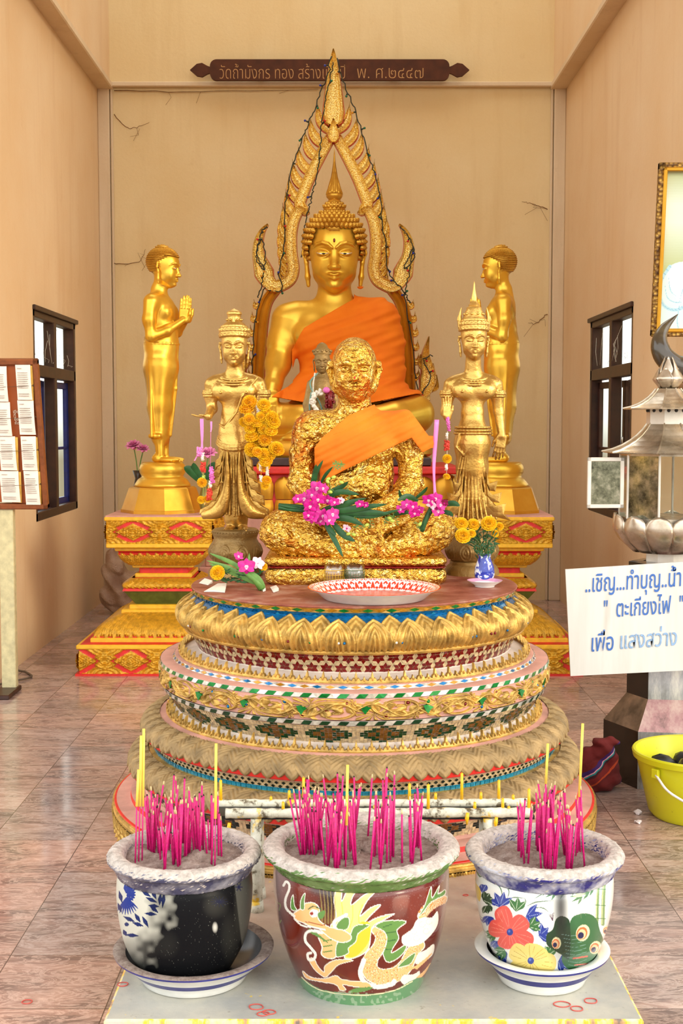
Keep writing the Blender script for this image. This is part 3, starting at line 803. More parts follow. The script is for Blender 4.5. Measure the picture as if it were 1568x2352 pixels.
def pedestal(x, y, label, label_grp):
    root = thing('painted_pedestal', label, 'pedestal', (x, y, 0), 0, label_grp)
    K = .00247
    def zz(py, hw):      # height of an edge seen at py when the front face is hw in front of the centre
        return at(365, py, y-hw)[2]
    def plate(nm, hw, pt_, pb, mat):
        m = MB(); t, b = zz(pt_, hw), zz(pb, hw); m.box((0, 0, (t+b)/2), (2*hw, 2*hw, t-b), bev=.005); return m.build(nm, mat, root, False)
    w = .31
    # base block
    hb = .452; zt = zz(1486, hb)
    m = MB(); sq_frustum(m, hb-.017, 0, hb-.017, zt, 1)
    for k in range(4):
        R = np.array(rotz(k*pi/2)); flower_panel(m, 2*hb-.03, zt-.012, R, R@np.array([0, -(hb-.014), zt/2]), 3)
    m.build('carved_base', ['carved_gold', 'paint_red'], root, 50)
    m = MB(); m.box((0, 0, .006), (2*hb+.01, 2*hb+.01, .012)); m.build('base_fillet', 'paint_red', root, False)
    plate('yellow_fillet', hb, 1482, 1492, 'paint_yellow')
    m = MB(); sq_frustum(m, hb-.004, zz(1483, hb), .40, zz(1476, .40), 0); m.build('sloping_top', 'paint_red', root, False)
    plate('yellow_fillet', .385, 1466, 1477, 'paint_yellow')
    m = MB(); leaf_skirt(m, .225, zz(1404, .2), .37, zz(1470, .37), 16, .04, True); sq_frustum(m, .345, zz(1470, .37), .21, zz(1404, .2), 1); m.build('leaf_skirt', ['carved_gold', 'paint_red'], root, 60)
    plate('yellow_fillet', .235, 1400, 1412, 'paint_yellow')
    plate('yellow_fillet', .195, 1389, 1401, 'paint_yellow')
    m = MB(); sq_frustum(m, .155, zz(1390, .155), .225, zz(1356, .225), 0); m.build('green_waist', 'paint_green', root, False)
    m = MB(); sq_frustum(m, .228, zz(1358, .225), .222, zz(1352, .222), 1); leaf_skirt(m, .175, zz(1327, .17), .215, zz(1354, .22), 12, .025, True, amp=.01); sq_frustum(m, .20, zz(1353, .2), .165, zz(1327, .165), 1); m.build('leaf_skirt', ['carved_gold', 'paint_red'], root, 60)
    plate('yellow_fillet', .165, 1317, 1327, 'paint_yellow')
    plate('red_waist', .142, 1303, 1318, 'paint_red')
    plate('yellow_fillet', .178, 1293, 1304, 'paint_yellow')
    m = MB(); leaf_skirt(m, .245, zz(1270, .25), .185, zz(1298, .18), 10, .012, False, amp=.014); sq_frustum(m, .18, zz(1298, .18), .25, zz(1265, .25), 1); m.build('leaf_skirt', ['carved_gold', 'paint_red'], root, 60)
    plate('yellow_fillet', .262, 1258, 1266, 'paint_yellow')
    plate('yellow_fillet', .304, 1248, 1259, 'paint_yellow')
    t, b = zz(1196, w), zz(1249, w)
    m = MB(); sq_frustum(m, w-.017, b, w-.017, t, 1)
    for k in range(4):
        R = np.array(rotz(k*pi/2)); flower_panel(m, 2*w-.02, t-b-.004, R, R@np.array([0, -(w-.014), (t+b)/2]), 2)
    m.build('carved_frieze', ['carved_gold', 'paint_red'], root, 50)
    plate('yellow_fillet', w+.002, 1188, 1197, 'paint_yellow')
    zt_ = zz(1188, w); m = MB(); m.box((0, 0, zt_+.004), (2*w-.01, 2*w-.01, .008)); m.build('top_slab', 'pink_plaster', root, False)
    return root, zt_+.008
PYC = 6.986+.452
lx = at(365, 1190, PYC-.31)[0]; rx = at(1147, 1190, PYC-.31)[0]
ped_l, ZP = pedestal(lx, PYC, 'red and yellow carved pedestal left of the plinth, carrying the standing statue', 'painted carved pedestals')
ped_r = copy_tree(ped_l); ped_r.location.x = rx; ped_r['label'] = 'red and yellow carved pedestal right of the plinth, partly behind the white sign'
# ---------------------------------------------------------------- sculpting: smooth-blended volumes turned into one continuous surface
def rot3(ax=0, ay=0, az=0):
    ax, ay, az = radians(ax), radians(ay), radians(az)
    X = np.array([[1, 0, 0], [0, cos(ax), -sin(ax)], [0, sin(ax), cos(ax)]])
    Y = np.array([[cos(ay), 0, sin(ay)], [0, 1, 0], [-sin(ay), 0, cos(ay)]])
    Z = np.array([[cos(az), -sin(az), 0], [sin(az), cos(az), 0], [0, 0, 1]])
    return Z@Y@X
class Vol:
    def __init__(s, lo, hi, h):
        s.lo = np.array(lo, float); s.h = h
        s.n = tuple(int(math.ceil((b-a)/h))+1 for a, b in zip(lo, hi))
        s.a = np.full(s.n, 50.*h, np.float32); s.T = (np.eye(3), np.zeros(3), 1.)
    def frame(s, R=None, t=(0, 0, 0), sc_=1.):
        s.T = (np.eye(3) if R is None else np.asarray(R, float), np.array(t, float), sc_)
    def w(s, p): return s.T[0]@(np.array(p, float)*s.T[2])+s.T[1]
    def blk(s, lo, hi):
        i0 = np.maximum(((np.array(lo)-s.lo)/s.h).astype(int), 0); i1 = np.minimum(((np.array(hi)-s.lo)/s.h).astype(int)+2, s.n)
        if np.any(i1 <= i0): return None
        sl = tuple(slice(a, b) for a, b in zip(i0, i1))
        ax = [(s.lo[k]+s.h*np.arange(i0[k], i1[k])).astype(np.float32) for k in range(3)]
        return sl, ax[0][:, None, None], ax[1][None, :, None], ax[2][None, None, :]
    def comb(s, sl, d, k, mode):
        A = s.a[sl]
        if mode == 'add':
            if k > 0:
                q = np.maximum(k-np.abs(A-d), 0); s.a[sl] = np.minimum(A, d)-q*q/(4*k)
            else: s.a[sl] = np.minimum(A, d)
        elif mode == 'cut':
            d = -d
            if k > 0:
                q = np.maximum(k-np.abs(A-d), 0); s.a[sl] = np.maximum(A, d)+q*q/(4*k)
            else: s.a[sl] = np.maximum(A, d)
    def ell(s, c, r, k=4., R=None, mode='add'):
        if np.isscalar(r): r = (r, r, r)
        sc_ = s.T[2]; c = s.w(c); r = np.array(r, float)*sc_; k = k*sc_
        RR = s.T[0] if R is None else s.T[0]@R
        ext = np.sqrt(((RR*r)**2).sum(1))+k+s.h*2
        b = s.blk(c-ext, c+ext)
        if b is None: return
        sl, X, Y, Z = b; X, Y, Z = X-c[0], Y-c[1], Z-c[2]
        q = [RR[0, i]*X+RR[1, i]*Y+RR[2, i]*Z for i in range(3)]
        k0 = np.sqrt(sum((q[i]/r[i])**2 for i in range(3))); k1 = np.sqrt(sum((q[i]/r[i]**2)**2 for i in range(3)))+1e-6
        s.comb(sl, (k0*(k0-1)/k1).astype(np.float32), k, mode)
    def cap(s, a, b, ra, rb=None, k=4., mode='add', flat=None):
        rb = ra if rb is None else rb; sc_ = s.T[2]
        a, b = s.w(a), s.w(b); ra, rb, k = ra*sc_, rb*sc_, k*sc_
        m = max(ra, rb)+k+2*s.h
        bb = s.blk(np.minimum(a, b)-m, np.maximum(a, b)+m)
        if bb is None: return
        sl, X, Y, Z = bb; v = b-a; L = v@v+1e-9
        X, Y, Z = X-a[0], Y-a[1], Z-a[2]
        t = np.clip((X*v[0]+Y*v[1]+Z*v[2])/L, 0, 1)
        d = np.sqrt((X-t*v[0])**2+(Y-t*v[1])**2+(Z-t*v[2])**2)-(ra+(rb-ra)*t)
        s.comb(sl, d.astype(np.float32), k, mode)
    def path(s, pts, rr, k=3., mode='add'):
        rr = [rr]*len(pts) if np.isscalar(rr) else rr
        for i in range(len(pts)-1): s.cap(pts[i], pts[i+1], rr[i], rr[i+1], k, mode)
    def box(s, c, half, rnd=1., k=2., R=None, mode='add'):
        sc_ = s.T[2]; c = s.w(c); half = np.array(half, float)*sc_; rnd *= sc_; k *= sc_
        RR = s.T[0] if R is None else s.T[0]@R
        ext = np.abs(RR)@half+k+rnd+2*s.h
        b = s.blk(c-ext, c+ext)
        if b is None: return
        sl, X, Y, Z = b; X, Y, Z = X-c[0], Y-c[1], Z-c[2]
        q = [np.abs(RR[0, i]*X+RR[1, i]*Y+RR[2, i]*Z)-(half[i]-rnd) for i in range(3)]
        d = np.sqrt(sum(np.maximum(x, 0)**2 for x in q))+np.minimum(np.maximum(np.maximum(q[0], q[1]), q[2]), 0)-rnd
        s.comb(sl, d.astype(np.float32), k, mode)
    def coords(s):
        return [(s.lo[k]+s.h*np.arange(s.n[k])).astype(np.float32).reshape([-1 if j == k else 1 for j in range(3)]) for k in range(3)]
    def clone(s, a):
        o = Vol.__new__(Vol); o.lo, o.h, o.n, o.T = s.lo, s.h, s.n, s.T; o.a = a; return o
    def mesh(s):
        A = s.a; n = A.shape; I = A < 0
        cn = tuple(v-1 for v in n)
        c0 = np.zeros(cn, np.uint8)
        for dx in (0, 1):
            for dy in (0, 1):
                for dz in (0, 1): c0 += I[dx:dx+cn[0], dy:dy+cn[1], dz:dz+cn[2]]
        act = np.argwhere((c0 > 0) & (c0 < 8)); m = len(act)
        idx = np.full(cn, -1, np.int32); idx[act[:, 0], act[:, 1], act[:, 2]] = np.arange(m)
        cor = [(0, 0, 0), (1, 0, 0), (0, 1, 0), (1, 1, 0), (0, 0, 1), (1, 0, 1), (0, 1, 1), (1, 1, 1)]
        val = [A[act[:, 0]+c[0], act[:, 1]+c[1], act[:, 2]+c[2]] for c in cor]
        P = np.zeros((m, 3)); W = np.zeros(m)
        for a, b in ((0, 1), (2, 3), (4, 5), (6, 7), (0, 2), (1, 3), (4, 6), (5, 7), (0, 4), (1, 5), (2, 6), (3, 7)):
            sg = (val[a] < 0) != (val[b] < 0); t = np.where(sg, val[a]/(val[a]-val[b]+1e-12), 0)[:, None]
            P += np.where(sg[:, None], np.array(cor[a])+(np.array(cor[b])-np.array(cor[a]))*t, 0); W += sg
        P = (P/W[:, None]+act)*s.h+s.lo
        F = []
        for ax in range(3):
            o1, o2 = (ax+1) % 3, (ax+2) % 3
            sl0 = [slice(None)]*3; sl1 = [slice(None)]*3; sl0[ax] = slice(0, -1); sl1[ax] = slice(1, None)
            e = np.argwhere(I[tuple(sl0)] != I[tuple(sl1)])
            e = e[(e[:, o1] > 0) & (e[:, o2] > 0) & (e[:, o1] < cn[o1]) & (e[:, o2] < cn[o2])]
            s0 = I[e[:, 0], e[:, 1], e[:, 2]]
            q = []
            for (u, v) in ((-1, -1), (0, -1), (0, 0), (-1, 0)):
                c = e.copy(); c[:, o1] += u; c[:, o2] += v; q.append(idx[c[:, 0], c[:, 1], c[:, 2]])
            q = np.stack(q, 1); q[~s0] = q[~s0][:, ::-1]; F.append(q)
        F = np.concatenate(F); F = F[(F >= 0).all(1)]
        return P, F
def vmesh(vol, k, name, mat, parent, origin=(0, 0, 0), split=False):
    P, F = vol.mesh(); m = MB(); m.add((P-np.array(origin))*k, F); return m.build(name, mat, parent, True)

def head(V, R, t, sc_, eyes='down', lips=1., nose=1., ears='long', brow=1., old=False, neck=True):
    """a head in a frame where it is 1 high (chin at 0, crown at 1), looking along -y"""
    V.frame(R, t, sc_)
    V.ell((0, .05, .62), (.355, .43, .385), .05)
    V.ell((0, -.06, .42), (.315, .33, .42), .08)
    for s in (-1, 1): V.ell((s*.145, -.20, .29), (.135, .135, .16), .08)
    V.ell((0, -.24, .075), (.115, .11, .085), .09)
    V.cap((-.17, -.04, .17), (0, -.19, .06), .10, .075, .09); V.cap((.17, -.04, .17), (0, -.19, .06), .10, .075, .09)
    for s in (-1, 1): V.ell((s*.145, -.375, .48), (.10, .055, .05), .05, mode='cut')
    V.cap((0, -.33, .54), (0, -.43, .31), .026, .046, .045)
    V.ell((0, -.445, .30), (.042, .04, .036), .03)
    for s in (-1, 1): V.ell((s*.05, -.40, .293), (.034, .042, .028), .022)
    for s in (-1, 1):
        V.path([(s*.03, -.398, .548), (s*.085, -.392, .592), (s*.155, -.366, .612), (s*.23, -.308, .588), (s*.285, -.228, .532)], [.018, .022, .022, .018, .01], .01*brow)
        V.ell((s*.145, -.315, .478), (.088, .062, .048), .018)
        if eyes == 'down':
            V.path([(s*.065, -.365, .470), (s*.11, -.378, .455), (s*.16, -.372, .455), (s*.225, -.318, .472)], [.006, .009, .009, .006], .012)
    V.ell((0, -.27, .18), (.15, .10, .09), .06)
    V.path([(-.10, -.342, .216), (-.045, -.388, .206), (0, -.394, .196), (.045, -.388, .206), (.10, -.342, .216)], [.011, .020, .018, .020, .011], .014)
    V.path([(-.06, -.36, .166), (0, -.39, .152), (.06, -.36, .166)], [.014, .025, .014], .016)
    V.path([(-.105, -.37, .206), (-.045, -.415, .181), (.045, -.415, .181), (.105, -.37, .206)], [.007, .0075, .0075, .007], .008, mode='cut')
    V.ell((0, -.31, .055), (.06, .06, .045), .05)
    for s in (-1, 1):
        if ears == 'long':
            V.path([(s*.335, .04, .56), (s*.39, .06, .57), (s*.405, .06, .46), (s*.375, .03, .34), (s*.36, .02, .15), (s*.35, .01, .04)], [.03, .035, .032, .028, .036, .026], .025)
            V.ell((s*.395, .02, .47), (.02, .03, .07), .02, mode='cut')
        elif ears == 'short':
            V.path([(s*.345, .04, .50), (s*.385, .07, .52), (s*.395, .07, .42), (s*.36, .03, .30)], [.035, .045, .042, .038], .03)
            V.ell((s*.41, .02, .44), (.03, .035, .06), .02, mode='cut')
    if old:
        for s in (-1, 1): V.path([(s*.07, -.40, .29), (s*.13, -.35, .20)], .012, .02, mode='cut')
    if neck: V.cap((0, .06, .15), (0, .10, -.25), .19, .21, .09)
    V.frame()
def hand(V, R, t, sc_, curl=.15, spread=.06, side=1, thumb=45, press=None):
    """palm from the wrist at 0 along +z, fingers follow; palm faces -y; length about 1"""
    V.frame(R, t, sc_)
    V.box((0, 0, .24), (.19, .065, .25), .06, .08)
    for i, (x, L, r) in enumerate(((-.145, .42, .046), (-.05, .50, .05), (.05, .47, .049), (.14, .38, .042))):
        x *= side; a = spread*(i-1.5)*side
        p0 = np.array([x, 0, .44]); p1 = p0+np.array([a*.4, -curl*.10, L*.42]); p2 = p1+np.array([a*.3, -curl*.22, L*.32]); p3 = p2+np.array([a*.2, -curl*.26, L*.22])
        V.path([p0, p1, p2, p3], [r*1.08, r, r*.92, r*.75], .02)
    th = radians(thumb)
    q0 = np.array([-.15*side, -.01, .10]); q1 = q0+np.array([-.17*side*sin(th)-.02*side, -.05, .19*cos(th)]); q2 = q1+np.array([-.08*side*sin(th), -.03, .19]); 
    V.path([q0, q1, q2], [.075, .056, .042], .04)
    V.frame()
def curls(m, c, r, rows, size, R=None, zmin=-1., front=None, kind='cone', rowstep=None):
    """spiral hair curls spread over an ellipsoid, as bumps of ONE mesh"""
    R = np.eye(3) if R is None else np.asarray(R)
    for i in range(rows):
        ph = (i+.5)/rows*pi*.5*1.9; zz_ = cos(ph); rad = sin(ph)
        if zz_ < zmin: break
        n = max(1, int(2*pi*rad*max(r[0], r[1])/(size*1.75)))
        for j in range(n):
            a = 2*pi*(j+.5*(i % 2))/n; d = np.array([rad*sin(a), -rad*cos(a), zz_])
            if front is not None and front(d): continue
            p = d*np.array(r); nn = d/np.array(r); nn /= np.linalg.norm(nn)
            u = np.cross(nn, [0, 0, 1.]);
            if np.linalg.norm(u) < .05: u = np.array([1., 0, 0])
            u /= np.linalg.norm(u); w_ = np.cross(nn, u)
            k = 8; V = []
            for (rr, hh_) in ((1.0, -.35), (.92, .25), (.55, .75), (.2, 1.05)):
                for q in range(k):
                    b = 2*pi*q/k+hh_*.8; V.append(p+size*(rr*(cos(b)*u+sin(b)*w_)+hh_*nn))
            V.append(p+size*1.15*nn)
            V = (np.array(V)@R.T)+np.array(c)
            F = [(l*k+q, l*k+(q+1) % k, (l+1)*k+(q+1) % k, (l+1)*k+q) for l in range(3) for q in range(k)]+[(3*k+q, 3*k+(q+1) % k, 4*k) for q in range(k)]
            m.add(V, F)
    return m
# ---------------------------------------------------------------- the large seated Buddha
BY = 8.5
bz = at(765, 1045, BY-.35)[2]
KB = .002935
BC = at(768, 1045, BY)
def bx(px, py, d): return (px-768., d, (1045.-py)*1.0+(BC[2]-bz)/KB*-0)
buddha = thing('buddha_statue', 'large golden seated Buddha in a bright orange robe at the back centre of the niche', 'statue', (BC[0], BY, BC[2]))
V = Vol((-245, -175, -10), (245, 95, 560), 1.5)
# torso
V.ell(bx(768, 950, 0), (108, 66, 62), 20)
V.ell(bx(768, 860, 4), (74, 46, 90), 30)
V.ell(bx(768, 775, 4), (98, 52, 68), 34)
V.cap(bx(690, 728, 4), bx(846, 728, 4), 34, 34, 30)
for s in (-1, 1): V.ell(bx(768+s*42, 775, -32), (46, 24, 36), 24)
V.cap(bx(768, 740, 6), bx(768, 640, 2), 40, 33, 26)
for z_ in (676, 688): V.cap(bx(756, z_, -24), bx(782, z_, -24), 1.2, 1.2, 2, mode='cut')
# his right arm, hanging over the knee
V.path([bx(662, 738, 4), bx(648, 790, 2), bx(640, 838, -12), bx(632, 882, -52)], [38, 31, 27, 20], 16)
V.cap(bx(632, 880, -50), bx(628, 915, -84), 19, 18, 8)
RH = rot3(180-22, 0, 0)@rot3(0, 0, 180)
hand(V, RH, bx(629, 902, -88), 78, curl=.25, spread=.03, side=-1, thumb=22)
# his left arm under the robe, hand on the lap
V.path([bx(876, 738, 4), bx(890, 790, 0), bx(893, 850, -14), bx(860, 905, -62), bx(800, 925, -92)], [38, 32, 27, 21, 17], 14)
V.box(bx(772, 930, -98), (42, 20, 8), 7, 8, R=rot3(8, 0, 0))
# crossed legs
V.path([bx(700, 985, 10), bx(590, 962, -40)], [52, 46], 18)
V.path([bx(836, 985, 10), bx(948, 952, -42)], [52, 44], 18)
V.path([bx(592, 962, -48), bx(700, 968, -105), bx(840, 985, -118)], [42, 34, 24], 12)
V.path([bx(948, 952, -50), bx(900, 962, -98), bx(800, 972, -128), bx(700, 992, -128)], [43, 37, 28, 20], 8)
V.ell(bx(700, 1004, -128), (46, 22, 14), 8)
V.ell(bx(768, 1012, -40), (205, 108, 20), 10)
HR = rot3(9, 0, 0); HC = bx(768, 668, -10)
head(V, HR, HC, 168)
body = V
vmesh(V, KB, 'body', 'gold_satin', buddha)
# robe: the body offset outwards, cut by the diagonal hem, with folds
X, Y, Z = V.coords(); px = X+768; py = 1045-Z
arm_r = 0
fold = (1.1*np.sin((px*.55+py*1.0)*.19+np.sin(px*.02)*1.5)+.8*np.sin((px*.35+py)*.31+py*.01)+.5*np.sin((px*.9-py*.3)*.12))
fold *= np.clip((px-640)/90, .25, 1)
line = 664+ (860-px)*.60        # upper hem from the neck down to his right side
upper = line-py                  # >0 above the hem
upper = np.where(px > 812, np.maximum(-8-.1*(py-700), 664-py+0*px), np.where(px < 700, line-py+(700-px)*1.1, line-py))
side = (668+np.clip((py-820), 0, 200)*-.14-(py > 900)*0)-px    # bare right arm stays outside
side2 = np.where(py < 830, 672-px, np.where(py < 880, 672+(py-830)*.05-px, 676-(py-880)*1.35-px))
lower = py-(940+np.abs(px-768)*-.02)
bottom = py-(915+np.clip((px-640)/120, 0, 1)*22-np.clip((px-800)/150, 0, 1)*30)
arm = np.sqrt((px-640)**2+((Y+15)*.9)**2)
VR = V.clone(V.a.copy())
VR.ell(bx(826, 850, -6), (62, 44, 115), 16)
VR.cap(bx(858, 730, -2), bx(884, 905, -22), 38, 44, 16)
VR.ell(bx(790, 925, -50), (120, 66, 38), 20)
VR.ell(bx(890, 925, -35), (66, 58, 34), 20)
VR.cap(bx(700, 880, -20), bx(664, 925, -70), 20, 12, 16)
R_ = VR.a-(4.2+fold)
R_ = np.maximum(R_, np.broadcast_to(upper, R_.shape)); R_ = np.maximum(R_, np.broadcast_to(side2, R_.shape)); R_ = np.maximum(R_, np.broadcast_to(bottom, R_.shape))
R_ = np.maximum(R_, -(V.a+1.5)); R_ = np.maximum(R_, -(VR.a+7))
V2 = V.clone(R_.astype(np.float32))
vmesh(V2, KB, 'robe', 'robe_orange', buddha)
del R_, X, Y, Z, px, py, V2
# hair of pointed curls, top knot and flame finial
HRm = HR; Hc = np.array(HC)+HRm@(np.array([0, .05, .62])*168)
m = MB(); hr_ = np.array((.405, .46, .405))*168
curls(m, Hc, hr_, 16, 6.8, HRm, -.62, front=lambda d: d[1] < -.25 and d[2] < .36+(.10 if abs(d[0]) > .5 else 0)-max(0, abs(d[0])-.55)*2.2)
m.sph(Hc, hr_*.985, 40)
# remove the sphere in front of the face by pushing it inside
v_ = m.v[-1]; loc = (v_-Hc)@HRm/hr_
msk = (loc[:, 1] < -.2) & (loc[:, 2] < .38); v_[msk] = (Hc+((loc[msk]*.80)*hr_)@HRm.T)
top = np.array(HC)+HRm@(np.array([0, .06, 1.03])*168)
curls(m, top, (25, 25, 17), 4, 5.0, HRm, -.2); m.sph(top, (25, 25, 17), 20)
curls(m, top+np.array([0, 2, 13]), (17, 17, 14), 3, 4.6, HRm, -.2); m.sph(top+np.array([0, 2, 13]), (17, 17, 14), 18)
m.v = [v*KB for v in m.v]; m.build('hair', 'gold_hair', buddha)
m = MB(); z0 = top[2]+27; y0 = top[1]+2
m.lathe([(12, z0-6), (17, z0), (19, z0+5), (16, z0+9), (15, z0+12)], 20, (0, y0, 0))
for ring, (n, r, h, w_) in enumerate([(9, 15, 42, 8), (8, 13, 66, 8), (7, 9, 84, 7), (5, 5, 100, 6)]):
    for k in range(n):
        a = 2*pi*(k+.5*(ring % 2))/n; P = []
        for t in np.linspace(0, 1, 9):
            rr = r*(1-t)**.9+1.5*math.sin(t*pi*2)*(1-t); P.append((rr*sin(a), y0-rr*cos(a), z0+6+h*t))
        m.tube(P, [w_*.55*(1-t)**.8+.5 for t in np.linspace(0, 1, 9)], 6)
m.v = [v*KB for v in m.v]; m.build('flame_finial', 'gold_hair', buddha)
# painted eyes and forehead jewel
plain('eye_white', S(238, 236, 224), .3, var=.02); plain('eye_black', S(16, 12, 10), .2, var=.02); plain('lip_tint', S(190, 110, 24), .4, .5, var=.05)
def eyes(root, HR, HC, sc_, K, mw='eye_white'):
    for s in (-1, 1):
        m = MB()
        pts = [(-.075, .478), (-.05, .470), (-.01, .463), (.04, .463), (.095, .482), (.05, .477), (0, .477), (-.04, .480)]
        def q(u, z, off): # approximate lid surface
            x = s*(.145+u); y = -.315-.068*math.sqrt(max(0, 1-(u/.10)**2))-off; return HR@(np.array([x, y, z])*sc_)+np.array(HC)
        n = len(pts); A = [q(u, z-.0, .004) for u, z in pts]; m.add(np.array(A)*K, [tuple(range(n)) if s > 0 else tuple(range(n-1, -1, -1))])
        A = [q(u, z, -.012) for u, z in pts]
        m.add(np.concatenate([np.array([q(u, z, .004) for u, z in pts]), np.array(A)])*K, [(i, (i+1) % n, (i+1) % n+n, i+n) for i in range(n)])
        e = m.build('eye', mw, root, False)
        m = MB(); c_ = q(-.005, .4695, .006); m.sph(np.array(c_)*K, (np.array([.020, .008, .011])*sc_*K), 12); m.build('pupil', 'eye_black', e)
eyes(buddha, HR, HC, 168, KB)
m = MB(); c_ = HR@(np.array([0, -.395, .640])*168)+np.array(HC)
m.sph(c_*KB, np.array([2.6, 1.4, 4.6])*KB, 8); m.build('forehead_jewel', 'glass_red', buddha)
# seat cushion and throne
m = MB()
n = 72
def oval(prof, c, sy, m, n=72, sx=1.):
    V_ = [(r*sx*cos(a)+c[0], r*sy*sin(a)+c[1], z+c[2]) for r, z in prof for a in np.linspace(0, 2*pi, n, endpoint=False)]
    F_ = [(i*n+j, i*n+(j+1) % n, (i+1)*n+(j+1) % n, (i+1)*n+j) for i in range(len(prof)-1) for j in range(n)]
    F_.append(tuple(range(n-1, -1, -1))); F_.append(tuple((len(prof)-1)*n+j for j in range(n)))
    return m.add(V_, F_)
oval([(215, -2), (222, 4), (222, 28), (216, 34), (200, 35)], (0, -30, 0), .58, m); m.v = [v*KB for v in m.v]; m.build('seat_cushion', 'gold_satin_pale', buddha, 40)
throne = thing('lotus_throne', 'red throne with big round golden lotus petals under the large seated Buddha', 'throne', (BC[0], BY-.08, 0))
zt_ = BC[2]
m = MB(); zz0 = zt_-.006
sq = [(.80, .50)]
def slab(m, hx, hy, z0, z1, mi=0): m.box((0, 0, (z0+z1)/2), (2*hx, 2*hy, z1-z0), mi, bev=.008)
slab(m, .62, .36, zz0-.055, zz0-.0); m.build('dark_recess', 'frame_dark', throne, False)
m = MB(); slab(m, .80, .48, zz0-.10, zz0-.055); slab(m, .74, .42, zz0-.36, zz0-.10); m.build('red_body', 'paint_red', throne, False)
zpt = zz0-.105
m = MB(); slab(m, .82, .45, .50, zz0-.36); slab(m, .86, .46, .0, .50); m.build('throne_base', 'pink_plaster', throne, False)
def petal_mesh(w, h, t, flip=False):
    m = MB(); U, W = np.meshgrid(np.linspace(-1, 1, 13), np.linspace(0, 1, 13))
    wd = np.where(W > .55, np.sqrt(np.clip(1-((W-.55)/.45)**2, 0, 1)), .86+.14*np.sin(W/.55*pi/2))
    Xp = U*w/2*wd; Zp = (h*W if not flip else -h*W); Yp = -t*np.sqrt(np.clip(1-U**2*.9, 0, 1))*(.5+.5*np.sin(np.clip(W, .02, 1)*pi))-.012*0
    Yp = Yp-.25*t*(1-np.abs(U))
    m.grid(np.stack([Xp, Yp, Zp], -1)); return m
k_ = 0
for row, (z_, fl, hh) in enumerate(((zpt-.155, False, .145), (zpt-.160, True, .10))):
    for side in range(4):
        L = .76 if side % 2 == 0 else .44; D = .425 if side % 2 == 0 else .745
        n_ = 12 if side % 2 == 0 else 7
        if side == 2: continue
        for j in range(n_):
            m = petal_mesh(2*L/n_*.96, hh, .03, fl); R = np.array(rotz(side*pi/2)); p_ = R@np.array([-L+(j+.5)*2*L/n_, -D, z_])
            Mx = Matrix.Translation(p_)@Matrix.Rotation(side*pi/2, 4, 'Z'); m.xf(Mx); m.build('petal', 'gold_satin_pale', throne)
# ---------------------------------------------------------------- gilded flame arch behind the Buddha
AY = 9.0
KA = .0031
AO = at(766, 1045, AY)
arch = thing('flame_arch', 'tall pointed gilded flame arch framing the large seated Buddha', 'arch', (AO[0], AY, AO[2]))
arch_post_z = AO[2]
def ax(px, py): return np.array([(px-766.)*KA, (1045.-py)*KA])
def ribbon(m, path, wid, y0, t, prof=None, mi=0, mi_b=1, n=None):
    """raised moulding along a path in the xz plane; path in metres, wid half widths"""
    P = np.array(path); T = np.gradient(P, axis=0); T /= np.linalg.norm(T, axis=1)[:, None]+1e-9
    Nn = np.stack([-T[:, 1], T[:, 0]], 1); w = np.array(wid)[:, None]
    prof = prof or [(-1.0, 0, 1), (-1.0, .6, 0), (-.86, 1.0, 0), (-.72, .95, 0), (-.62, .62, 0), (-.3, .72, 0), (0, .85, 0), (.3, .72, 0), (.62, .62, 0), (.72, .95, 0), (.86, 1.0, 0), (1.0, .6, 0), (1.0, 0, 1)]
    rows = []
    for (u, h, _) in prof: 
        q = P+Nn*w*u; rows.append(np.stack([q[:, 0], np.full(len(q), y0-t*h), q[:, 1]], 1))
    m.grid(np.array(rows), mi)
    # back plate
    bk = [np.stack([(P+Nn*w*u*1.06)[:, 0], np.full(len(P), y0+dy), (P+Nn*w*u*1.06)[:, 1]], 1) for u, dy in ((1.0, 0), (1.0, .02), (-1.0, .02), (-1.0, 0), (1.0, 0))]
    m.grid(np.array(bk), mi_b)
def mir(pts, s): return [(766+s*(x-766), y) for x, y in pts]
def leaf(m, base, ctrl, tip, w, y0, t, s):
    P = spline([ax(*p) for p in mir([base, ctrl, tip], s)], 14); tt = np.linspace(0, 1, 14)
    wd = w*KA*np.clip(np.sin(np.clip(tt*1.0+.12, 0, 1)*pi)**.8*(1-tt*.35)+.03, .03, 1)*.9
    ribbon(m, P, wd, y0, t, [(-1, 0, 1), (-.9, .7, 0), (-.55, .45, 0), (-.1, .9, 0), (.1, .9, 0), (.55, .45, 0), (.9, .7, 0), (1, 0, 1)])
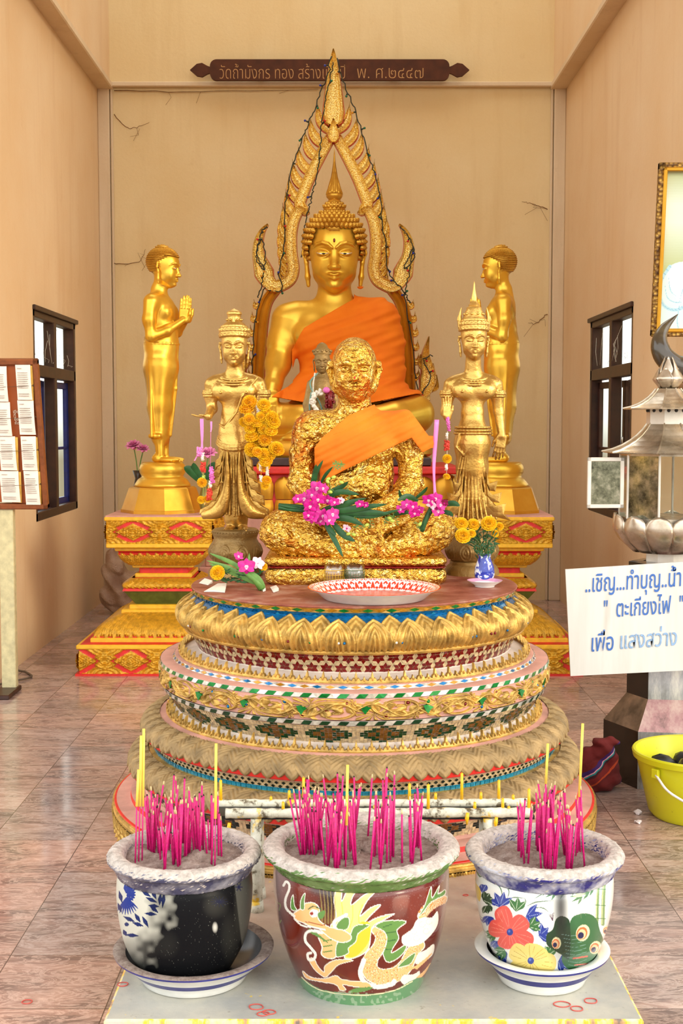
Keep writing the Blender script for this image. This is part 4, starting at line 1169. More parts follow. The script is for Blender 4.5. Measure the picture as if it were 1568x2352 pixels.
for s, side in ((1, 'left'), (-1, 'right')):
    m = MB()
    # s=1 reproduces the left half as seen
    P = spline([ax(*p) for p in mir([(766, 318), (750, 345), (732, 378), (712, 418), (697, 455), (690, 478), (702, 494), (712, 498)], s)], 50); w = np.interp(np.linspace(0, 1, 50), [0, .1, .6, .78, .9, 1], [9, 12, 12.5, 13, 8, 1])*KA
    ribbon(m, P, w, 0, .05)
    P = spline([ax(*p) for p in mir([(704, 492), (688, 494), (676, 515), (670, 550), (671, 590), (675, 622), (668, 645), (650, 658), (630, 662), (614, 645), (604, 618), (596, 590), (597, 560), (606, 538), (618, 524)], s)], 110)
    w = np.interp(np.linspace(0, 1, 110), [0, .06, .12, .5, .62, .68, .76, .88, 1], [2, 11, 12.5, 13.5, 16, 22, 15, 9, 1.5])*KA
    ribbon(m, P, w, -.012, .05)
    m.build('arch_band', ['gold_relief', 'paint_red'], arch, 60)
    m = MB()
    P = spline([ax(*p) for p in mir([(634, 668), (614, 695), (603, 735), (598, 790), (594, 850), (592, 905), (584, 930), (572, 934)], s)], 70); w = np.interp(np.linspace(0, 1, 70), [0, .3, .75, 1], [12, 15, 14, 12])*KA
    ribbon(m, P, w, .01, .05, [(-1, 0, 1), (-1, .5, 0), (-.8, 1, 0), (-.6, .8, 0), (-.5, .3, 0), (0, .6, 0), (.5, .3, 0), (.6, .8, 0), (.8, 1, 0), (1, .5, 0), (1, 0, 1)])
    m.build('lower_band', ['gold_satin_pale', 'paint_red'], arch, 60)
    # curled hook behind the shoulder
    for (b_, c_, t_) in [((640, 640), (622, 628), (616, 612)), ((652, 650), (640, 625), (634, 618))]:
        pass
    leaves = [((747, 335), (728, 318), (729, 252), 9.5), ((738, 356), (718, 340), (713, 282), 9.5), ((726, 376), (706, 358), (701, 312), 9), ((718, 396), (695, 382), (686, 346), 9), ((708, 414), (686, 402), (673, 378), 9),
              ((700, 436), (679, 424), (664, 416), 8.5), ((694, 456), (672, 448), (658, 450), 8), ((687, 474), (668, 472), (653, 476), 7.5), ((678, 500), (662, 502), (649, 512), 7), ((670, 528), (657, 534), (645, 545), 6.5), ((664, 556), (655, 562), (648, 578), 5.5)]
    leaves = []
    for i, (x, y) in enumerate(((729, 250), (713, 281), (701, 312), (686, 344), (673, 377), (664, 410), (657, 443), (650, 474), (646, 503), (644, 531), (644, 558), (646, 582), (647, 603), (645, 626))):
        k = 1 if i < 8 else 1-.09*(i-7)
        leaves.append(((x+(33 if i < 6 else 38-i*1.3)*k, y+68*k), (x+(7 if i < 8 else 2)*k, y+40*k), (x, y), 14.5*k))
    for (b, c, t, w_) in leaves:
        m = MB(); leaf(m, b, c, t, w_, .012, .035, s); m.build('flame_leaf', ['gold_relief', 'paint_red'], arch, 60)
    low = [((600, 700), (588, 706), (584, 690)), ((596, 730), (582, 736), (580, 718)), ((592, 762), (578, 768), (576, 748)), ((590, 795), (576, 800), (574, 782)), ((588, 828), (574, 832), (572, 812)), ((588, 860), (574, 866), (571, 846))]
    for (b, c, t) in low:
        m = MB(); leaf(m, b, c, t, 9, .02, .03, s); m.build('flame_leaf', ['gold_relief', 'paint_red'], arch, 60)
    # naga heads at the foot of the arch
    m = MB(); cx = 574 if s > 0 else 966
    def ax2(px, py): return ax(px, py)
    q = (lambda x, y: ax(766+(-s)*(x-766), y))
    P = spline([q(952, 905), q(966, 910), q(978, 890), q(982, 860), q(975, 820), q(982, 776)], 24); w = np.interp(np.linspace(0, 1, 24), [0, .3, .5, .7, 1], [13, 13, 20, 14, 1])*KA
    ribbon(m, P, w, -.02, .07)
    for (a, b, c) in [((985, 880), (996, 866), (992, 836)), ((975, 850), (962, 838), (964, 816)), ((990, 895), (1002, 890), (1000, 862))]:
        P = spline([q(*a), q(*b), q(*c)], 10); ribbon(m, P, np.linspace(7, 1, 10)*KA, -.01, .05)
    for dx in (-8, 8): m.tube([(q(972+dx, 905)[0], -.02, q(972+dx, 905)[1]), (q(972+dx, 930)[0], -.02, q(972+dx, 930)[1])], .02, 8)
    m.build('naga_head', ['gold_relief', 'paint_red'], arch, 60)
# top leaf
m = MB()
P = np.array([ax(766, y) for y in (305, 296, 282, 262, 240, 215, 192, 170, 152, 139)]); P = spline(P, 40)
w = np.interp(np.linspace(0, 1, 40), [0, .08, .25, .45, .7, .9, 1], [10, 19, 24, 20, 12, 5, .8])*KA
ribbon(m, P, w, -.03, .05); m.build('arch_finial', ['gold_relief', 'paint_red'], arch, 60)
m = MB(); P = spline([ax(766, 345), ax(766, 320), ax(766, 292)], 12); ribbon(m, P, np.array([3, 8, 12, 13, 13, 12, 11, 9, 7, 5, 3, 1])*KA, -.05, .04); m.build('arch_finial', ['gold_relief', 'paint_red'], arch, 60)
# plinth block that carries the arch, hidden behind the Buddha
m = MB(); m.box((0, 0, (930-1045)*-KA/2-.0), (1.30, .10, (1045-930)*KA), bev=.01); o = m.build('arch_block', 'paint_red', arch, False)
m = MB(); m.box((0, 0, -AO[2]/2), (1.3, .12, AO[2])); m.build('arch_post', 'pink_plaster', arch, False)
# string of little coloured bulbs wound round the arch
plain('wire_green', S(34, 44, 28), .5, var=.1)
plain('bulb_red', S(206, 30, 26), .2); plain('bulb_green', S(16, 110, 70), .2); plain('bulb_amber', S(222, 150, 30), .2); plain('bulb_blue', S(30, 50, 150), .2)
lights = thing('fairy_light_string', 'dark green string of tiny coloured bulbs wound over the gilded flame arch', 'string lights', (AO[0], AY, AO[2]))
def wire(pts, nb, seed):
    r_ = random.Random(seed)
    P = spline([(ax(x, y)[0], d, ax(x, y)[1]) for x, y, d in pts], 90); P += np.random.default_rng(seed).normal(0, .004, P.shape)
    m = MB(); m.tube(P, .0042, 5)
    bl = []
    for k in range(nb):
        i = int((k+.5)/nb*89); q = P[i]; d = np.array([r_.uniform(-1, 1), -.4, r_.uniform(-1, .6)]); d /= np.linalg.norm(d)
        m.tube([q, q+d*.018], .006, 6); bl.append((q+d*.028, d))
    m.build('wire', 'wire_green', lights)
    for q, d in bl:
        b = MB(); b.sph(q, .0085, 8); b.build('bulb', r_.choice(['bulb_red', 'bulb_green', 'bulb_amber', 'bulb_blue', 'bulb_green']), lights)
wire([(760, 160, -.10), (752, 200, -.09), (738, 232, -.06), (729, 262, -.06), (716, 290, -.05), (702, 318, -.04), (690, 352, -.04), (672, 398, -.04), (662, 450, -.05), (655, 500, -.04), (655, 560, -.05), (648, 610, -.06), (642, 640, -.08), (650, 668, -.07), (636, 676, -.06), (610, 668, -.05), (600, 700, -.04), (588, 740, -.05), (582, 800, -.05), (580, 860, -.05)], 15, 3)
wire([(775, 165, -.10), (788, 215, -.07), (808, 255, -.05), (820, 290, -.04), (832, 330, -.04), (848, 380, -.05), (862, 420, -.04), (872, 470, -.05), (876, 520, -.05), (884, 580, -.04), (890, 630, -.05), (905, 655, -.08), (925, 680, -.05), (934, 740, -.05), (946, 800, -.05), (950, 860, -.05), (962, 905, -.1), (985, 870, -.1), (968, 830, -.09), (990, 820, -.1)], 18, 4)
wire([(766, 172, -.10), (752, 240, -.1), (740, 300, -.07), (736, 350, -.07), (728, 420, -.06), (716, 470, -.06), (702, 520, -.05), (694, 600, -.05)], 5, 5)
wire([(616, 530, -.06), (604, 545, -.08), (594, 590, -.08), (610, 625, -.09), (592, 600, -.08), (604, 560, -.08), (612, 600, -.09), (606, 650, -.08), (595, 690, -.06)], 4, 6)
wire([(916, 530, -.06), (940, 560, -.08), (948, 600, -.08), (925, 625, -.09), (945, 580, -.08), (938, 620, -.09), (930, 680, -.06), (940, 700, -.05)], 4, 7)

# ---------------------------------------------------------------- standing figures with joined hands
KS = .00253
def standing():
    root = thing('standing_statue', 'golden standing statue with joined hands facing right, on the left carved pedestal', 'statue', (0, 0, 0), 0, 'golden standing statues with joined hands')
    # local frame: looks along -y, x lateral, z up from the feet (px units); depth values come from its profile
    V = Vol((-78, -92, -6), (78, 58, 510), 1.35)
    f = lambda px: 362.-px           # the photo shows the left one in profile: image x -> depth
    z = lambda py: 1072.-py
    for s in (-1, 1):
        V.path([(s*16, 0, z(1052)), (s*16, 2, z(1000)), (s*19, 2, z(930)), (s*22, -2, z(830))], [10, 12, 19, 26], 8)
        V.ell((s*17, -16, z(1064)), (11, 32, 6.5), 6); V.ell((s*17, 8, z(1060)), (10, 11, 10), 6)
        for j in range(5): V.cap((s*(10+j*3.6), -38+j*2.2, z(1066)), (s*(10+j*3.8), -46+j*3.6, z(1067.5)), 2.6-.15*j, 2.3-.15*j, 1.5)
    # clinging robe round the legs, flaring at the sides
    V.path([(0, 4, z(1012)), (0, 4, z(940)), (0, 1, z(850)), (0, 0, z(800)), (0, -2, z(770))], [21, 29, 39, 38, 35], 12)
    for s in (-1, 1):
        V.path([(s*16, 6, z(1012)), (s*20, 5, z(940)), (s*16, 2, z(850))], [12, 17, 26], 10)
        V.box((s*38, 10, z(925)), (9, 3, 88), 2.5, 6, R=rot3(-1.5, s*-3, 0))
    V.box((0, 6, z(1009)), (38, 15, 5), 4, 5)
    # torso
    V.ell((0, -2, z(745)), (43, 33, 45), 16); V.ell((0, -1, z(790)), (33, 30, 40), 16)
    V.ell((0, 0, z(712)), (50, 29, 28), 18)
    for s in (-1, 1): V.ell((s*19, -22, z(726)), (21, 14, 17), 10)
    V.cap((-40, 4, z(700)), (40, 4, z(700)), 17, 17, 16)
    V.path([(0, 4, z(700)), (0, 6, z(672))], [19, 16], 12)
    # belt of the robe and the front fold
    V.frame()
    for a in range(0, 360, 12):
        t = radians(a); t2 = radians(a+12)
        V.cap((39.5*cos(t), -1+39.5*sin(t), z(797)), (39.5*cos(t2), -1+39.5*sin(t2), z(797)), 2.2, 2.2, 2)
    V.path([(2, -39, z(802)), (3, -34, z(900)), (3, -20, z(1008))], [3, 3.2, 2.8], 3)
    V.path([(-34, -18, z(700)), (-10, -37, z(752)), (20, -34, z(760)), (38, -12, z(752))], [1.4, 1.6, 1.6, 1.4], 2)
    # arms: elbows back, palms together before the chest
    for s in (-1, 1):
        V.path([(s*50, 6, z(704)), (s*57, 8, z(745)), (s*56, 4, z(782))], [16.5, 14, 12], 9)
        V.path([(s*56, 4, z(782)), (s*34, -28, z(768)), (s*9, -56, z(744))], [12.5, 10.5, 7.5], 6)
        hand(V, rot3(4, 0, 0)@rot3(0, 0, s*78), (s*5.5, -58, z(748)), 66, curl=.02, spread=.0, side=s, thumb=10)
    HR_ = rot3(6, 0, 0); HC_ = np.array((0, -6, z(663)))
    head(V, HR_, HC_, 86)
    vmesh(V, KS, 'body', 'gold_satin', root)
    m = MB(); c_ = HC_+HR_@(np.array([0, .06, .63])*86); r_ = np.array((.385, .455, .395))*86
    curls(m, c_, r_, 25, 1.75, HR_, -.75, front=lambda d: d[1] < -.1 and d[2] < .40-max(0, d[1]+.55)*1.0)
    m.sph(c_, r_*.985, 36)
    v_ = m.v[-1]; loc = (v_-c_)@HR_/r_; msk = (loc[:, 1] < -.12) & (loc[:, 2] < .42-np.maximum(0, loc[:, 1]+.55)*1.0)
    v_[msk] = c_+((loc[msk]*.80)*r_)@HR_.T
    c2 = c_+HR_@np.array([0, 4, .34*86]); curls(m, c2, (16, 17, 9), 6, 1.7, HR_, -.2); m.sph(c2, (16, 17, 9), 16)
    m.v = [v*KS for v in m.v]; m.build('hair', 'gold_hair', root)
    eyes(root, HR_, HC_, 86, KS)
    b = MB()
    def octo(r, z_): return [(r*cos(radians(22.5+45*i))/cos(radians(22.5)), r*sin(radians(22.5+45*i))/cos(radians(22.5)), z_) for i in range(8)]
    b.lathe([(0, 2), (46, 2), (51, -4), (54, -12), (53, -22), (48, -31), (50, -33), (57, -38), (64, -48), (66, -53), (60, -56)], 48)
    b.v = [v*KS for v in b.v]; b.build('round_base', 'gold_satin', root)
    b = MB(); lv = [(68, -55), (72, -58), (88, -106), (90, -107), (90, -114)]
    Vv = []
    for r, z_ in lv: Vv += octo(r, z_)
    F = [(i*8+j, i*8+(j+1) % 8, (i+1)*8+(j+1) % 8, (i+1)*8+j) for i in range(len(lv)-1) for j in range(8)]+[tuple(range(7, -1, -1)), tuple(range(32, 40))]
    b.add(np.array(Vv)*KS, F); b.build('octagonal_base', 'gold_satin_pale', root, False)
    return root
st = standing()
pz = at(370, 1185, PYC-.26)[2]
st.location = (at(370, 900, PYC)[0], PYC+.02, ZP+114*KS); st.rotation_euler.z = radians(78)
st2 = copy_tree(st); st2.location = (at(1152, 900, PYC)[0], PYC+.02, ZP+114*KS); st2.rotation_euler.z = radians(-100)
st2['label'] = 'golden standing statue with joined hands facing left, behind the right crowned statue'
# ---------------------------------------------------------------- gold-leafed seated monk statue on the plinth
KM = .001575; MY = 4.60
mo = at(817, 1345, MY-.17); ZT = .849
monk = thing('monk_statue', 'seated monk statue covered in gold leaf with an orange sash, in the plinth centre', 'statue', (mo[0], MY, ZT))
V = Vol((-232, -128, 50), (232, 92, 580), 1.35)
V.frame()
def q(px, py, d): return (px-817., d, 1345.-py)
V.ell(q(820, 1190, 10), (88, 58, 60), 20)
V.ell(q(822, 1100, 8), (84, 52, 90), 30)
V.ell(q(822, 1020, 6), (104, 48, 60), 26)
V.cap(q(722, 990, 8), q(922, 1000, 8), 38, 38, 26)
V.cap(q(815, 960, 8), q(815, 915, -8), 40, 36, 22)
for s in (-1, 1): V.ell(q(820+s*46, 1040, -38), (40, 16, 30), 16)
V.ell(q(825, 1125, -36), (70, 26, 36), 14)
# arms and hands
V.path([q(708, 1000, 6), q(694, 1060, 6), q(690, 1122, -6), q(740, 1168, -58), q(800, 1182, -78)], [36, 28, 27, 22, 17], 12)
V.path([q(932, 1004, 6), q(944, 1060, 6), q(944, 1124, -6), q(906, 1162, -58), q(850, 1180, -80)], [36, 28, 27, 22, 17], 12)
V.box(q(828, 1184, -88), (46, 20, 9), 7, 6, R=rot3(10, 0, 4)); V.box(q(824, 1198, -84), (50, 20, 8), 7, 6, R=rot3(6, 0, -4))
for i in range(4):
    V.path([q(800, 1184+i*1.0, -76-i*8), q(770, 1186+i*1.0, -74-i*9), q(748, 1190, -72-i*8)], [7, 6, 5], 3)
V.path([q(806, 1172, -80), q(820, 1164, -84), q(832, 1164, -86)], [6.5, 6, 5], 4); V.path([q(856, 1172, -80), q(844, 1164, -84), q(834, 1164, -86)], [6.5, 6, 5], 4)
# crossed legs: knees, shins, cloth fall between
V.path([q(760, 1228, 0), q(655, 1230, -30)], [56, 50], 16)
V.ell(q(672, 1232, -38), (74, 56, 50), 16)
V.path([q(672, 1246, -60), q(760, 1262, -84)], [38, 24], 12)
V.path([q(880, 1228, 0), q(985, 1230, -30)], [56, 50], 16)
V.ell(q(968, 1230, -38), (76, 58, 48), 16)
V.path([q(960, 1250, -62), q(880, 1268, -84)], [36, 22], 12)
V.ell(q(912, 1252, -84), (32, 18, 20), 6, R=rot3(0, -24, 0))
V.path([q(880, 1215, -78), q(930, 1200, -82)], [16, 10], 6)
V.box(q(818, 1245, -78), (58, 16, 42), 6, 4); V.path([q(762, 1205, -90), q(762, 1286, -92)], 3, 4); V.path([q(876, 1205, -90), q(876, 1286, -92)], 3, 4)
for x_ in (785, 812, 842): V.path([q(x_, 1212, -95), q(x_+6, 1284, -96)], 1.8, 3, mode='cut')
V.ell(q(820, 1262, 0), (150, 84, 30), 16)
for (a, b) in (((640, 1200), (700, 1262)), ((1000, 1200), (930, 1240)), ((650, 1250), (740, 1280))): V.path([q(a[0], a[1], -88), q(b[0], b[1], -98)], 2.4, 5, mode='cut')
V.ell(q(664, 1285, -88), (11, 30, 7), 3, mode='cut')
MH = rot3(4, 0, 0); MC = np.array(q(814, 927, -14)); HM_ = 137
V.frame(MH, MC, HM_)
V.ell((0, .06, .60), (.365, .44, .42), .05); V.ell((0, -.04, .40), (.325, .345, .42), .08)
V.cap((-.24, -.06, .20), (.24, -.06, .20), .14, .14, .08); V.ell((0, -.22, .10), (.17, .14, .12), .09)
for s in (-1, 1):
    V.ell((s*.16, -.24, .33), (.13, .12, .12), .08)
    V.ell((s*.15, -.395, .505), (.11, .085, .06), .04, mode='cut')
    V.ell((s*.15, -.325, .49), (.08, .055, .042), .02)
    V.path([(s*.05, -.395, .585), (s*.15, -.385, .615), (s*.26, -.30, .58)], [.032, .038, .024], .03)
    V.ell((s*.085, -.405, .335), (.048, .05, .04), .03)
    V.path([(s*.10, -.40, .35), (s*.16, -.345, .24), (s*.17, -.31, .16)], .014, .03, mode='cut')
    V.path([(s*.345, .02, .55), (s*.405, .06, .58), (s*.42, .07, .48), (s*.385, .05, .36), (s*.365, .02, .22)], [.035, .045, .045, .042, .036], .03)
    V.ell((s*.435, .02, .48), (.03, .04, .08), .02, mode='cut')
V.cap((0, -.36, .56), (0, -.475, .36), .040, .070, .04)
V.ell((0, -.31, .22), (.18, .10, .10), .06)
V.path([(-.15, -.33, .235), (-.05, -.405, .240), (.05, -.405, .240), (.15, -.33, .235)], [.02, .03, .03, .02], .015)
V.path([(-.11, -.345, .185), (0, -.40, .172), (.11, -.345, .185)], [.018, .028, .018], .02)
V.path([(-.15, -.36, .215), (0, -.432, .208), (.15, -.36, .215)], [.009, .010, .009], .01, mode='cut')
for z_ in (.70, .76): V.path([(-.18, -.395, z_), (0, -.415, z_+.01), (.18, -.395, z_)], .006, .02, mode='cut')
V.frame()
for z_ in (938, 952): V.path([q(790, z_, -40), q(818, z_+6, -46), q(846, z_, -40)], 2, 5, mode='cut')
body_a = V.a.copy()
# rough flaky surface
nx, ny, nz = V.n; r2 = np.random.default_rng(3)
def vnoise(sz, amp):
    sh = tuple(int(math.ceil(k/sz))+3 for k in V.n); g_ = r2.normal(0, 1, sh).astype(np.float32)
    out = g_
    for ax_ in range(3):
        t = np.arange(V.n[ax_])/sz; i = t.astype(int); f = (t-i).astype(np.float32); f = f*f*(3-2*f)
        shp = [1, 1, 1]; shp[ax_] = -1; f = f.reshape(shp)
        out = np.take(out, i, ax_)*(1-f)+np.take(out, i+1, ax_)*f
    return out*amp
damp = (.22+.78*np.clip((1345-926-30+14-V.coords()[2])/30., 0, 1)).astype(np.float32)
V.a += (vnoise(9, 1.5)+vnoise(4.5, .9)+vnoise(2.2, .5))*damp
vmesh(V, KM, 'body', 'leaf_gold', monk)
m = MB(); m.sph(np.array(MC+MH@(np.array([0.0, -.535, .37])*HM_))*KM, .0045, 8); m.build('red_dab', 'paint_red', monk)
# sash
X, Y, Z = V.coords(); px = X+817; py = 1345-Z
VS = V.clone(body_a); VS.cap(q(930, 1000, 0), q(958, 1030, -6), 40, 36, 18); VS.ell(q(800, 1040, -20), (80, 40, 70), 20)
fold = .9*np.sin((px*.42+py)*.16+.7*np.sin(px*.03))+.5*np.sin((px*.5+py)*.4)
top_ = np.interp(px.ravel(), [722, 740, 800, 860, 898, 940, 984], [1040, 1016, 966, 940, 930, 952, 1012]).reshape(px.shape).astype(np.float32)
bot_ = np.interp(px.ravel(), [722, 739, 794, 855, 944, 969, 990], [1125, 1118, 1088, 1058, 1016, 1050, 1040]).reshape(px.shape).astype(np.float32)
R_ = VS.a-(4+fold)
R_ = np.maximum(R_, np.broadcast_to(top_-py-.0*Y, R_.shape)); R_ = np.maximum(R_, np.broadcast_to(py-bot_, R_.shape)); R_ = np.maximum(R_, np.broadcast_to(723-px, R_.shape)); R_ = np.maximum(R_, np.broadcast_to(px-1000, R_.shape))
R_ = np.maximum(R_, -(VS.a+2)); R_ = np.maximum(R_, -(body_a-1.0))
R_ = np.maximum(R_, np.broadcast_to(Y-46, R_.shape))
vmesh(V.clone(R_.astype(np.float32)), KM, 'sash', 'sash_orange', monk)
del R_, VS, body_a, X, Y, Z, px, py
def rbox(m, w, d, z0, z1, r, mi=0, n=6):
    """plinth block with rounded vertical and bulging edge"""
    pts = []
    for cx_, cy_, a0 in ((w-r, d-r, 0), (-w+r, d-r, 90), (-w+r, -d+r, 180), (w-r, -d+r, 270)):
        for i in range(n+1):
            a = radians(a0+90*i/n); pts.append((cx_+r*cos(a), cy_+r*sin(a)))
    pts = np.array(pts); N_ = len(pts); V_ = []; lev = []
    for t in np.linspace(0, 1, 7): lev.append((z0+(z1-z0)*t, 1-(abs(t-.5)*2)**4*.05))
    for z_, s_ in lev: V_ += [(x*s_, y*s_, z_) for x, y in pts]
    F = [(i*N_+j, i*N_+(j+1) % N_, (i+1)*N_+(j+1) % N_, (i+1)*N_+j) for i in range(6) for j in range(N_)]+[tuple(range(N_-1, -1, -1)), tuple(range(6*N_, 7*N_))]
    m.add(V_, F, mi)
m = MB(); rbox(m, 205*KM, 112*KM, 0, 36*KM, 26*KM); m.build('lower_base', 'leaf_gold_face', monk, 40)
m = MB(); rbox(m, 203*KM, 110*KM, 36*KM, 42*KM, 24*KM); m.build('red_moulding', 'glass_red', monk, 40)
m = MB(); rbox(m, 206*KM, 112*KM, 42*KM, 62*KM, 30*KM); m.build('upper_base', 'leaf_gold', monk, 40)

# ---------------------------------------------------------------- small crowned statues
KC = .00163
def crown_common(V, q, cx, chin, R, Hs):
    head(V, R, q(cx, chin, -8), Hs)
def lotus_stand(root, z1, h, w, mat):
    m = MB()
    def disp(U, W):
        x = (U*9) % 1-.5; r = np.hypot(x*1.5, (W-.55)*1.2)
        return np.where((W > .12) & (W < .92) & (r < .62), .0028*(.5+.5*np.cos(r*28)), 0)
    prof = spline([(w*.86, z1-.26*h), (w*1.0, z1-.42*h), (w*1.02, z1-.52*h), (w*.90, z1-.66*h), (w*.80, z1-.70*h)], 20)
    L = [(0, z1), (w*.80, z1), (w*.88, z1-.03*h), (w*.89, z1-.10*h), (w*.86, z1-.14*h), (w*.82, z1-.22*h), (w*.86, z1-.26*h)]
    m.lathe(L, 60, cap=False)
    Vv, U, W, hh = rev_grid([tuple(p) for p in prof], 360, 30, disp); m.grid(Vv, 0, True)
    m.lathe([(w*.80, z1-.70*h), (w*.86, z1-.73*h), (w*.86, z1-.78*h), (w*.95, z1-.82*h), (w*1.04, z1-.9*h), (w*1.06, z1-h), (0, z1-h)], 60, cap=False)
    for k in range(40):
        a = 2*pi*k/40; m.sph((w*.892*cos(a), w*.892*sin(a), z1-.065*h), .0028, 6)
    return m.build('lotus_stand', mat, root, 50)
def skirt_fins(m, root_pts, q, K):
    pass
def crowned(loc, kind, label):
    root = thing('crowned_statue', label, 'statue', loc)
    if kind == 'l': cx, by = 541, 1325; q = lambda px, py, d: (px-541., d, 1325.-py)
    else: cx, by = 1080, 1325; q = lambda px, py, d: (px-1080., d, 1325.-py)
    V = Vol((-96, -92, 96), (102, 46, 620), 1.15)
    if kind == 'l':
        feet = [(528, 1), (560, -1)]
        for fx, s in feet:
            V.path([q(fx+s*2, 1212, 6), q(fx+s*2, 1150, 4)], [10, 13], 5); V.ell(q(fx, 1217, -12), (12, 26, 7), 5)
            for j in range(5): V.cap(q(fx-9+j*4.4, 1218, -34), q(fx-9.5+j*4.7, 1219, -41), 2.7, 2.4, 1.2)
        V.path([q(541, 1190, 4), q(541, 1090, 2), q(541, 1030, 0), q(538, 1000, 0)], [24, 34, 36, 34], 12)
        V.ell(q(536, 968, 0), (27, 22, 50), 16); V.ell(q(541, 905, 0), (48, 26, 30), 18)
        V.cap(q(504, 886, 2), q(580, 886, 2), 17, 17, 14); V.cap(q(541, 866, 2), q(500, 880, 2), 12, 14, 12); V.cap(q(541, 866, 2), q(583, 880, 2), 12, 14, 12)
        for s in (-1, 1): V.ell(q(541+s*26, 902, -18), (24, 13, 19), 8); V.ell(q(541+s*29, 906, -32), (3, 3, 3), 1.5)
        V.path([q(490, 888, 2), q(486, 915, 4), q(489, 942, 4), q(484, 960, -34)], [18, 14, 12, 9], 6)
        V.path([q(594, 888, 2), q(604, 915, 2), q(606, 940, -4), q(594, 955, -40)], [18, 14, 12, 9], 6)
        hand(V, rot3(0, 0, 180)@rot3(-90, 0, 0)@rot3(0, 90, 0), q(482, 960, -34), 38, curl=.2, spread=.04, side=1, thumb=40)
        hand(V, rot3(-8, 0, 0), q(593, 956, -42), 46, curl=.15, spread=.05, side=1, thumb=25)
        V.cap(q(541, 862, 2), q(541, 835, 0), 17, 15, 10)
        HR_ = rot3(3, 0, 0); chin = q(542, 842, -6); Hs = 84
    else:
        for fx, s in ((1066, 1), (1092, -1)):
            V.path([q(fx, 1212, 6), q(fx, 1150, 4)], [10, 13], 5); V.ell(q(fx, 1217, -12), (12, 26, 7), 5)
        V.path([q(1082, 1195, 4), q(1080, 1140, 2), q(1079, 1080, 0), q(1079, 1022, 0), q(1079, 1000, 0)], [30, 31, 35, 40, 37], 12)
        V.ell(q(1079, 955, 0), (27, 22, 50), 14); V.ell(q(1080, 900, 0), (48, 26, 30), 16)
        V.cap(q(1042, 886, 2), q(1118, 886, 2), 17, 17, 14); V.cap(q(1080, 864, 2), q(1040, 880, 2), 12, 14, 12); V.cap(q(1080, 864, 2), q(1120, 880, 2), 12, 14, 12)
        for s in (-1, 1): V.ell(q(1080+s*27, 900, -18), (24, 14, 20), 8); V.ell(q(1080+s*28, 903, -33), (3, 3, 3), 1.5)
        V.path([q(1030, 888, 2), q(1022, 915, 4), q(1018, 950, 2), q(1018, 962, -34)], [18, 14, 12, 9], 6)
        V.path([q(1130, 888, 2), q(1136, 915, 4), q(1140, 950, 4), q(1146, 1005, -8)], [18, 14, 11.5, 8.5], 6)
        hand(V, rot3(-6, 0, 0), q(1017, 960, -38), 50, curl=.12, spread=.03, side=-1, thumb=22)
        hand(V, rot3(180, 0, 0)@rot3(0, -10, 0), q(1147, 1003, -8), 62, curl=.25, spread=.03, side=1, thumb=24)
        V.cap(q(1080, 862, 2), q(1080, 830, 0), 17, 15, 10)
        HR_ = rot3(3, 0, 0); chin = q(1080, 826, -6); Hs = 84
    cX = cx+(0 if kind == 'l' else 0)
    # jewellery: collar, armlets, belt
    for rr, zz_, tt in ((30, 868, 2.6), (36, 873, 2.2), (41, 879, 2.4)):
        P = [(rr*1.05*sin(a), -rr*.62*cos(a)-4, 1325-zz_-abs(cos(a))*10) for a in np.linspace(-2.0, 2.0, 19)]; V.path(P, tt, 1.5)
    for ax_, ay_ in (((486, 908), (605, 908)) if kind == 'l' else ((1022, 908), (1137, 908))), :
        for (x_, y_) in (ax_, ay_):
            for dz in (-6, 6):
                V.path([(x_-cx+16*cos(a), 3+16*sin(a), 1325-y_+dz) for a in np.linspace(0, 2*pi, 15)], 2.2, 1.5)
            V.path([(x_-cx+15.5*cos(a), 3+15.5*sin(a), 1325-y_) for a in np.linspace(0, 2*pi, 15)], 4, 1.5)
    if kind == 'l':
        V.path([q(595, 872, -20), q(560, 915, -30), q(548, 950, -24), q(520, 985, -26), q(508, 978, -18)], 2.2, 1.5)
        for dz in (0, 6, 12): V.path([((38+dz*.25)*sin(a), -(34+dz*.2)*cos(a)-2, 1325-1006-dz-cos(a)*18) for a in np.linspace(-1.6, 1.6, 17)], 2.4, 1.5)
        for i in range(-5, 6):
            x0, x1 = 541+i*5.4, 541+i*7.2+ (0 if abs(i) < 1 else np.sign(i)*4)
            V.path([q(x0, 1030, -36+abs(i)*1.4), q(x0*.4+x1*.6, 1110, -35+abs(i)*2.0), q(x1, 1186-abs(i)*2, -27+abs(i)*2.4)], [1.8, 2.6, 3.2], 2)
    else:
        for dz in (0, 7, 14): V.path([((40+dz*.2)*sin(a), -(38)*cos(a)-1, 1325-985-dz) for a in np.linspace(-1.7, 1.7, 17)], 2.6, 1.5)
        for i in range(-5, 6):
            V.path([q(1076+i*3.0, 1002, -37+abs(i)*.6), q(1074+i*6, 1080, -34+abs(i)*1.5), q(1076+i*8.5, 1150, -32+abs(i)*2), q(1078+i*11, 1194, -32+abs(i)*2.2)], [1.5, 2.2, 2.6, 3], 2)
        V.path([q(1046, 1000, -28), q(1040, 1030, -26), q(1056, 1048, -32), q(1072, 1028, -38)], 3, 2)
    head(V, HR_, chin, Hs)
    # crown band and tiers
    H0 = np.array(chin)
    def ringz(r0, r1, f0, f1, n=30):
        pass
    zc = H0[2]+.72*Hs
    V.frame(HR_, chin, Hs)
    for z_, r_, t_ in ((.74, .385, .035), (.80, .39, .03), (.87, .385, .035), (.93, .37, .03), (.99, .345, .03)):
        V.path([(r_*cos(a), .04+r_*1.12*sin(a), z_+.05*sin(-a if sin(a) < 0 else 0)) for a in np.linspace(0, 2*pi, 29)], t_, .02)
    V.ell((0, .04, .80), (.37, .41, .26), .04)
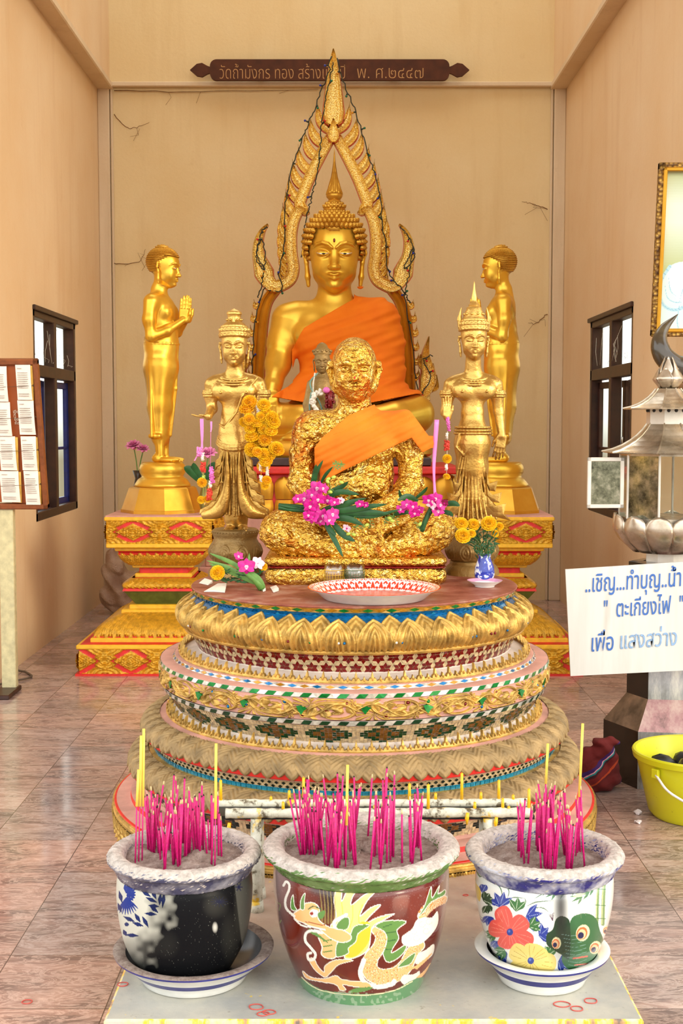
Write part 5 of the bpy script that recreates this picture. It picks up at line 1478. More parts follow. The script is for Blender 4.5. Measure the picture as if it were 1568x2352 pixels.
    for z_ in (.80, .93):
        for k in range(22):
            a = 2*pi*k/22; V.ell((.40*cos(a), .04+.44*sin(a), z_), (.032, .032, .045), .012)
    V.frame()
    vmesh(V, KC, 'body', 'gold_old', root)
    # crown top as a part of its own
    m = MB(); top = np.array(chin)+HR_@(np.array([0, .04, 1.0])*Hs)
    if kind == 'l':
        m.lathe([(30, -4), (28, 2), (24, 7), (17, 12), (15, 20), (15.5, 27), (17.5, 29), (17, 33), (13, 36), (9, 38), (0, 42)], 32, tuple(top))
        for k in range(12): a = 2*pi*k/12; m.sph(top+np.array([16.5*cos(a), 16.5*sin(a), 16]), 3.0, 8)
        m.tube([top+np.array([0, -15, 8]), top+np.array([0, -17, 22])], [5, 2], 8)
    else:
        m.lathe([(30, -6), (29, 0), (26, 6), (22, 12), (21, 20), (18, 24), (17, 30), (12, 33), (13, 36), (9, 40), (8, 43), (6, 46), (6.5, 52), (5, 60), (3, 70), (1.6, 84), (0, 90)], 32, tuple(top))
        for k in range(10): a = 2*pi*k/10; m.sph(top+np.array([22*cos(a), 22*sin(a), 15]), 3.4, 8)
        for s in (-1, 1):
            x_ = s*31; m.tube([top+np.array([x_, 0, -14]), top+np.array([x_+s*2, 0, 2]), top+np.array([x_+s*1, 0, 16]), top+np.array([x_-s*2, 0, 30])], [6, 5, 3, .6], 8)
            m.tube([top+np.array([x_, -2, -4]), top+np.array([x_+s*6, -2, 2]), top+np.array([x_+s*5, -2, 12])], [3, 3, .5], 6)
    m.v = [v*KC for v in m.v]; m.build('crown_top', 'gold_old', root, 50)
    # stepped side flounces of the skirt
    fins = []
    if kind == 'l':
        for s in (-1, 1):
            for i in range(5):
                y0 = 1062+i*27; xi = 541+s*(24+i*2.5); xo = 541+s*(44+i*8.5)
                if i == 4: xo = 541+s*80
                fins.append((s, [(xi-s*6, y0-36), (xi+s*2, y0-6), (541+s*(30+i*3.5), y0+12), (xo, y0+(20 if i < 4 else 12)), (xo-s*2, y0-2+(4 if i == 4 else 0)), (541+s*(35+i*6.5), y0-8), (541+s*(30+i*4), y0-24)], i))
        hem = [(461, 1180), (476, 1190), (497, 1192), (517, 1180), (530, 1160), (534, 1130), (530, 1100), (512, 1130), (490, 1160)]
    else:
        for s in (-1, 1):
            for i in range(3):
                y0 = 1118+i*26; xo = 1080+s*(52+i*(12 if s < 0 else 10))-(0 if s > 0 else -6)
                fins.append((s, [(1080+s*26, y0-34), (1080+s*28, y0-4), (1080+s*(36+i*5), y0+12), (xo-s*2, y0+14), (xo+s*3, y0-10), (1080+s*(36+i*8), y0-4), (1080+s*32, y0-16)], i))
        fins.append((1, [(1090, 1140), (1092, 1172), (1108, 1186), (1136, 1192), (1168, 1200), (1150, 1182), (1128, 1160), (1112, 1130)], 3))
        fins.append((-1, [(1070, 1140), (1068, 1172), (1052, 1186), (1030, 1188), (1012, 1186), (1028, 1174), (1046, 1150), (1056, 1130)], 3))
    for s, pts, i in fins:
        P = np.array([q(x, y, 0) for x, y in pts]); m = MB(); n_ = len(P)
        c_ = P.mean(0); yb = -20+i*1.5
        R1 = P.copy(); R1[:, 1] = yb; R2 = P.copy(); R2[:, 1] = yb-8
        In = c_+(P-c_)*.72; In[:, 1] = yb-12
        Vv = np.concatenate([R1, R2, In]); F = [(j, (j+1) % n_, (j+1) % n_+n_, j+n_) for j in range(n_)]+[(j+n_, (j+1) % n_+n_, (j+1) % n_+2*n_, j+2*n_) for j in range(n_)]+[tuple(range(2*n_, 3*n_)), tuple(range(n_-1, -1, -1))]
        m.add(Vv*KC, F); m.build('skirt_flounce', 'gold_old', root, 40)
    if kind == 'l':
        for s in (-1, 1):
            P0 = spline([q(541+s*14, 1030, -34), q(541+s*22, 1110, -36), q(541+s*44, 1160, -30), q(541+s*76, 1180, -20)], 16)
            P1 = spline([q(541+s*8, 1100, -34), q(541+s*12, 1160, -36), q(541+s*30, 1188, -32), q(541+s*72, 1192, -20)], 16)
            m = MB(); rows = [P0*(1-t)+P1*t+np.array([0, -8*math.sin(t*pi), 0]) for t in np.linspace(0, 1, 7)]; m.grid(np.array(rows)*KC)
            o = m.build('skirt_hem', 'gold_old', root); sm = o.modifiers.new('s', 'SOLIDIFY'); sm.thickness = .008; sm.offset = 0
    lotus_stand(root, (1325-1217)*KC, (1325-1217)*KC, 60*KC, 'gold_brown_old' )
    return root
lS = at(541, 1322, 4.72); rS = at(1083, 1322, 4.76)
cl_ = crowned((lS[0], 4.72, ZT), 'l', 'left crowned bronze-gold statue hung with marigold garlands, standing on a round lotus stand')
cr_ = crowned((rS[0], 4.76, ZT), 'r', 'right crowned bronze-gold statue with a tall spired crown, a pink ribbon at one hand')
# small dark statue with beads behind the monk
ob = at(738, 1150, 4.90)
old = thing('old_statue', 'small weathered statue with bead strings peeking out behind the monk\'s head', 'statue', (ob[0], 4.90, ZT))
KO = .0017
zpx = to_px(ob[0], 4.90, ZT)[1]
V = Vol((-50, -50, 0), (50, 40, 560), 1.3)
q = lambda px, py, d: (px-742., d, zpx-py)
V.path([(0, 0, 36), (0, 0, 300), q(738, 940, 0), q(742, 890, 0), q(743, 868, 0)], [34, 30, 32, 24, 14], 12)
for s in (-1, 1): V.path([q(742+s*22, 885, 0), q(742+s*32, 930, -6), q(742+s*28, 985, -22)], [11, 9, 8], 6)
head(V, rot3(4, 0, 0), q(744, 858, -4), 50)
V.path([q(744, 815, 2), q(744, 800, 2)], [15, 10], 6)
for i in range(6): V.path([q(720+i*8, 940, -34), q(716+i*10, 1000, -30)], 2, 3)
vmesh(V, KO, 'body', 'gold_brown_old', old)
m = MB(); c_ = np.array(q(744, 812, 1)); m.lathe([(20, -6), (21, 0), (18, 6), (13, 10), (11, 16), (6, 20), (0, 22)], 20, tuple(c_))
for k in range(12): a = 2*pi*k/12; m.sph(c_+np.array([20*cos(a), 20*sin(a), 2]), 3.4, 8)
m.v = [v*KO for v in m.v]; m.build('crown_top', 'gold_brown_old', old)
plain('bead_white', S(226, 222, 204), .3); plain('bead_teal', S(120, 160, 146), .35); plain('bead_dark', S(120, 24, 30), .3); plain('petal_white', S(240, 236, 220), .6)
beads = thing('bead_necklace', 'white and pale green bead strings hanging round the small weathered statue behind the monk', 'necklace', (ob[0], 4.90, ZT))
for nm, mt, pts in (('bead_string', 'bead_white', [(728, 862), (724, 890), (727, 925), (735, 950)]), ('bead_string', 'bead_teal', [(733, 862), (718, 880), (722, 900), (738, 925), (746, 950)]), ('bead_string', 'bead_teal', [(720, 905), (716, 930), (718, 960)])):
    P = spline([q(x, y, -36) for x, y in pts], 34); m = MB(); m.tube(P*KO, .0012, 5)
    for p_ in P: m.sph(np.array(p_)*KO, .0036, 6)
    m.build(nm, mt, beads)
garw = thing('flower_garland', 'small white and dark red flower garland with a pink bloom behind the monk\'s neck', 'garland', (ob[0], 4.90, ZT))
m = MB()
for k in range(60):
    a = random.uniform(2.0, 4.6); c_ = np.array(q(745+22*cos(a)+random.uniform(-4, 4), 925-22*sin(a)*-1+random.uniform(-5, 5), -46+random.uniform(-4, 4))); 
    m.sph(c_*KO, np.array((3.4, 3.4, 5))*KO*1.1, 6, R=rot3(random.uniform(0, 180), random.uniform(0, 180), 0))
m.tube([np.array(q(745+22*cos(a), 925+22*sin(a), -44))*KO for a in np.linspace(2.0, 4.6, 10)], .007, 6)
m.build('white_flowers', 'petal_white', garw)
m = MB()
for k in range(70): m.sph(np.array(q(762+random.uniform(-10, 10), 920+random.uniform(-18, 18), -46+random.uniform(-5, 5)))*KO, .0052, 6)
m.tube([np.array(q(762, 900, -46))*KO, np.array(q(762, 940, -46))*KO], .012, 6); m.build('red_flowers', 'bead_dark', garw)
plain('petal_pink', S(226, 110, 190), .5, var=.15)
m = MB(); m.sph(np.array(q(754, 899, -52))*KO, np.array((8, 6, 7))*KO, 12); m.build('pink_bloom', 'petal_pink', garw)
# ---------------------------------------------------------------- painting helper: real surface colours stored on a dense mesh
class Canvas:
    def __init__(s, x0, y0, x1, y1, w, bg):
        s.x0, s.y0 = x0, y0; s.sc = w/(x1-x0); s.w = w; s.h = int((y1-y0)*s.sc)
        s.a = np.zeros((s.h, s.w, 3), np.float32); s.a[:] = bg[:3]; s.ref = 1.
    def _blk(s, P, pad):
        i0 = np.maximum(np.floor(P.min(0)-pad).astype(int), 0); i1 = np.minimum(np.ceil(P.max(0)+pad).astype(int)+1, (s.w, s.h))
        if (i1 <= i0).any(): return None
        X, Y = np.meshgrid(np.arange(i0[0], i1[0]), np.arange(i0[1], i1[1])); return (slice(i0[1], i1[1]), slice(i0[0], i1[0])), X+.5, Y+.5
    def put(s, sl, m, c, alpha=1.):
        m = (m*alpha)[..., None]; s.a[sl] = s.a[sl]*(1-m)+np.array(c[:3], np.float32)*m
    def poly(s, pts, c, smooth=True, alpha=1., edge=None, ew=4):
        P = np.array(pts, float)*s.k
        if smooth and len(P) > 3:
            Q = np.vstack([P, P[:1]]); n = len(P); out = []
            for i in range(n):
                a, b, c_, d = P[i-1], P[i], P[(i+1) % n], P[(i+2) % n]
                for u in (0, .25, .5, .75): out.append(.5*((2*b)+(-a+c_)*u+(2*a-5*b+4*c_-d)*u**2+(-a+3*b-3*c_+d)*u**3))
            P = np.array(out)
        r = s._blk(P, 2)
        if r is None: return
        sl, X, Y = r; ins = np.zeros(X.shape, bool); n = len(P)
        for i in range(n):
            (x1, y1), (x2, y2) = P[i], P[(i+1) % n]
            cnd = ((y1 > Y) != (y2 > Y)) & (X < (x2-x1)*(Y-y1)/(y2-y1+1e-9)+x1); ins ^= cnd
        s.put(sl, ins.astype(np.float32), c, alpha)
        if edge is not None: s.stroke(np.vstack([P, P[:1]])/s.k, ew, edge, raw=True)
    def stroke(s, pts, w, c, alpha=1., raw=False, taper=False):
        P = np.array(pts, float) if raw else spline(pts, max(12, len(pts)*8))
        P = P*s.k; n = len(P); W = np.interp(np.linspace(0, 1, n), np.linspace(0, 1, len(w)), w)*s.k/2 if not np.isscalar(w) else np.full(n, w*s.k/2)
        if taper: W = W*np.sin(np.linspace(.12, pi-.05, n))
        W = np.maximum(W, .55)
        r = s._blk(P, W.max()+1)
        if r is None: return
        sl, X, Y = r; m = np.zeros(X.shape, bool)
        for i in range(n-1):
            v = P[i+1]-P[i]; t = np.clip(((X-P[i, 0])*v[0]+(Y-P[i, 1])*v[1])/(v@v+1e-9), 0, 1)
            m |= (X-P[i, 0]-t*v[0])**2+(Y-P[i, 1]-t*v[1])**2 < (W[i]+(W[i+1]-W[i])*t)**2
        s.put(sl, m.astype(np.float32), c, alpha)
    def ell(s, c, rx, ry, col_, rot=0, alpha=1.):
        t = np.linspace(0, 2*pi, 24, endpoint=False); x, y = rx*np.cos(t), ry*np.sin(t); a = radians(rot)
        s.poly(np.stack([c[0]+x*cos(a)-y*sin(a), c[1]+x*sin(a)+y*cos(a)], 1), col_, False, alpha)
    def blob(s, c, rx, ry, col_, alpha):
        """soft-edged stain"""
        P = np.array([[c[0]-rx, c[1]-ry], [c[0]+rx, c[1]+ry]])*s.k; r = s._blk(P, 1)
        if r is None: return
        sl, X, Y = r; d = ((X-c[0]*s.k)/(rx*s.k))**2+((Y-c[1]*s.k)/(ry*s.k))**2
        s.put(sl, np.clip(1-d, 0, 1)**1.2, col_, alpha)
    def noise(s, cell, seed):
        r_ = np.random.default_rng(seed); g_ = r_.random((int(s.h/cell)+3, int(s.w/cell)+3))
        y = np.arange(s.h)/cell; x = np.arange(s.w)/cell; i, j = y.astype(int), x.astype(int); u, v = (y-i)[:, None], (x-j)[None]
        u = u*u*(3-2*u); v = v*v*(3-2*v)
        return g_[i][:, j]*(1-u)*(1-v)+g_[i+1][:, j]*u*(1-v)+g_[i][:, j+1]*(1-u)*v+g_[i+1][:, j+1]*u*v
    def mul(s, m, c):
        m = m[..., None]; s.a = (s.a*(1-m)+np.array(c[:3])*m).astype(np.float32)
    def sample(s, px, py):
        x = np.clip(((px-s.x0)*s.sc).astype(int), 0, s.w-1); y = np.clip(((py-s.y0)*s.sc).astype(int), 0, s.h-1)
        return s.a[y, x]
def paint_mat(name, rough=.16, coat=.5, bump=None, spec=.5):
    g = N(name); at_ = g.n('ShaderNodeAttribute'); at_.attribute_name = 'paint'
    c = at_.outputs['Color']
    return g.set(c, rough, 0., spec, coat=coat, bump=(g.noise(bump, 4) if bump else None), bstr=.15, bdist=.003)
paint_mat('glazed_paint'); paint_mat('matt_paint', .6, 0.); paint_mat('sooty_paint', .3, .0, None, .07)
# dusty rim: ash over glaze
def rim_mat(name, glaze, line):
    g = N(name); n_ = g.noise(16, 6, .7); sp = g.n('ShaderNodeSeparateXYZ'); g.l(g.co.outputs['Object'], sp.inputs[0])
    geo = g.n('ShaderNodeNewGeometry'); s2 = g.n('ShaderNodeSeparateXYZ'); g.l(geo.outputs['True Normal'], s2.inputs[0])
    up = g.math('ADD', s2.outputs[2], g.math('MULTIPLY', g.math('SUBTRACT', n_, .5), 1.6))
    f = g.ramp(up, [(-.0, (0, 0, 0, 1)), (.02, (0, 0, 0, 1)), (.22, (1, 1, 1, 1))])
    ash = g.ramp(g.noise(60, 5, .7), [(.3, S(150, 142, 134)), (.55, S(196, 188, 180)), (.75, S(222, 216, 208))])
    c = g.mix(f, g.ramp(g.noise(20, 3), [(.4, glaze), (.65, line)]), ash)
    r = g.mix(f, (.15, .15, .15, 1), (.9, .9, .9, 1))
    return g.set(c, r, 0., bump=g.noise(70, 5, .7), bstr=.5, bdist=.006)
rim_mat('rim_blue_dark', S(60, 62, 90), S(140, 140, 150)); rim_mat('rim_green', S(86, 122, 60), S(120, 150, 90)); rim_mat('rim_blue', S(40, 40, 120), S(200, 204, 214))
g = N('ash'); c = g.ramp(g.noise(45, 7, .75), [(.3, S(120, 100, 92)), (.5, S(176, 158, 148)), (.7, S(212, 198, 188))])
g.set(c, .95, 0., .1, bump=g.noise(90, 6, .8), bstr=1., bdist=.01)
plain('soot', S(26, 26, 26), .5)

def pot(label, cat, ctr, prof_out, rim, rin, mat_rim, canvas, ash_z, foot, name='incense_pot', mat='glazed_paint'):
    """prof_out: (z, r) from below the rim to the foot; rim: (r, z) of the widest point"""
    root = thing(name, label, cat, (ctr[0], ctr[1], 0)); R, Z = rim
    zs = [z for z, r in prof_out]; rs = [r for z, r in prof_out]
    nz, nt = 260, 1000
    P = spline(prof_out, nz); th = np.concatenate([np.linspace(-1.65, 1.65, nt-80, endpoint=False), np.linspace(1.65, 2*pi-1.65, 80, endpoint=False)])
    V_ = np.stack([P[:, 1][:, None]*np.sin(th)[None], -P[:, 1][:, None]*np.cos(th)[None], np.repeat(P[:, 0][:, None], nt, 1)], -1)
    m = MB(); m.grid(V_, 0, True)
    thf = np.clip(np.where(th > pi, th-2*pi, th), -1.35, 1.35)
    Xf = ctr[0]+P[:, 1][:, None]*np.sin(thf)[None]; Yf = ctr[1]-P[:, 1][:, None]*np.cos(thf)[None]; Zf = np.repeat(P[:, 0][:, None], nt, 1)
    px, py = to_px(Xf, Yf, Zf); C = np.ones((nz*nt, 4), np.float32); C[:, :3] = canvas.sample(px.ravel(), py.ravel())
    o = m.build('pot_body', mat, root, True, colors=C)
    m = MB(); rb = prof_out[0][1]; zb_ = prof_out[0][0]
    t = R-rin; rp = [(rb-.004, zb_-.002), (rb+.004, zb_+.004), (R-.012, Z-.016), (R-.002, Z-.009), (R, Z), (R-.006, Z+.008), (R-t*.35, Z+.014), (rin+t*.25, Z+.012), (rin+.004, Z+.004), (rin, Z-.008), (rin-.004, ash_z-.02)]
    Q = spline(rp, 44); n_ = 200
    Vv, U, W, h = rev_grid([tuple(p) for p in Q], n_, 44, None); Vv += rng.normal(0, .0007, Vv.shape); m.grid(Vv, 0, True); m.build('rim', mat_rim, root)
    m = MB(); rr = np.linspace(0, rin, 26); aa = np.linspace(0, 2*pi, 80, endpoint=False)
    r_ = np.random.default_rng(int(R*1000)); bumps = [(r_.uniform(0, rin*.9), r_.uniform(0, 2*pi), r_.uniform(.012, .035), r_.uniform(-.006, .010)) for _ in range(60)]
    XX = rr[:, None]*np.cos(aa)[None]; YY = rr[:, None]*np.sin(aa)[None]; ZZ = np.full(XX.shape, ash_z)
    for (a, b, c_, h_) in bumps: ZZ += h_*np.exp(-((XX-a*cos(b))**2+(YY-a*sin(b))**2)/c_**2)
    ZZ += r_.normal(0, .0012, ZZ.shape); m.grid(np.stack([XX, YY, ZZ], -1), 0, True); o = m.build('ash_bed', 'ash', root); o['kind'] = 'stuff'
    def ash_h(x, y): return ash_z+sum(h_*math.exp(-((x-a*cos(b))**2+(y-a*sin(b))**2)/c_**2) for a, b, c_, h_ in bumps)
    return root, ash_h
def saucer(label, ctr, R, z1, foot_r, mat_c, z0=None):
    z0 = SLAB+.0005 if z0 is None else z0
    root = thing('saucer', label, 'saucer', (ctr[0], ctr[1], z0)); h = z1-z0; m = MB()
    lo = [(0, 0), (foot_r, 0), (foot_r+.004, .003), (foot_r+.006, .010), (R-.030, h*.62), (R-.012, h*.80), (R-.002, h*.90), (R, h*.97), (R-.004, h), (R-.020, h*.985), (R-.030, h*.93), (R-.040, h*.6), (foot_r, .016), (0, .014)]
    a_, b_2 = lo[3], lo[4]; mid_ = [(a_[0]+(b_2[0]-a_[0])*t, a_[1]+(b_2[1]-a_[1])*t) for t in (.45, .85)]
    m.lathe(lo[:4]+mid_[:1], 96, mi=0, cap=False); m.lathe(mid_, 96, mi=1, cap=False); m.lathe([mid_[1], lo[4], lo[5], lo[6]], 96, mi=0, cap=False); m.lathe(lo[6:8], 96, mi=1, cap=False); m.lathe(lo[7:11], 96, mi=2, cap=False); m.lathe(lo[10:], 96, mi=3, cap=False)
    m.build('dish', mat_c, root, 50); return root
plain('porcelain', S(228, 230, 226), .15, var=.04); plain('stripe_blue', S(52, 54, 130), .2, var=.1); plain('dark_glaze', S(40, 42, 48), .25, var=.3, vscale=8)  # the dark glaze lines the inside of both saucers

# --- middle pot with a dragon
K3 = 1568/500.
cv = Canvas(580, 1900, 1080, 2352, 1568, S(98, 30, 16)); cv.k = 1.
n1 = cv.noise(90, 1); n2 = cv.noise(14, 2); 
cv.mul(np.clip(n1*1.6-.6, 0, 1)*.5, S(140, 50, 22)); cv.mul((n2 > .8)*.12, S(60, 16, 10))
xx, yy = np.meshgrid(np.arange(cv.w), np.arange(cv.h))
cv.mul(np.clip((330-xx)/170., 0, 1)*np.clip((900-yy)/500., 0, 1)*.75, S(176, 160, 158)); cv.mul(np.clip((xx-1330)/80., 0, 1)*.7, S(196, 186, 180))  # greyish haze at upper left and pale right edge painted into the glaze
cv.blob((560, 520), 100, 190, S(24, 24, 18), .9); cv.blob((480, 420), 90, 90, S(24, 24, 18), .8)
YL, YD, OR, OD, WH, GR, GD = S(236, 228, 130), S(222, 196, 50), S(244, 186, 120), S(206, 130, 62), S(240, 236, 224), S(96, 142, 70), S(46, 96, 48)
mane = [(560, 720), (600, 640), (585, 520), (612, 432), (645, 425), (640, 535), (690, 445), (770, 425), (720, 500), (712, 560), (800, 490), (890, 456), (825, 530), (772, 640), (850, 580), (922, 560), (845, 640), (800, 700), (900, 650), (1020, 622), (945, 668), (860, 725), (835, 870), (750, 935), (660, 940), (690, 800), (640, 740)]
cv.poly(mane, YL, edge=WH, ew=7); cv.poly([(760, 700), (840, 690), (838, 820), (750, 925), (670, 930), (700, 850)], YD)
for p in ([(640, 540), (650, 640), (640, 720)], [(720, 560), (720, 650), (700, 720)], [(790, 560), (765, 640), (770, 720)]): cv.stroke(p, 8, S(214, 200, 90))
for i in range(5): cv.stroke([(500+i*22, 690), (496+i*24, 560), (480+i*26, 440-i*6)], [16, 10, 3], S(150, 130, 70), .7)
def scaled_body(path, w, belly=None):
    P = spline(path, 90); W = np.interp(np.linspace(0, 1, 90), np.linspace(0, 1, len(w)), w)
    cv.stroke(P, W+14, WH, raw=True); cv.stroke(P, W, OR, raw=True)
    T = np.gradient(P, axis=0); T /= np.linalg.norm(T, axis=1)[:, None]; Nn = np.stack([-T[:, 1], T[:, 0]], 1); k = 0
    for i in range(2, 88, 3):
        k += 1
        for u in np.arange(-.8, .81, .4):
            uu = u+(.2 if k % 2 else 0)
            if abs(uu) > .85: continue
            c = P[i]+Nn[i]*uu*W[i]/2; r = 15
            a0 = math.atan2(T[i, 1], T[i, 0]); q = [(c[0]+r*cos(a0+t), c[1]+r*sin(a0+t)) for t in np.linspace(-1.5, 1.5, 7)]; cv.stroke(q, 4, OD, raw=True); cv.stroke([(x+2, y+2) for x, y in q], 2, S(255, 232, 190), raw=True)
cv.poly([(880, 720), (950, 676), (1105, 678), (1040, 740), (1052, 800), (1010, 870), (1004, 905), (1090, 850), (1120, 820), (1090, 900), (1020, 960), (960, 965), (930, 870), (930, 780)], GR, edge=WH, ew=6)
for p in ([(940, 720), (1000, 700)], [(960, 760), (1030, 750)], [(965, 820), (1030, 810)], [(960, 880), (1000, 880)]): cv.stroke(p, 6, GD)
scaled_body([(880, 742), (925, 790), (905, 870), (850, 950), (850, 1040), (930, 1080), (1030, 1060), (1100, 1000), (1150, 900), (1200, 850)], [40, 72, 80, 96, 110, 108, 100, 92, 80, 70])
scaled_body([(1215, 640), (1250, 590), (1310, 545), (1380, 515)], [46, 48, 44, 38])
cv.poly([(1195, 640), (1240, 560), (1285, 428), (1292, 510), (1345, 420), (1335, 480), (1385, 450), (1380, 490), (1290, 535), (1230, 610)], GR, edge=WH, ew=5)
cv.stroke([(800, 960), (775, 1050), (810, 1120), (900, 1150), (1000, 1130), (1020, 1110)], 34, WH)
for i in range(9): t = i/8; cv.stroke([(790+t*200-20*sin(t*3), 1000+t*110+sin(t*3)*40), (770+t*230, 1030+t*100+sin(t*3)*46)], 3, S(200, 190, 170))
cv.poly([(1080, 840), (1075, 790), (1110, 760), (1150, 730), (1180, 670), (1230, 650), (1290, 650), (1330, 605), (1335, 690), (1290, 770), (1210, 840), (1130, 860)], WH)
for (x, y) in ((1120, 800), (1160, 750), (1220, 700), (1270, 680), (1180, 800), (1250, 750)): cv.stroke([(x+22*cos(t), y+20*sin(t)) for t in np.linspace(0, 5.4, 12)], 3.5, S(206, 206, 190), raw=True)
cv.poly([(1175, 985), (1185, 920), (1250, 880), (1305, 842), (1300, 910), (1250, 960)], WH); cv.poly([(1065, 1100), (1090, 1065), (1160, 1060), (1200, 1035), (1195, 1080), (1120, 1130), (1085, 1130)], WH)
for p in ([(1180, 1010), (1240, 960), (1290, 910)], [(1060, 1050), (1140, 1020), (1190, 1000)], [(1190, 1090), (1240, 1040), (1280, 980)]): cv.stroke(p, [26, 18, 6], OR)
cv.poly([(1045, 1010), (1090, 960), (1170, 905), (1140, 980), (1080, 1005)], GR, edge=WH, ew=4)
# legs and claws
cv.poly([(362, 1036), (420, 1080), (520, 1090), (600, 1068), (640, 1095), (720, 1108), (830, 1120), (850, 1160), (740, 1150), (650, 1135), (672, 1170), (630, 1175), (600, 1135), (500, 1115), (400, 1095), (370, 1070)], OR, edge=WH, ew=5)
cv.poly([(405, 955), (440, 945), (470, 1000), (515, 1045), (520, 1000), (600, 955), (725, 960), (620, 990), (560, 1050), (520, 1080), (450, 1030)], OR, edge=WH, ew=5)
cv.poly([(690, 1190), (740, 1160), (860, 1150), (840, 1172), (760, 1190)], GR)
# neck, jaw, head
cv.poly([(470, 760), (590, 780), (610, 860), (598, 935), (540, 945), (495, 915), (500, 860)], OR, edge=WH, ew=8)
for y in (800, 840, 880): cv.stroke([(510, y+20), (570, y+10)], 10, GR)
cv.poly([(600, 925), (612, 830), (690, 800), (735, 712), (842, 704), (760, 765), (742, 825), (690, 870), (690, 905), (640, 930)], GR, edge=WH, ew=5)
cv.poly([(600, 715), (640, 660), (690, 650), (690, 720), (640, 745)], GR, edge=WH, ew=5)
cv.stroke([(590, 730), (590, 680), (640, 650), (675, 630)], 24, WH)
cv.poly([(292, 625), (340, 590), (372, 552), (440, 545), (482, 590), (470, 650), (500, 690), (560, 722), (650, 742), (708, 780), (700, 815), (640, 830), (560, 800), (480, 735), (400, 705), (312, 665)], OR, edge=WH, ew=7)
cv.stroke([(300, 660), (360, 710), (440, 720), (520, 740)], 12, WH); cv.stroke([(380, 680), (470, 700), (520, 705)], 6, S(150, 60, 24)); cv.stroke([(410, 745), (470, 780), (540, 830)], [26, 20, 8], GR)
cv.ell((442, 620), 34, 30, WH); cv.ell((425, 622), 13, 12, S(150, 40, 20)); cv.stroke([(400, 590), (440, 570), (490, 590)], 9, GD); cv.poly([(470, 620), (520, 600), (510, 650), (480, 660)], GR)
cv.stroke([(222, 420), (240, 392), (262, 410), (262, 450), (236, 520), (240, 580), (275, 620), (300, 640)], 17, WH)
cv.poly([(278, 590), (275, 530), (292, 487), (300, 560), (320, 600)], GR, edge=WH, ew=5); cv.poly([(345, 590), (348, 520), (378, 474), (372, 540), (372, 590)], GR, edge=WH, ew=5)
cv.stroke([(500, 760), (430, 745), (385, 765), (380, 820), (420, 870), (452, 915), (440, 950), (405, 955), (396, 915), (420, 905)], 19, WH)
cv.stroke([(182, 545), (200, 560), (190, 600)], 6, S(150, 160, 110)); cv.stroke([(205, 670), (196, 690)], 6, S(170, 180, 120))
cv.mul((cv.noise(7, 5) > .86)*np.clip((700-yy)/500., 0, 1)*.25, S(220, 210, 200))
# green foot band and dark line under the rim
cm = (.047, 3.0); 
def prof_from(cx, Yc, pts): return [(at(cx, y, Yc)[2], r) for y, r in pts]
def wr(px_w, Yc, z): return px_w/2/2900*((Yc)*_c-(z-CAM_H)*_s)
ym = 3.0
pts = []
for (y, w) in ((1978, 396), (1995, 402), (2040, 400), (2090, 386), (2130, 370), (2180, 338), (2225, 300), (2254, 270)):
    z_ = at(829, y, ym)[2]; pts.append((z_, wr(w, ym, z_)))
pts += [(SLAB+.026, .137), (SLAB+.020, .141), (SLAB+.0008, .143)]
for (x0, y0) in ((0, 1110),): pass
gy = 1150
cv.poly([(330, 1090), (500, 1170), (780, 1200), (1000, 1180), (1230, 1080), (1300, 1300), (780, 1417), (300, 1300)], S(92, 142, 96), True); cv.stroke([(352, 1080), (420, 1140), (520, 1182), (700, 1208), (860, 1206), (1030, 1172), (1150, 1110)], 7, S(236, 226, 180))
cv.mul((cv.noise(20, 9) > .6)*(yy > 1180)*.4, S(180, 196, 170))
rm = at(829, 1942, ym)
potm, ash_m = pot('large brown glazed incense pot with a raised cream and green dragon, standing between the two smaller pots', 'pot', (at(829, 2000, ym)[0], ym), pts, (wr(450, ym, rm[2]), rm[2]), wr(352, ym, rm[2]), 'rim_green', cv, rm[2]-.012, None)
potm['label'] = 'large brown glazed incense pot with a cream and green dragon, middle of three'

# --- left pot, blue and white under black soot
cv = Canvas(220, 1900, 660, 2352, 1568, S(196, 196, 182)); cv.k = 1.
BL = S(40, 56, 130); BD = S(34, 46, 96)
cx_, cy_ = 250, 560
for a in range(-100, 70, 18):
    r_ = 95; t = radians(a); cv.stroke([(cx_+8*cos(t), cy_-14+8*sin(t)), (cx_+r_*.5*cos(t), cy_-14+r_*.5*sin(t)), (cx_+r_*.75*cos(t), cy_-14+r_*.75*sin(t))], [8, 30, 12], BL)
for i in range(9): a = radians(35+i*12); cv.stroke([(250, 580), (250+70*cos(a), 590+70*sin(a)), (250+115*cos(a), 600+115*sin(a))], [14, 16, 5], BL)
def lf(a, b, w, c): cv.stroke([a, ((a[0]+b[0])/2, (a[1]+b[1])/2), b], [4, w, 3], c)
for a, b in (((370, 515), (450, 570)), ((410, 575), (500, 615)), ((455, 510), (495, 590)), ((430, 640), (520, 650)), ((440, 640), (510, 700)), ((530, 540), (520, 640)), ((560, 530), (545, 660)), ((400, 705), (500, 715)), ((318, 705), (365, 780)), ((380, 730), (430, 820)), ((225, 730), (320, 775)), ((300, 780), (390, 810)), ((235, 790), (270, 800)), ((240, 880), (350, 890)), ((225, 840), (250, 890)), ((190, 520), (215, 620)), ((180, 620), (210, 700))): lf(a, b, 34, BD)
xx, yy = np.meshgrid(np.arange(cv.w), np.arange(cv.h)); nz_ = cv.noise(160, 3)*.6+cv.noise(50, 4)*.4
so = np.clip((xx-330-(yy-700)*-.35-nz_*300+70)/200., 0, 1)*np.clip((1180-xx)/60.+(yy-380)/500., .86, 1)
so = np.maximum(so, np.clip((yy-800-nz_*160)/260., 0, 1)*.93)
col_s = np.array(S(13, 14, 18)[:3])
cv.a = (cv.a*(1-so[..., None]*.995)+col_s*so[..., None]*.995).astype(np.float32)
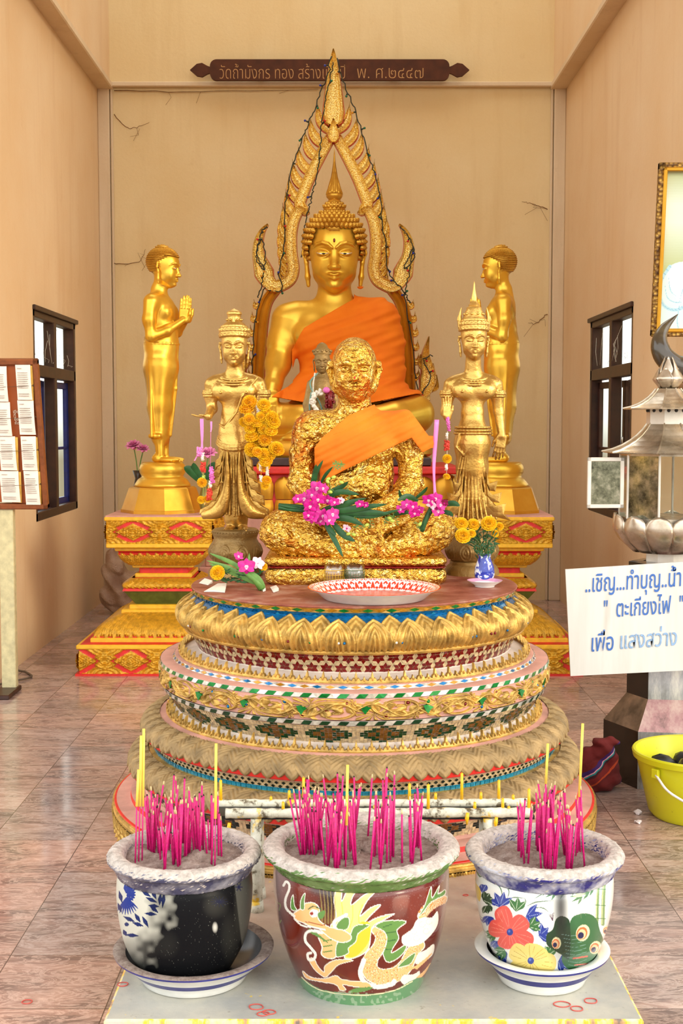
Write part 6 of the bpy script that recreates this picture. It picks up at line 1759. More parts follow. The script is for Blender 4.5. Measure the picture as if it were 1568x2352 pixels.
for (x, y, w, h, a) in ((980, 640, 120, 120, .5), (1180, 640, 60, 320, .45), (1100, 900, 90, 260, .3), (580, 960, 120, 130, .22), (420, 980, 120, 140, .2)): cv.blob((x, y), w, h, S(84, 84, 76), a*.55)
for i in range(12): a = radians(i*30); cv.stroke([(1010, 610), (1010+70*cos(a), 610+45*sin(a))], [10, 5], S(36, 38, 58), .8)
for i in range(6): a = radians(i*60); cv.stroke([(1170, 490), (1170+30*cos(a), 490+34*sin(a))], [14, 8], S(36, 38, 68), .8)
cv.mul((cv.noise(6, 8) > .955)*.3, S(180, 184, 170)); cv.blob((975, 820), 26, 50, S(220, 220, 210), .8)
cl = (at(424, 2000, 3.0)[0], 3.0); pts = []
for (y, w) in ((2000, 300), (2015, 308), (2050, 310), (2100, 300), (2152, 276), (2195, 234), (2222, 196)):
    z_ = at(424, y, 3.0)[2]; pts.append((z_, wr(w, 3.0, z_)))
pts += [(SLAB+.030, .085), (SLAB+.018, .084)]
rl = at(426, 1958, 3.0)
potl, ash_l = pot('blue and white incense pot blackened with soot, leftmost of the three pots', 'pot', cl, pts, (wr(352, 3., rl[2]), rl[2]), wr(268, 3., rl[2]), 'rim_blue_dark', cv, rl[2]-.010, None, mat='sooty_paint')
sl_ = at(444, 2174, 3.0); saucer('wide ash-dusted blue and white saucer under the sooty left pot', (sl_[0], 3.01), wr(368, 3., sl_[2]), sl_[2], .125, ['porcelain', 'stripe_blue', 'ash', 'dark_glaze'])

# --- right pot with flowers and a peacock
cv = Canvas(1040, 1880, 1568, 2352, 1568, S(226, 230, 224)); cv.k = 1.
RD, RL, BB, GG, GK, YY_ = S(226, 92, 82), S(244, 140, 124), S(36, 60, 150), S(56, 112, 60), S(30, 66, 40), S(228, 208, 120)
for p in ([(160, 420), (190, 395), (240, 400)], [(250, 420), (320, 470), (340, 550)], [(330, 440), (380, 490), (370, 550)], [(380, 545), (430, 538), (490, 545)], [(500, 600), (570, 570), (700, 560)], [(540, 610), (610, 610), (655, 640)], [(550, 550), (600, 520), (630, 500)], [(490, 545), (495, 570), (480, 590)], [(170, 700), (180, 680), (205, 675)], [(570, 750), (620, 755)], [(270, 915), (300, 930), (340, 940)], [(200, 730), (215, 790), (230, 800)]): cv.stroke(p, 7, S(90, 120, 90), taper=True)
def bleaf(c, r, n, a0, colr):
    for i in range(n):
        a = radians(a0+i*38); e = (c[0]+r*cos(a), c[1]+r*sin(a)); cv.stroke([c, ((c[0]+e[0])/2+4, (c[1]+e[1])/2-4), e], [10, 44, 6], colr)
        cv.stroke([c, e], 3, S(160, 180, 220) if colr is BB else S(200, 220, 190))
bleaf((320, 600), 100, 4, -150, BB); bleaf((500, 670), 110, 4, -50, BB); bleaf((240, 670), 60, 3, 60, BB); bleaf((290, 840), 50, 3, 60, BB); bleaf((360, 960), 70, 4, 130, BB); bleaf((590, 800), 80, 4, -80, BB); bleaf((720, 980), 80, 4, -40, BB); bleaf((200, 500), 50, 2, -100, BB)
bleaf((430, 630), 90, 3, -120, GG); bleaf((520, 740), 80, 3, -60, GG); bleaf((280, 790), 60, 3, 120, GG); bleaf((350, 900), 70, 3, 110, GG); bleaf((650, 930), 60, 3, -110, GG); bleaf((210, 560), 60, 4, -90, GK); bleaf((225, 600), 50, 3, 40, GK)
cv.stroke([(165, 690), (180, 780), (220, 880), (260, 930)], [8, 22, 16, 6], S(130, 146, 90)); cv.ell((165, 520), 26, 60, S(222, 190, 60))
def flower(c, pet, colr, line, cen):
    for (ang, L, w) in pet:
        a = radians(ang); u = np.array([cos(a), sin(a)]); v = np.array([-u[1], u[0]]); c0 = np.array(c, float)
        pts_ = [c0+u*L*.08-v*w*.12, c0+u*L*.45-v*w*.46, c0+u*L*.85-v*w*.42, c0+u*L*1.0-v*w*.05, c0+u*L*.92+v*w*.40, c0+u*L*.5+v*w*.48, c0+u*L*.08+v*w*.12]
        cv.poly(pts_, colr)
        for k in (-.25, 0, .25): cv.stroke([c0+u*L*.2+v*w*k*.3, c0+u*L*.55+v*w*k*.8, c0+u*L*.85+v*w*k], 3, line)
    cv.ell(c, 22, 24, cen); cv.ell((c[0]-5, c[1]-6), 8, 9, S(90, 120, 200))
flower((388, 775), [(-112, 185, 120), (-40, 145, 130), (28, 175, 130), (112, 120, 110), (-165, 150, 120), (75, 100, 90)], RD, RL, BB)
flower((530, 970), [(-150, 160, 130), (-75, 120, 140), (5, 175, 130), (70, 110, 130), (150, 150, 120), (-30, 130, 110)], YY_, S(180, 150, 60), BB)
# bamboo
for x, w in ((985, 20), (1025, 24)): cv.stroke([(x+8, 400), (x, 560), (x-4, 720)], w, S(120, 150, 90)); cv.stroke([(x+2, 400), (x-6, 560), (x-10, 720)], 6, S(214, 214, 150))
for y in (480, 590, 680): cv.stroke([(970, y), (1040, y+4)], 5, GG)
for (x, y) in ((640, 470), (760, 490), (840, 470), (880, 530), (930, 500), (960, 470), (700, 500)):
    for k in range(5):
        a = radians(110+k*34+x % 20); cv.stroke([(x, y), (x+40*cos(a), y+30*sin(a)), (x+85*cos(a), y+62*sin(a))], [6, 18, 2], GG)
# peacock
cv.poly([(800, 700), (850, 655), (930, 650), (980, 690), (1000, 760), (1030, 850), (1000, 930), (930, 980), (860, 1010), (790, 1030), (740, 960), (780, 860)], S(52, 106, 62))
cv.poly([(640, 790), (680, 755), (700, 690), (740, 665), (790, 690), (800, 760), (800, 860), (790, 960), (740, 930), (690, 900), (640, 860)], GK)
for i in range(9): cv.stroke([(740+i*6, 790+i*26), (820+i*4, 800+i*26), (900+i*2, 780+i*26)], 3, S(150, 190, 180), .6)
for (x, y, s_, ro) in ((885, 780, 1.0, 20), (970, 880, .8, 30), (1045, 760, .5, 20), (705, 850, .7, 0)):
    cv.ell((x, y), 46*s_, 58*s_, S(236, 230, 180), ro); cv.ell((x-6*s_, y+4), 36*s_, 46*s_, S(226, 110, 60), ro); cv.ell((x-8*s_, y+10*s_), 28*s_, 36*s_, S(240, 200, 150), ro); cv.ell((x-14*s_, y+18*s_), 20*s_, 24*s_, S(30, 36, 80), ro)
cv.stroke([(820, 955), (915, 940)], 10, S(214, 90, 70)); cv.stroke([(830, 1000), (930, 990)], 8, S(214, 120, 110))
for k in range(5): cv.stroke([(680, 700), (655+k*8, 655-k*3)], 3, S(90, 60, 80))
cv.blob((735, 600), 60, 260, S(24, 24, 26), .9); cv.blob((735, 480), 50, 80, S(20, 20, 24), .85); cv.blob((760, 880), 120, 220, S(20, 24, 26), .55)
for (x, y) in ((900, 480), (935, 560), (900, 600), (870, 620)): cv.stroke([(x, y), (x+4, y+60)], 3, S(150, 150, 120), .4)
cr = (at(1249, 2000, 3.0)[0], 3.0); pts = []
for (y, w) in ((1998, 306), (2012, 314), (2050, 312), (2100, 296), (2150, 266), (2195, 222), (2222, 190)):
    z_ = at(1249, y, 3.0)[2]; pts.append((z_, wr(w, 3.0, z_)))
pts += [(SLAB+.030, .082), (SLAB+.018, .081)]
rr_ = at(1247, 1955, 3.0)
potr, ash_r = pot('white incense pot painted with flowers and a peacock, rightmost of the three', 'pot', cr, pts, (wr(361, 3., rr_[2]), rr_[2]), wr(278, 3., rr_[2]), 'rim_blue', cv, rr_[2]-.022, None)
sr_ = at(1244, 2170, 3.0); saucer('pale blue striped saucer under the flower-painted right pot', (sr_[0], 3.0), wr(308, 3., sr_[2]), sr_[2], .102, ['porcelain', 'stripe_blue', 'porcelain', 'dark_glaze'])

# ---------------------------------------------------------------- incense sticks
g = N('stick_pink'); c = g.ramp(g.noise(200, 3), [(.3, S(176, 8, 90)), (.7, S(224, 16, 130))]); g.set(c, .5, 0)
plain('stick_tip', S(212, 190, 140), .7, var=.15); plain('stick_yellow', S(250, 214, 90), .6, var=.08); plain('stick_burnt', S(60, 40, 40), .8)
stick_protos = []
for k in range(10):
    r_ = random.Random(k); h = .075+.0105*k; m = MB(); b = r_.uniform(-.004, .004)
    m.tube([(0, 0, -.008), (b*.5, 0, h*.5), (b, 0, h)], [.0026, .0025, .0023], 5, 0)
    tip = .010 if k % 3 else .004
    m.tube([(b, 0, h), (b*1.1, 0, h+tip)], [.0024, .0014], 5, 1 if k % 3 else 2)
    o = m.build('incense_stick', ['stick_pink', 'stick_tip', 'stick_burnt'], None); stick_protos.append(o)
used = set()
def put_stick(k, loc, tilt, label, group):
    o = stick_protos[k]
    if k in used: o = o.copy(); col.objects.link(o)
    used.add(k); o.location = loc; o.rotation_euler = (tilt[0], tilt[1], random.uniform(0, 6))
    tag(o, label, 'incense stick', group); return o
def bunch(root, ash_f, n, spread, label, group, seed, hk, cxo=0):
    r_ = random.Random(seed); cx0, cy0 = root.location.x, root.location.y; i = 0; cl_ = []
    for _ in range(n):
        if cl_ and r_.random() < .5:
            a, b = cl_[r_.randrange(len(cl_))]; x = a+r_.gauss(0, .004); y = b+r_.gauss(0, .004)
        else:
            t = r_.uniform(0, 2*pi); q = math.sqrt(r_.random()); x = cxo+spread[0]*q*cos(t); y = .0+spread[1]*q*sin(t); cl_.append((x, y))
        put_stick(min(9, max(0, int(r_.gauss(*hk)))), (cx0+x, cy0+y, ash_f(x, y)), (r_.gauss(0, .07), r_.gauss(0, .07)), label, group)
bunch(potl, ash_l, 74, (.10, .11), 'pink incense stick burnt down in the sooty left pot', 'pink incense sticks in the left pot', 11, (5.2, 2.0), -.01)
bunch(potm, ash_m, 110, (.160, .155), 'pink incense stick burnt down in the dragon pot', 'pink incense sticks in the dragon pot', 12, (5.6, 2.0), 0)
bunch(potr, ash_r, 84, (.095, .11), 'pink incense stick burnt down in the flower-painted right pot', 'pink incense sticks in the right pot', 13, (5.4, 2.0), .025)
# unburnt sticks with a yellow upper part
def long_stick(px, pyt, pym, pyb, Y, root, ash_f, lab, grp=None, lean=0):
    a = at(px, pyb, Y); z0 = ash_f(a[0]-root.location.x, Y-root.location.y); t = at(px+lean, pyt, Y); mdl = at(px+lean*.5, pym, Y)
    o = thing('unburnt_incense_stick', lab, 'incense stick', (a[0], Y, z0), 0, grp)
    b = MB(); b.tube([(0, 0, -.01), (mdl[0]-a[0], 0, mdl[2]-z0)], .0019, 6); b.build('handle', 'stick_pink', o)
    b = MB(); b.tube([(mdl[0]-a[0], 0, mdl[2]-z0), (t[0]-a[0], 0, t[2]-z0)], .0034, 7); b.build('incense', 'stick_yellow', o)
for i, (x, t) in enumerate(((316, 1768), (322, 1690), (328, 1674))):
    long_stick(x-6+i*2, t, 1852, 1975, 2.96+i*.006, potl, ash_l, 'tall unburnt incense stick with yellow upper part, in a cluster of three at the left pot\'s left side', 'three unburnt sticks in the left pot', 8-i*2)
for o, w_l in zip(sorted([o for o in col.objects if o.get('group') == 'three unburnt sticks in the left pot'], key=lambda o: o.location.x), ('shortest yellow-topped incense stick of the three at the left pot\'s left side', 'middle yellow-topped incense stick of the three at the left pot\'s left side', 'rightmost and tallest yellow-topped incense stick of the three in the left pot')): o['label'] = w_l
long_stick(493, 1708, 1880, 1985, 2.92, potl, ash_l, 'tall unburnt yellow-topped incense stick at the right side of the left pot', None, 3)
long_stick(793, 1757, 1895, 2005, 2.88, potm, ash_m, 'single tall yellow-topped incense stick in the dragon pot', None, 5)
long_stick(1248, 1708, 1800, 1930, 3.02, potr, ash_r, 'yellow-topped incense stick near the middle of the right pot', None, 10)
long_stick(1322, 1662, 1830, 1960, 3.0, potr, ash_r, 'tallest yellow-topped incense stick at the right side of the right pot', None, 16)

# ---------------------------------------------------------------- candle rack behind the pots
g = N('chipped_white'); c = g.ramp(g.noise(24, 5, .7), [(.38, S(96, 84, 60)), (.47, S(206, 204, 184)), (.7, S(232, 230, 216))])
c = g.mix(g.ramp(g.noise(13, 4, .6), [(.62, (0, 0, 0, 1)), (.68, (1, 1, 1, 1))]), c, S(232, 190, 50)); g.set(c, .5, 0, bump=g.noise(40, 5), bstr=.5, bdist=.006)
rk = at(860, 1868, 3.42)
rack = thing('candle_rack', 'chipped white pipe candle rack with dripped wax behind the incense pots', 'rack', (rk[0], 3.47, SLAB))
def wbar(nm, x0, x1, py, Y, r):
    a, b = at(x0, py, Y), at(x1, py-2, Y); m = MB(); n_ = 60; P = [(a[0]-rk[0]+(b[0]-a[0])*i/n_, Y-3.47, a[2]-SLAB+(b[2]-a[2])*i/n_) for i in range(n_+1)]
    m.tube(P, [r+random.uniform(-.0012, .0016) for _ in P], 12); return m.build(nm, 'chipped_white', rack)
wbar('front_pipe', 518, 1222, 1868, 3.42, .0135); wbar('back_pipe', 502, 1215, 1846, 3.52, .0125)
a, b = at(500, 1857, 3.47), at(1222, 1857, 3.47); m = MB(); m.box(((a[0]+b[0])/2-rk[0], 0, a[2]-SLAB-.012), (b[0]-a[0], .09, .010)); m.build('tray', 'soot', rack, False)
for px_ in (588, 1122):
    for Y in (3.42, 3.52):
        a = at(px_, 1880, 3.42); h_ = a[2]-SLAB; m = MB(); m.tube([(a[0]-rk[0], Y-3.47, 0), (a[0]-rk[0], Y-3.47, h_)], [.017, .0155], 12); m.tube([(a[0]-rk[0], Y-3.47, 0), (a[0]-rk[0], Y-3.47, .03)], [.021, .0185], 12); m.build('leg', 'chipped_white', rack)
plain('wax_yellow', S(250, 190, 24), .35, var=.08)
def candle(px, pt, pb, Y, lab, grp, tilt=0.):
    a = at(px, pb, Y); t = at(px, pt, Y); h_ = max(.012, t[2]-a[2]); m = MB(); r = .0042
    m.tube([(0, 0, 0), (tilt*h_*.5, 0, h_*.5), (tilt*h_, 0, h_)], [r*1.15, r, r*.95], 8); m.sph((0, 0, 0), (.008, .006, .003), 8)
    m.tube([(tilt*h_, 0, h_), (tilt*h_, 0, h_+.004)], .0006, 4)
    o = m.build('candle', 'wax_yellow'); o.location = (a[0], Y, a[2]); return tag(o, lab, 'candle', grp)
for (x, t, b) in ((468, 1792, 1838), (697, 1786, 1836), (940, 1800, 1838), (1060, 1776, 1838), (1104, 1820, 1838), (1145, 1792, 1838), (1178, 1826, 1838), (664, 1816, 1838), (622, 1830, 1840), (1000, 1822, 1838)):
    if x > 500: candle(x, t, b, 3.52, 'yellow candle stub standing on the back pipe of the candle rack', 'candles on the back pipe')
candle(507, 1792, 1838, 3.52, 'yellow candle at the far left end of the candle rack', None)
for (x, t, b) in ((983, 1802, 1860), (1090, 1843, 1860), (1154, 1834, 1860), (1168, 1853, 1862), (1214, 1812, 1860), (650, 1842, 1862), (860, 1850, 1862)): candle(x, t, b, 3.42, 'yellow candle stub on the front pipe of the candle rack', 'candles on the front pipe')
for k, (x, y) in enumerate(((525, 1895), (1138, 1882), (1072, 1872))):
    a = at(x, y, 3.405); m = MB(); m.tube([(0, 0, -.028), (0, 0, -.01), (.002, 0, .006)], [.0015, .006, .0045], 8); o = m.build('wax_drip', 'wax_yellow'); o.location = a; tag(o, 'hanging yellow wax drip on the front pipe of the candle rack', 'wax', 'wax drips under the front pipe')
ORD = ['leftmost', 'second', 'third', 'fourth', 'fifth', 'sixth', 'seventh', 'eighth', 'ninth', 'tenth']
for gr_, nm_ in (('candles on the back pipe', 'back pipe'), ('candles on the front pipe', 'front pipe')):
    L_ = sorted([o for o in col.objects if o.get('group') == gr_], key=lambda o: o.location.x)
    for i, o in enumerate(L_):
        h_c = 'tall' if o.dimensions.z > .045 else 'short'
        o['label'] = '%s yellow candle on the rack\'s %s, %s' % (h_c, nm_, 'leftmost of its row' if i == 0 else ('rightmost of its row' if i == len(L_)-1 else ORD[i]+' from the left'))
# rubber bands lying about
plain('band_red', S(206, 84, 74), .6)
def rband(px, py, z, r, lab, grp):
    p_ = on(px, py, z); m = MB(); m.tube([(r*cos(a)*(1+.1*sin(2*a+px)), r*.8*sin(a), .0016) for a in np.linspace(0, 2*pi, 26, endpoint=False)], .0013, 5, closed=True); o = m.build('rubber_band', 'band_red'); o.location = p_; tag(o, lab, 'rubber band', grp)
for (x, y, r) in ((588, 2314, .017), (604, 2330, .013), (618, 2326, .014)): rband(x, y, SLAB, r, 'red rubber band on the slab edge between the left and dragon pots', 'rubber bands by the dragon pot')
for (x, y, r) in ((1290, 2308, .018), (1324, 2318, .015), (1356, 2300, .016)): rband(x, y, SLAB, r, 'red rubber band on the slab in front of the right pot', 'rubber bands by the right pot')
rband(282, 2262, SLAB, .013, 'crumpled red rubber band left of the left saucer on the slab', None); rband(62, 2302, 0, .013, 'red rubber band lying on the marble floor at the lower left', None); rband(1069, 2057, SLAB, .007, 'tiny red rubber band on the slab behind the dragon pot', None)
# ---------------------------------------------------------------- writing
_fc = {}
def text_mesh(txt, size, depth=.0006, shear=0., bold=0.):
    cu = bpy.data.curves.new('writing', 'FONT'); cu.body = txt; cu.size = size; cu.extrude = depth; cu.offset = bold; cu.shear = shear; cu.resolution_u = 4
    o = bpy.data.objects.new('writing', cu); col.objects.link(o)
    dg = bpy.context.evaluated_depsgraph_get(); me = bpy.data.meshes.new_from_object(o.evaluated_get(dg)); bpy.data.objects.remove(o)
    return me
def write(txt, size, mat, parent, loc, rot=(pi/2, 0, 0), width=None, shear=0., bold=0., name='writing'):
    me = text_mesh(txt, size, shear=shear, bold=bold); me.materials.clear(); me.materials.append(M(mat))
    xs = [v.co.x for v in me.vertices]
    if width and xs:
        k = width/(max(xs)-min(xs)); x0 = min(xs)
        for v in me.vertices: v.co.x = (v.co.x-x0)*k
    o = bpy.data.objects.new(name, me); col.objects.link(o); o.parent = parent; o.location = loc; o.rotation_euler = rot; return o
# wooden name board
plain('board_wood', S(82, 42, 18), .85, var=.15, vscale=12); plain('board_carving', S(196, 148, 90), .7, var=.1)
A0, A1 = at(482, 184, 9.83), at(1032, 136, 9.83)
nb = thing('name_board', 'long dark wooden board with carved pale writing and leaf-shaped ends on the beam', 'sign', ((A0[0]+A1[0])/2, 9.83, (A0[2]+A1[2])/2))
w_, h_ = A1[0]-A0[0], A1[2]-A0[2]; r_ = .05; m = MB(); pts = []
for cx_, cz_, a0 in ((w_/2-r_, h_/2-r_, 0), (-w_/2+r_, h_/2-r_, 90), (-w_/2+r_, -h_/2+r_, 180), (w_/2-r_, -h_/2+r_, 270)):
    for i in range(7): a = radians(a0+15*i); pts.append((cx_+r_*cos(a), cz_+r_*sin(a)))
m.poly(pts, 0, .035); m.build('board', 'board_wood', nb, False)
for s in (-1, 1):
    P = [(s*(w_/2-.01), .02), (s*(w_/2+.02), .03), (s*(w_/2+.06), .052), (s*(w_/2+.10), .045), (s*(w_/2+.152), 0), (s*(w_/2+.10), -.045), (s*(w_/2+.06), -.052), (s*(w_/2+.02), -.03), (s*(w_/2-.01), -.02)]
    if s > 0: P = P[::-1]
    m = MB(); m.poly(P, .004, .03); m.build('leaf_end', 'board_wood', nb, False)
x1 = at(504, 180, 9.83); write('วัดถ้ำมังกร ทอง สร้างเมื่อปี', .135, 'board_carving', nb, (x1[0]-nb.location.x, -.001, at(504, 181, 9.83)[2]-nb.location.z), width=at(792, 170, 9.83)[0]-x1[0], bold=-.0022)
x1 = at(820, 180, 9.83); write('พ. ศ.๒๔๔๗', .135, 'board_carving', nb, (x1[0]-nb.location.x, -.001, at(820, 180, 9.83)[2]-nb.location.z), width=at(972, 170, 9.83)[0]-x1[0], bold=-.0022)
for px_ in (600, 900):
    q_ = at(px_, 160, 9.88); m = MB(); m.box((q_[0]-nb.location.x, .075, 0), (.03, .09, .03)); m.build('wall_spacer', 'frame_dark', nb, False)

# ---------------------------------------------------------------- notice board with tied bundles of paper
g = N('board_brown'); c = g.ramp(g.noise(8, 5, .6, (1, 1, .3)), [(.3, S(166, 84, 36)), (.7, S(190, 100, 46))]); g.set(c, .5, 0)
plain('board_frame', S(136, 74, 34), .45, var=.15); plain('post_cream', S(206, 196, 150), .55, var=.12)
plain('paper', S(244, 236, 222), .8, var=.03); plain('paper_old', S(234, 190, 90), .8, var=.08); plain('print_grey', S(186, 176, 166), .8); plain('string_brown', S(96, 70, 44), .8); plain('chalk', S(240, 220, 190), .8)
YN = 6.40
tl, tr, br_ = at(-60, 822, YN), at(92, 824, YN), at(112, 1168, YN+.18)
board = thing('notice_board', 'brown wooden notice board on cream posts, bundles of printed paper tied to it', 'notice board', (tr[0], YN, 0))
lean = math.atan2(.18, tr[2]-br_[2]); Hn = math.hypot(.18, tr[2]-br_[2]); Wn = 1.05
grp_rot = (lean*1.0, 0, 0)
bd = thing('x', None, None); bpy.data.objects.remove(bd)
def bpart(mb, nm, mt, smooth=False):
    o = mb.build(nm, mt, board, smooth); o.location = (br_[0]-tr[0], .18, br_[2]); o.rotation_euler = (lean, 0, 0); return o
m = MB(); m.box((-Wn/2+.0, .012, Hn/2), (Wn-.03, .018, Hn-.03)); bpart(m, 'panel', 'board_brown')
m = MB()
for (c_, d_) in (((-Wn/2, 0, .015), (Wn, .045, .03)), ((-Wn/2, 0, Hn-.015), (Wn, .045, .03)), ((-.014, 0, Hn/2), (.028, .045, Hn)), ((-Wn+.014, 0, Hn/2), (.028, .045, Hn))): m.box(c_, d_, bev=.006)
bpart(m, 'frame', 'board_frame')
for x_ in (-.235, -Wn+.06):
    m = MB(); m.box((x_, .20, br_[2]/2+.03), (.075, .05, br_[2]+.06), bev=.004); o = m.build('post', 'post_cream', board, False)
    m = MB(); m.box((x_, .11, .012), (.10, .26, .024), bev=.004); o = m.build('foot', 'frame_dark', board, False)
ku = 2.2e-3
def pxb(x, y): # photo px -> board coords (x to the left negative, z up)
    t = (y-824)/(1168-824); xr = 92+20*t
    return ((x-xr)*.00222, Hn*(1-t))
k = 0
papers = []
for (x0, x1, y0, y1, old_) in ((42, 76, 836, 914, 1), (-16, 22, 840, 918, 0), (45, 82, 916, 993, 0), (-12, 28, 920, 996, 0), (51, 86, 998, 1075, 1), (0, 38, 998, 1075, 1), (56, 90, 1077, 1156, 1), (0, 44, 1078, 1150, 1)):
    (a, b), (c_, d_) = pxb(x0, y0), pxb(x1, y1); w_ = abs(pxb(x1, y0)[0]-a); h_ = b-d_
    pr = thing('paper_bundle', ['bundle', 'bundle'][0], 'papers', (0, 0, 0)); k += 1
    pr.location = (br_[0], YN+.175, br_[2]); pr.rotation_euler = (lean, 0, 0)
    row = (k-1)//2; side = 'right' if k % 2 else 'left'
    pr['label'] = 'printed paper bundle on the notice board, %s of its %s column' % (['topmost', 'second from the top', 'third from the top', 'lowest'][row], side)
    pr['group'] = 'paper bundles on the notice board'
    tlt = random.uniform(-.05, .05)
    if old_: m = MB(); m.box((a+w_/2+.008, -.006, d_+h_/2-.004), (w_, .010, h_), R=rot3(0, 3, 0)); m.build('lower_sheets', 'paper_old', pr, False)
    m = MB(); U, W = np.meshgrid(np.linspace(0, 1, 8), np.linspace(0, 1, 10))
    base_ = np.stack([a+w_*U+tlt*W*.05, -.014-.010*np.sin(W*pi*.9)*U-.006*W, b-h_*W], -1); m.grid(base_)
    bk_ = base_.copy(); bk_[..., 1] += .004; m.grid(bk_[:, ::-1]); m.build('top_sheet', 'paper', pr)
    m = MB()
    for r in range(14):
        if r in (1, 10, 11): continue
        zz = b-h_*(.10+r*.06); ww = w_*(.72 if r not in (0,) else .3)*random.uniform(.9, 1); xs_ = a+w_*.12
        yy = -.0185-.010*math.sin((.10+r*.06)*pi*.9)*.5-.006*(.1+r*.06)
        m.box((xs_+ww/2+tlt*.02, yy, zz), (ww, .0008, .0035), R=rot3(0, 0, -3))
    m.build('printed_lines', 'print_grey', pr, False)
# strings across the bundles
for y_ in (884, 955, 1030, 1110):
    (a, b), (c_, d_) = pxb(-70, y_+3), pxb(84+ (y_-884)*.06, y_-2); m = MB(); m.tube([(a, -.028, b), ((a+c_)/2, -.031, (b+d_)/2), (c_-.02, -.030, d_), (c_, -.014, d_)], .0012, 5)
    m.sph((c_, -.014, d_), (.010, .006, .007), 8); bpart(m, 'tie_string', 'string_brown', True)
for i, t in enumerate(('เขียน', 'ที่', 'ชื่อ', 'ห้อง')):
    (a, b) = pxb(33+i*1.2, 946+i*8.5); o = write(t, .022, 'chalk', board, (0, 0, 0), bold=.0003)
    o.location = (br_[0]-tr[0]+a, .18-b*math.sin(lean)-.004, br_[2]+b*math.cos(lean)); o.rotation_euler = (pi/2+lean, 0, 0)
# cable down the left wall
plain('cable_grey', S(92, 80, 66), .5)
cable = MB(); P = [Vector((XL+.012, 7.0, at(20, 1180, 7.0)[2])), Vector((XL+.012, 7.05, .9)), Vector((XL+.012, 7.02, .45)), Vector((XL+.014, 7.08, .2)), Vector((XL+.03, 7.1, .03)), Vector((XL+.10, 7.06, .008)), Vector((XL+.16, 6.92, .008)), Vector((XL+.05, 6.75, .008)), Vector((XL-.02, 6.5, .008))]
cable.tube(spline([tuple(p) for p in P], 60), .006, 6); o = cable.build('cable', 'cable_grey'); tag(o, 'thin grey cable running down the left wall and curling on the floor', 'cable')

# ---------------------------------------------------------------- framed picture, horns
cvp = Canvas(1480, 360, 1700, 800, 900, S(196, 206, 160)); cvp.k = 1.
KP = 900/220.
def pp(pts): return [((x-1480)*KP, (y-360)*KP) for x, y in pts]
for i in range(40):
    y = 383+i*6; t = i/40; cvp.poly(pp([(1500, y), (1700, y), (1700, y+8), (1500, y+8)]), tuple(np.array(S(176, 184, 130))*(1-min(1, t*3))+np.array(S(216, 232, 214))*min(1, t*3)) if t < .5 else tuple(np.array(S(216, 232, 214))*(2-2*t)+np.array(S(176, 188, 124))*(2*t-1)), False)
cvp.poly(pp([(1504, 700), (1520, 640), (1540, 605), (1580, 595), (1640, 590), (1700, 600), (1700, 775), (1502, 775)]), S(206, 232, 234))
cvp.poly(pp([(1530, 620), (1570, 600), (1640, 600), (1640, 690), (1560, 690)]), S(222, 240, 240))
cvp.stroke(pp([(1537, 608), (1518, 640), (1513, 670), (1525, 700), (1550, 710), (1580, 700), (1620, 690)]), 30, S(176, 216, 230))
for i in range(22): 
    P_ = spline(pp([(1537, 608), (1518, 640), (1513, 670), (1525, 700), (1550, 710), (1580, 700), (1620, 690)]), 23); a, b = P_[i]; cvp.stroke([(a-12, b-10), (a, b+2), (a+12, b+8)], 5, S(120, 180, 210))
for p in ([(1526, 650), (1532, 680), (1550, 692), (1575, 690)], [(1534, 632), (1540, 665), (1556, 680)], [(1560, 700), (1556, 740), (1566, 775)], [(1575, 610), (1570, 650), (1560, 690)]): cvp.stroke(pp(p), 7, S(140, 196, 220), taper=True)
YPc = 6.16
c1, c2, c3 = at(1508, 371, YPc-.10), at(1492, 773, YPc), at(1700, 371, YPc-.10)
pic = thing('framed_picture', 'tall gilt-framed pale green and blue portrait hanging high at the right edge', 'picture', (c2[0], YPc, c2[2]))
g = N('gilt_frame'); c = g.ramp(g.voro(60), [(.1, S(196, 156, 70)), (.6, S(120, 84, 34)), (.9, S(70, 44, 18))]); g.set(c, .4, .5, bump=g.voro(60), bstr=.8, bdist=.006)
H_ = c1[2]-c2[2]; W_ = .46; fr = .036
def shp(x, z, y): return (x+(c1[0]-c2[0])*z/H_*0, y-.10*z/H_, z)
m = MB()
for (x0, x1, z0, z1, mi, dy) in ((0, W_, 0, fr, 0, 0), (0, W_, H_-fr, H_, 0, 0), (0, fr, 0, H_, 0, 0), (W_-fr, W_, 0, H_, 0, 0), (fr*.62, W_-fr*.62, fr*.62, fr*1.1, 1, -.012), (fr*.62, W_-fr*.62, H_-fr*1.1, H_-fr*.62, 1, -.012), (fr*.62, fr*1.1, fr*.62, H_-fr*.62, 1, -.012), (W_-fr*1.1, W_-fr*.62, fr*.62, H_-fr*.62, 1, -.012)):
    m.box(((x0+x1)/2, -.012+dy, (z0+z1)/2), (x1-x0, .03, z1-z0), mi, bev=.005)
th_p = math.atan2(.10, H_)
o = m.build('frame', ['gilt_frame', 'gold_satin_pale'], pic, False); o.rotation_euler = (th_p, math.atan2(.0, 1), 0)
m = MB(); nx_, nz_ = 130, 330; XX, ZZ = np.meshgrid(np.linspace(fr, W_-fr, nx_), np.linspace(fr, H_-fr, nz_)); m.grid(np.stack([XX, np.full(XX.shape, -.008), ZZ], -1))
Cc = np.ones((nx_*nz_, 4), np.float32); pxx = 1508+(XX/W_)*220-(1-ZZ/H_)*14; pyy = 773-ZZ/H_*402; Cc[:, :3] = cvp.sample(pxx.ravel(), pyy.ravel())
o2 = m.build('canvas', 'matt_paint', pic, True, colors=Cc); o2.rotation_euler = (th_p, 0, 0)
m = MB(); m.box((W_/2, .10, H_*.6), (.03, .16, .03)); m.build('wall_hook', 'frame_dark', pic, False)
hp = at(1545, 870, 5.75)
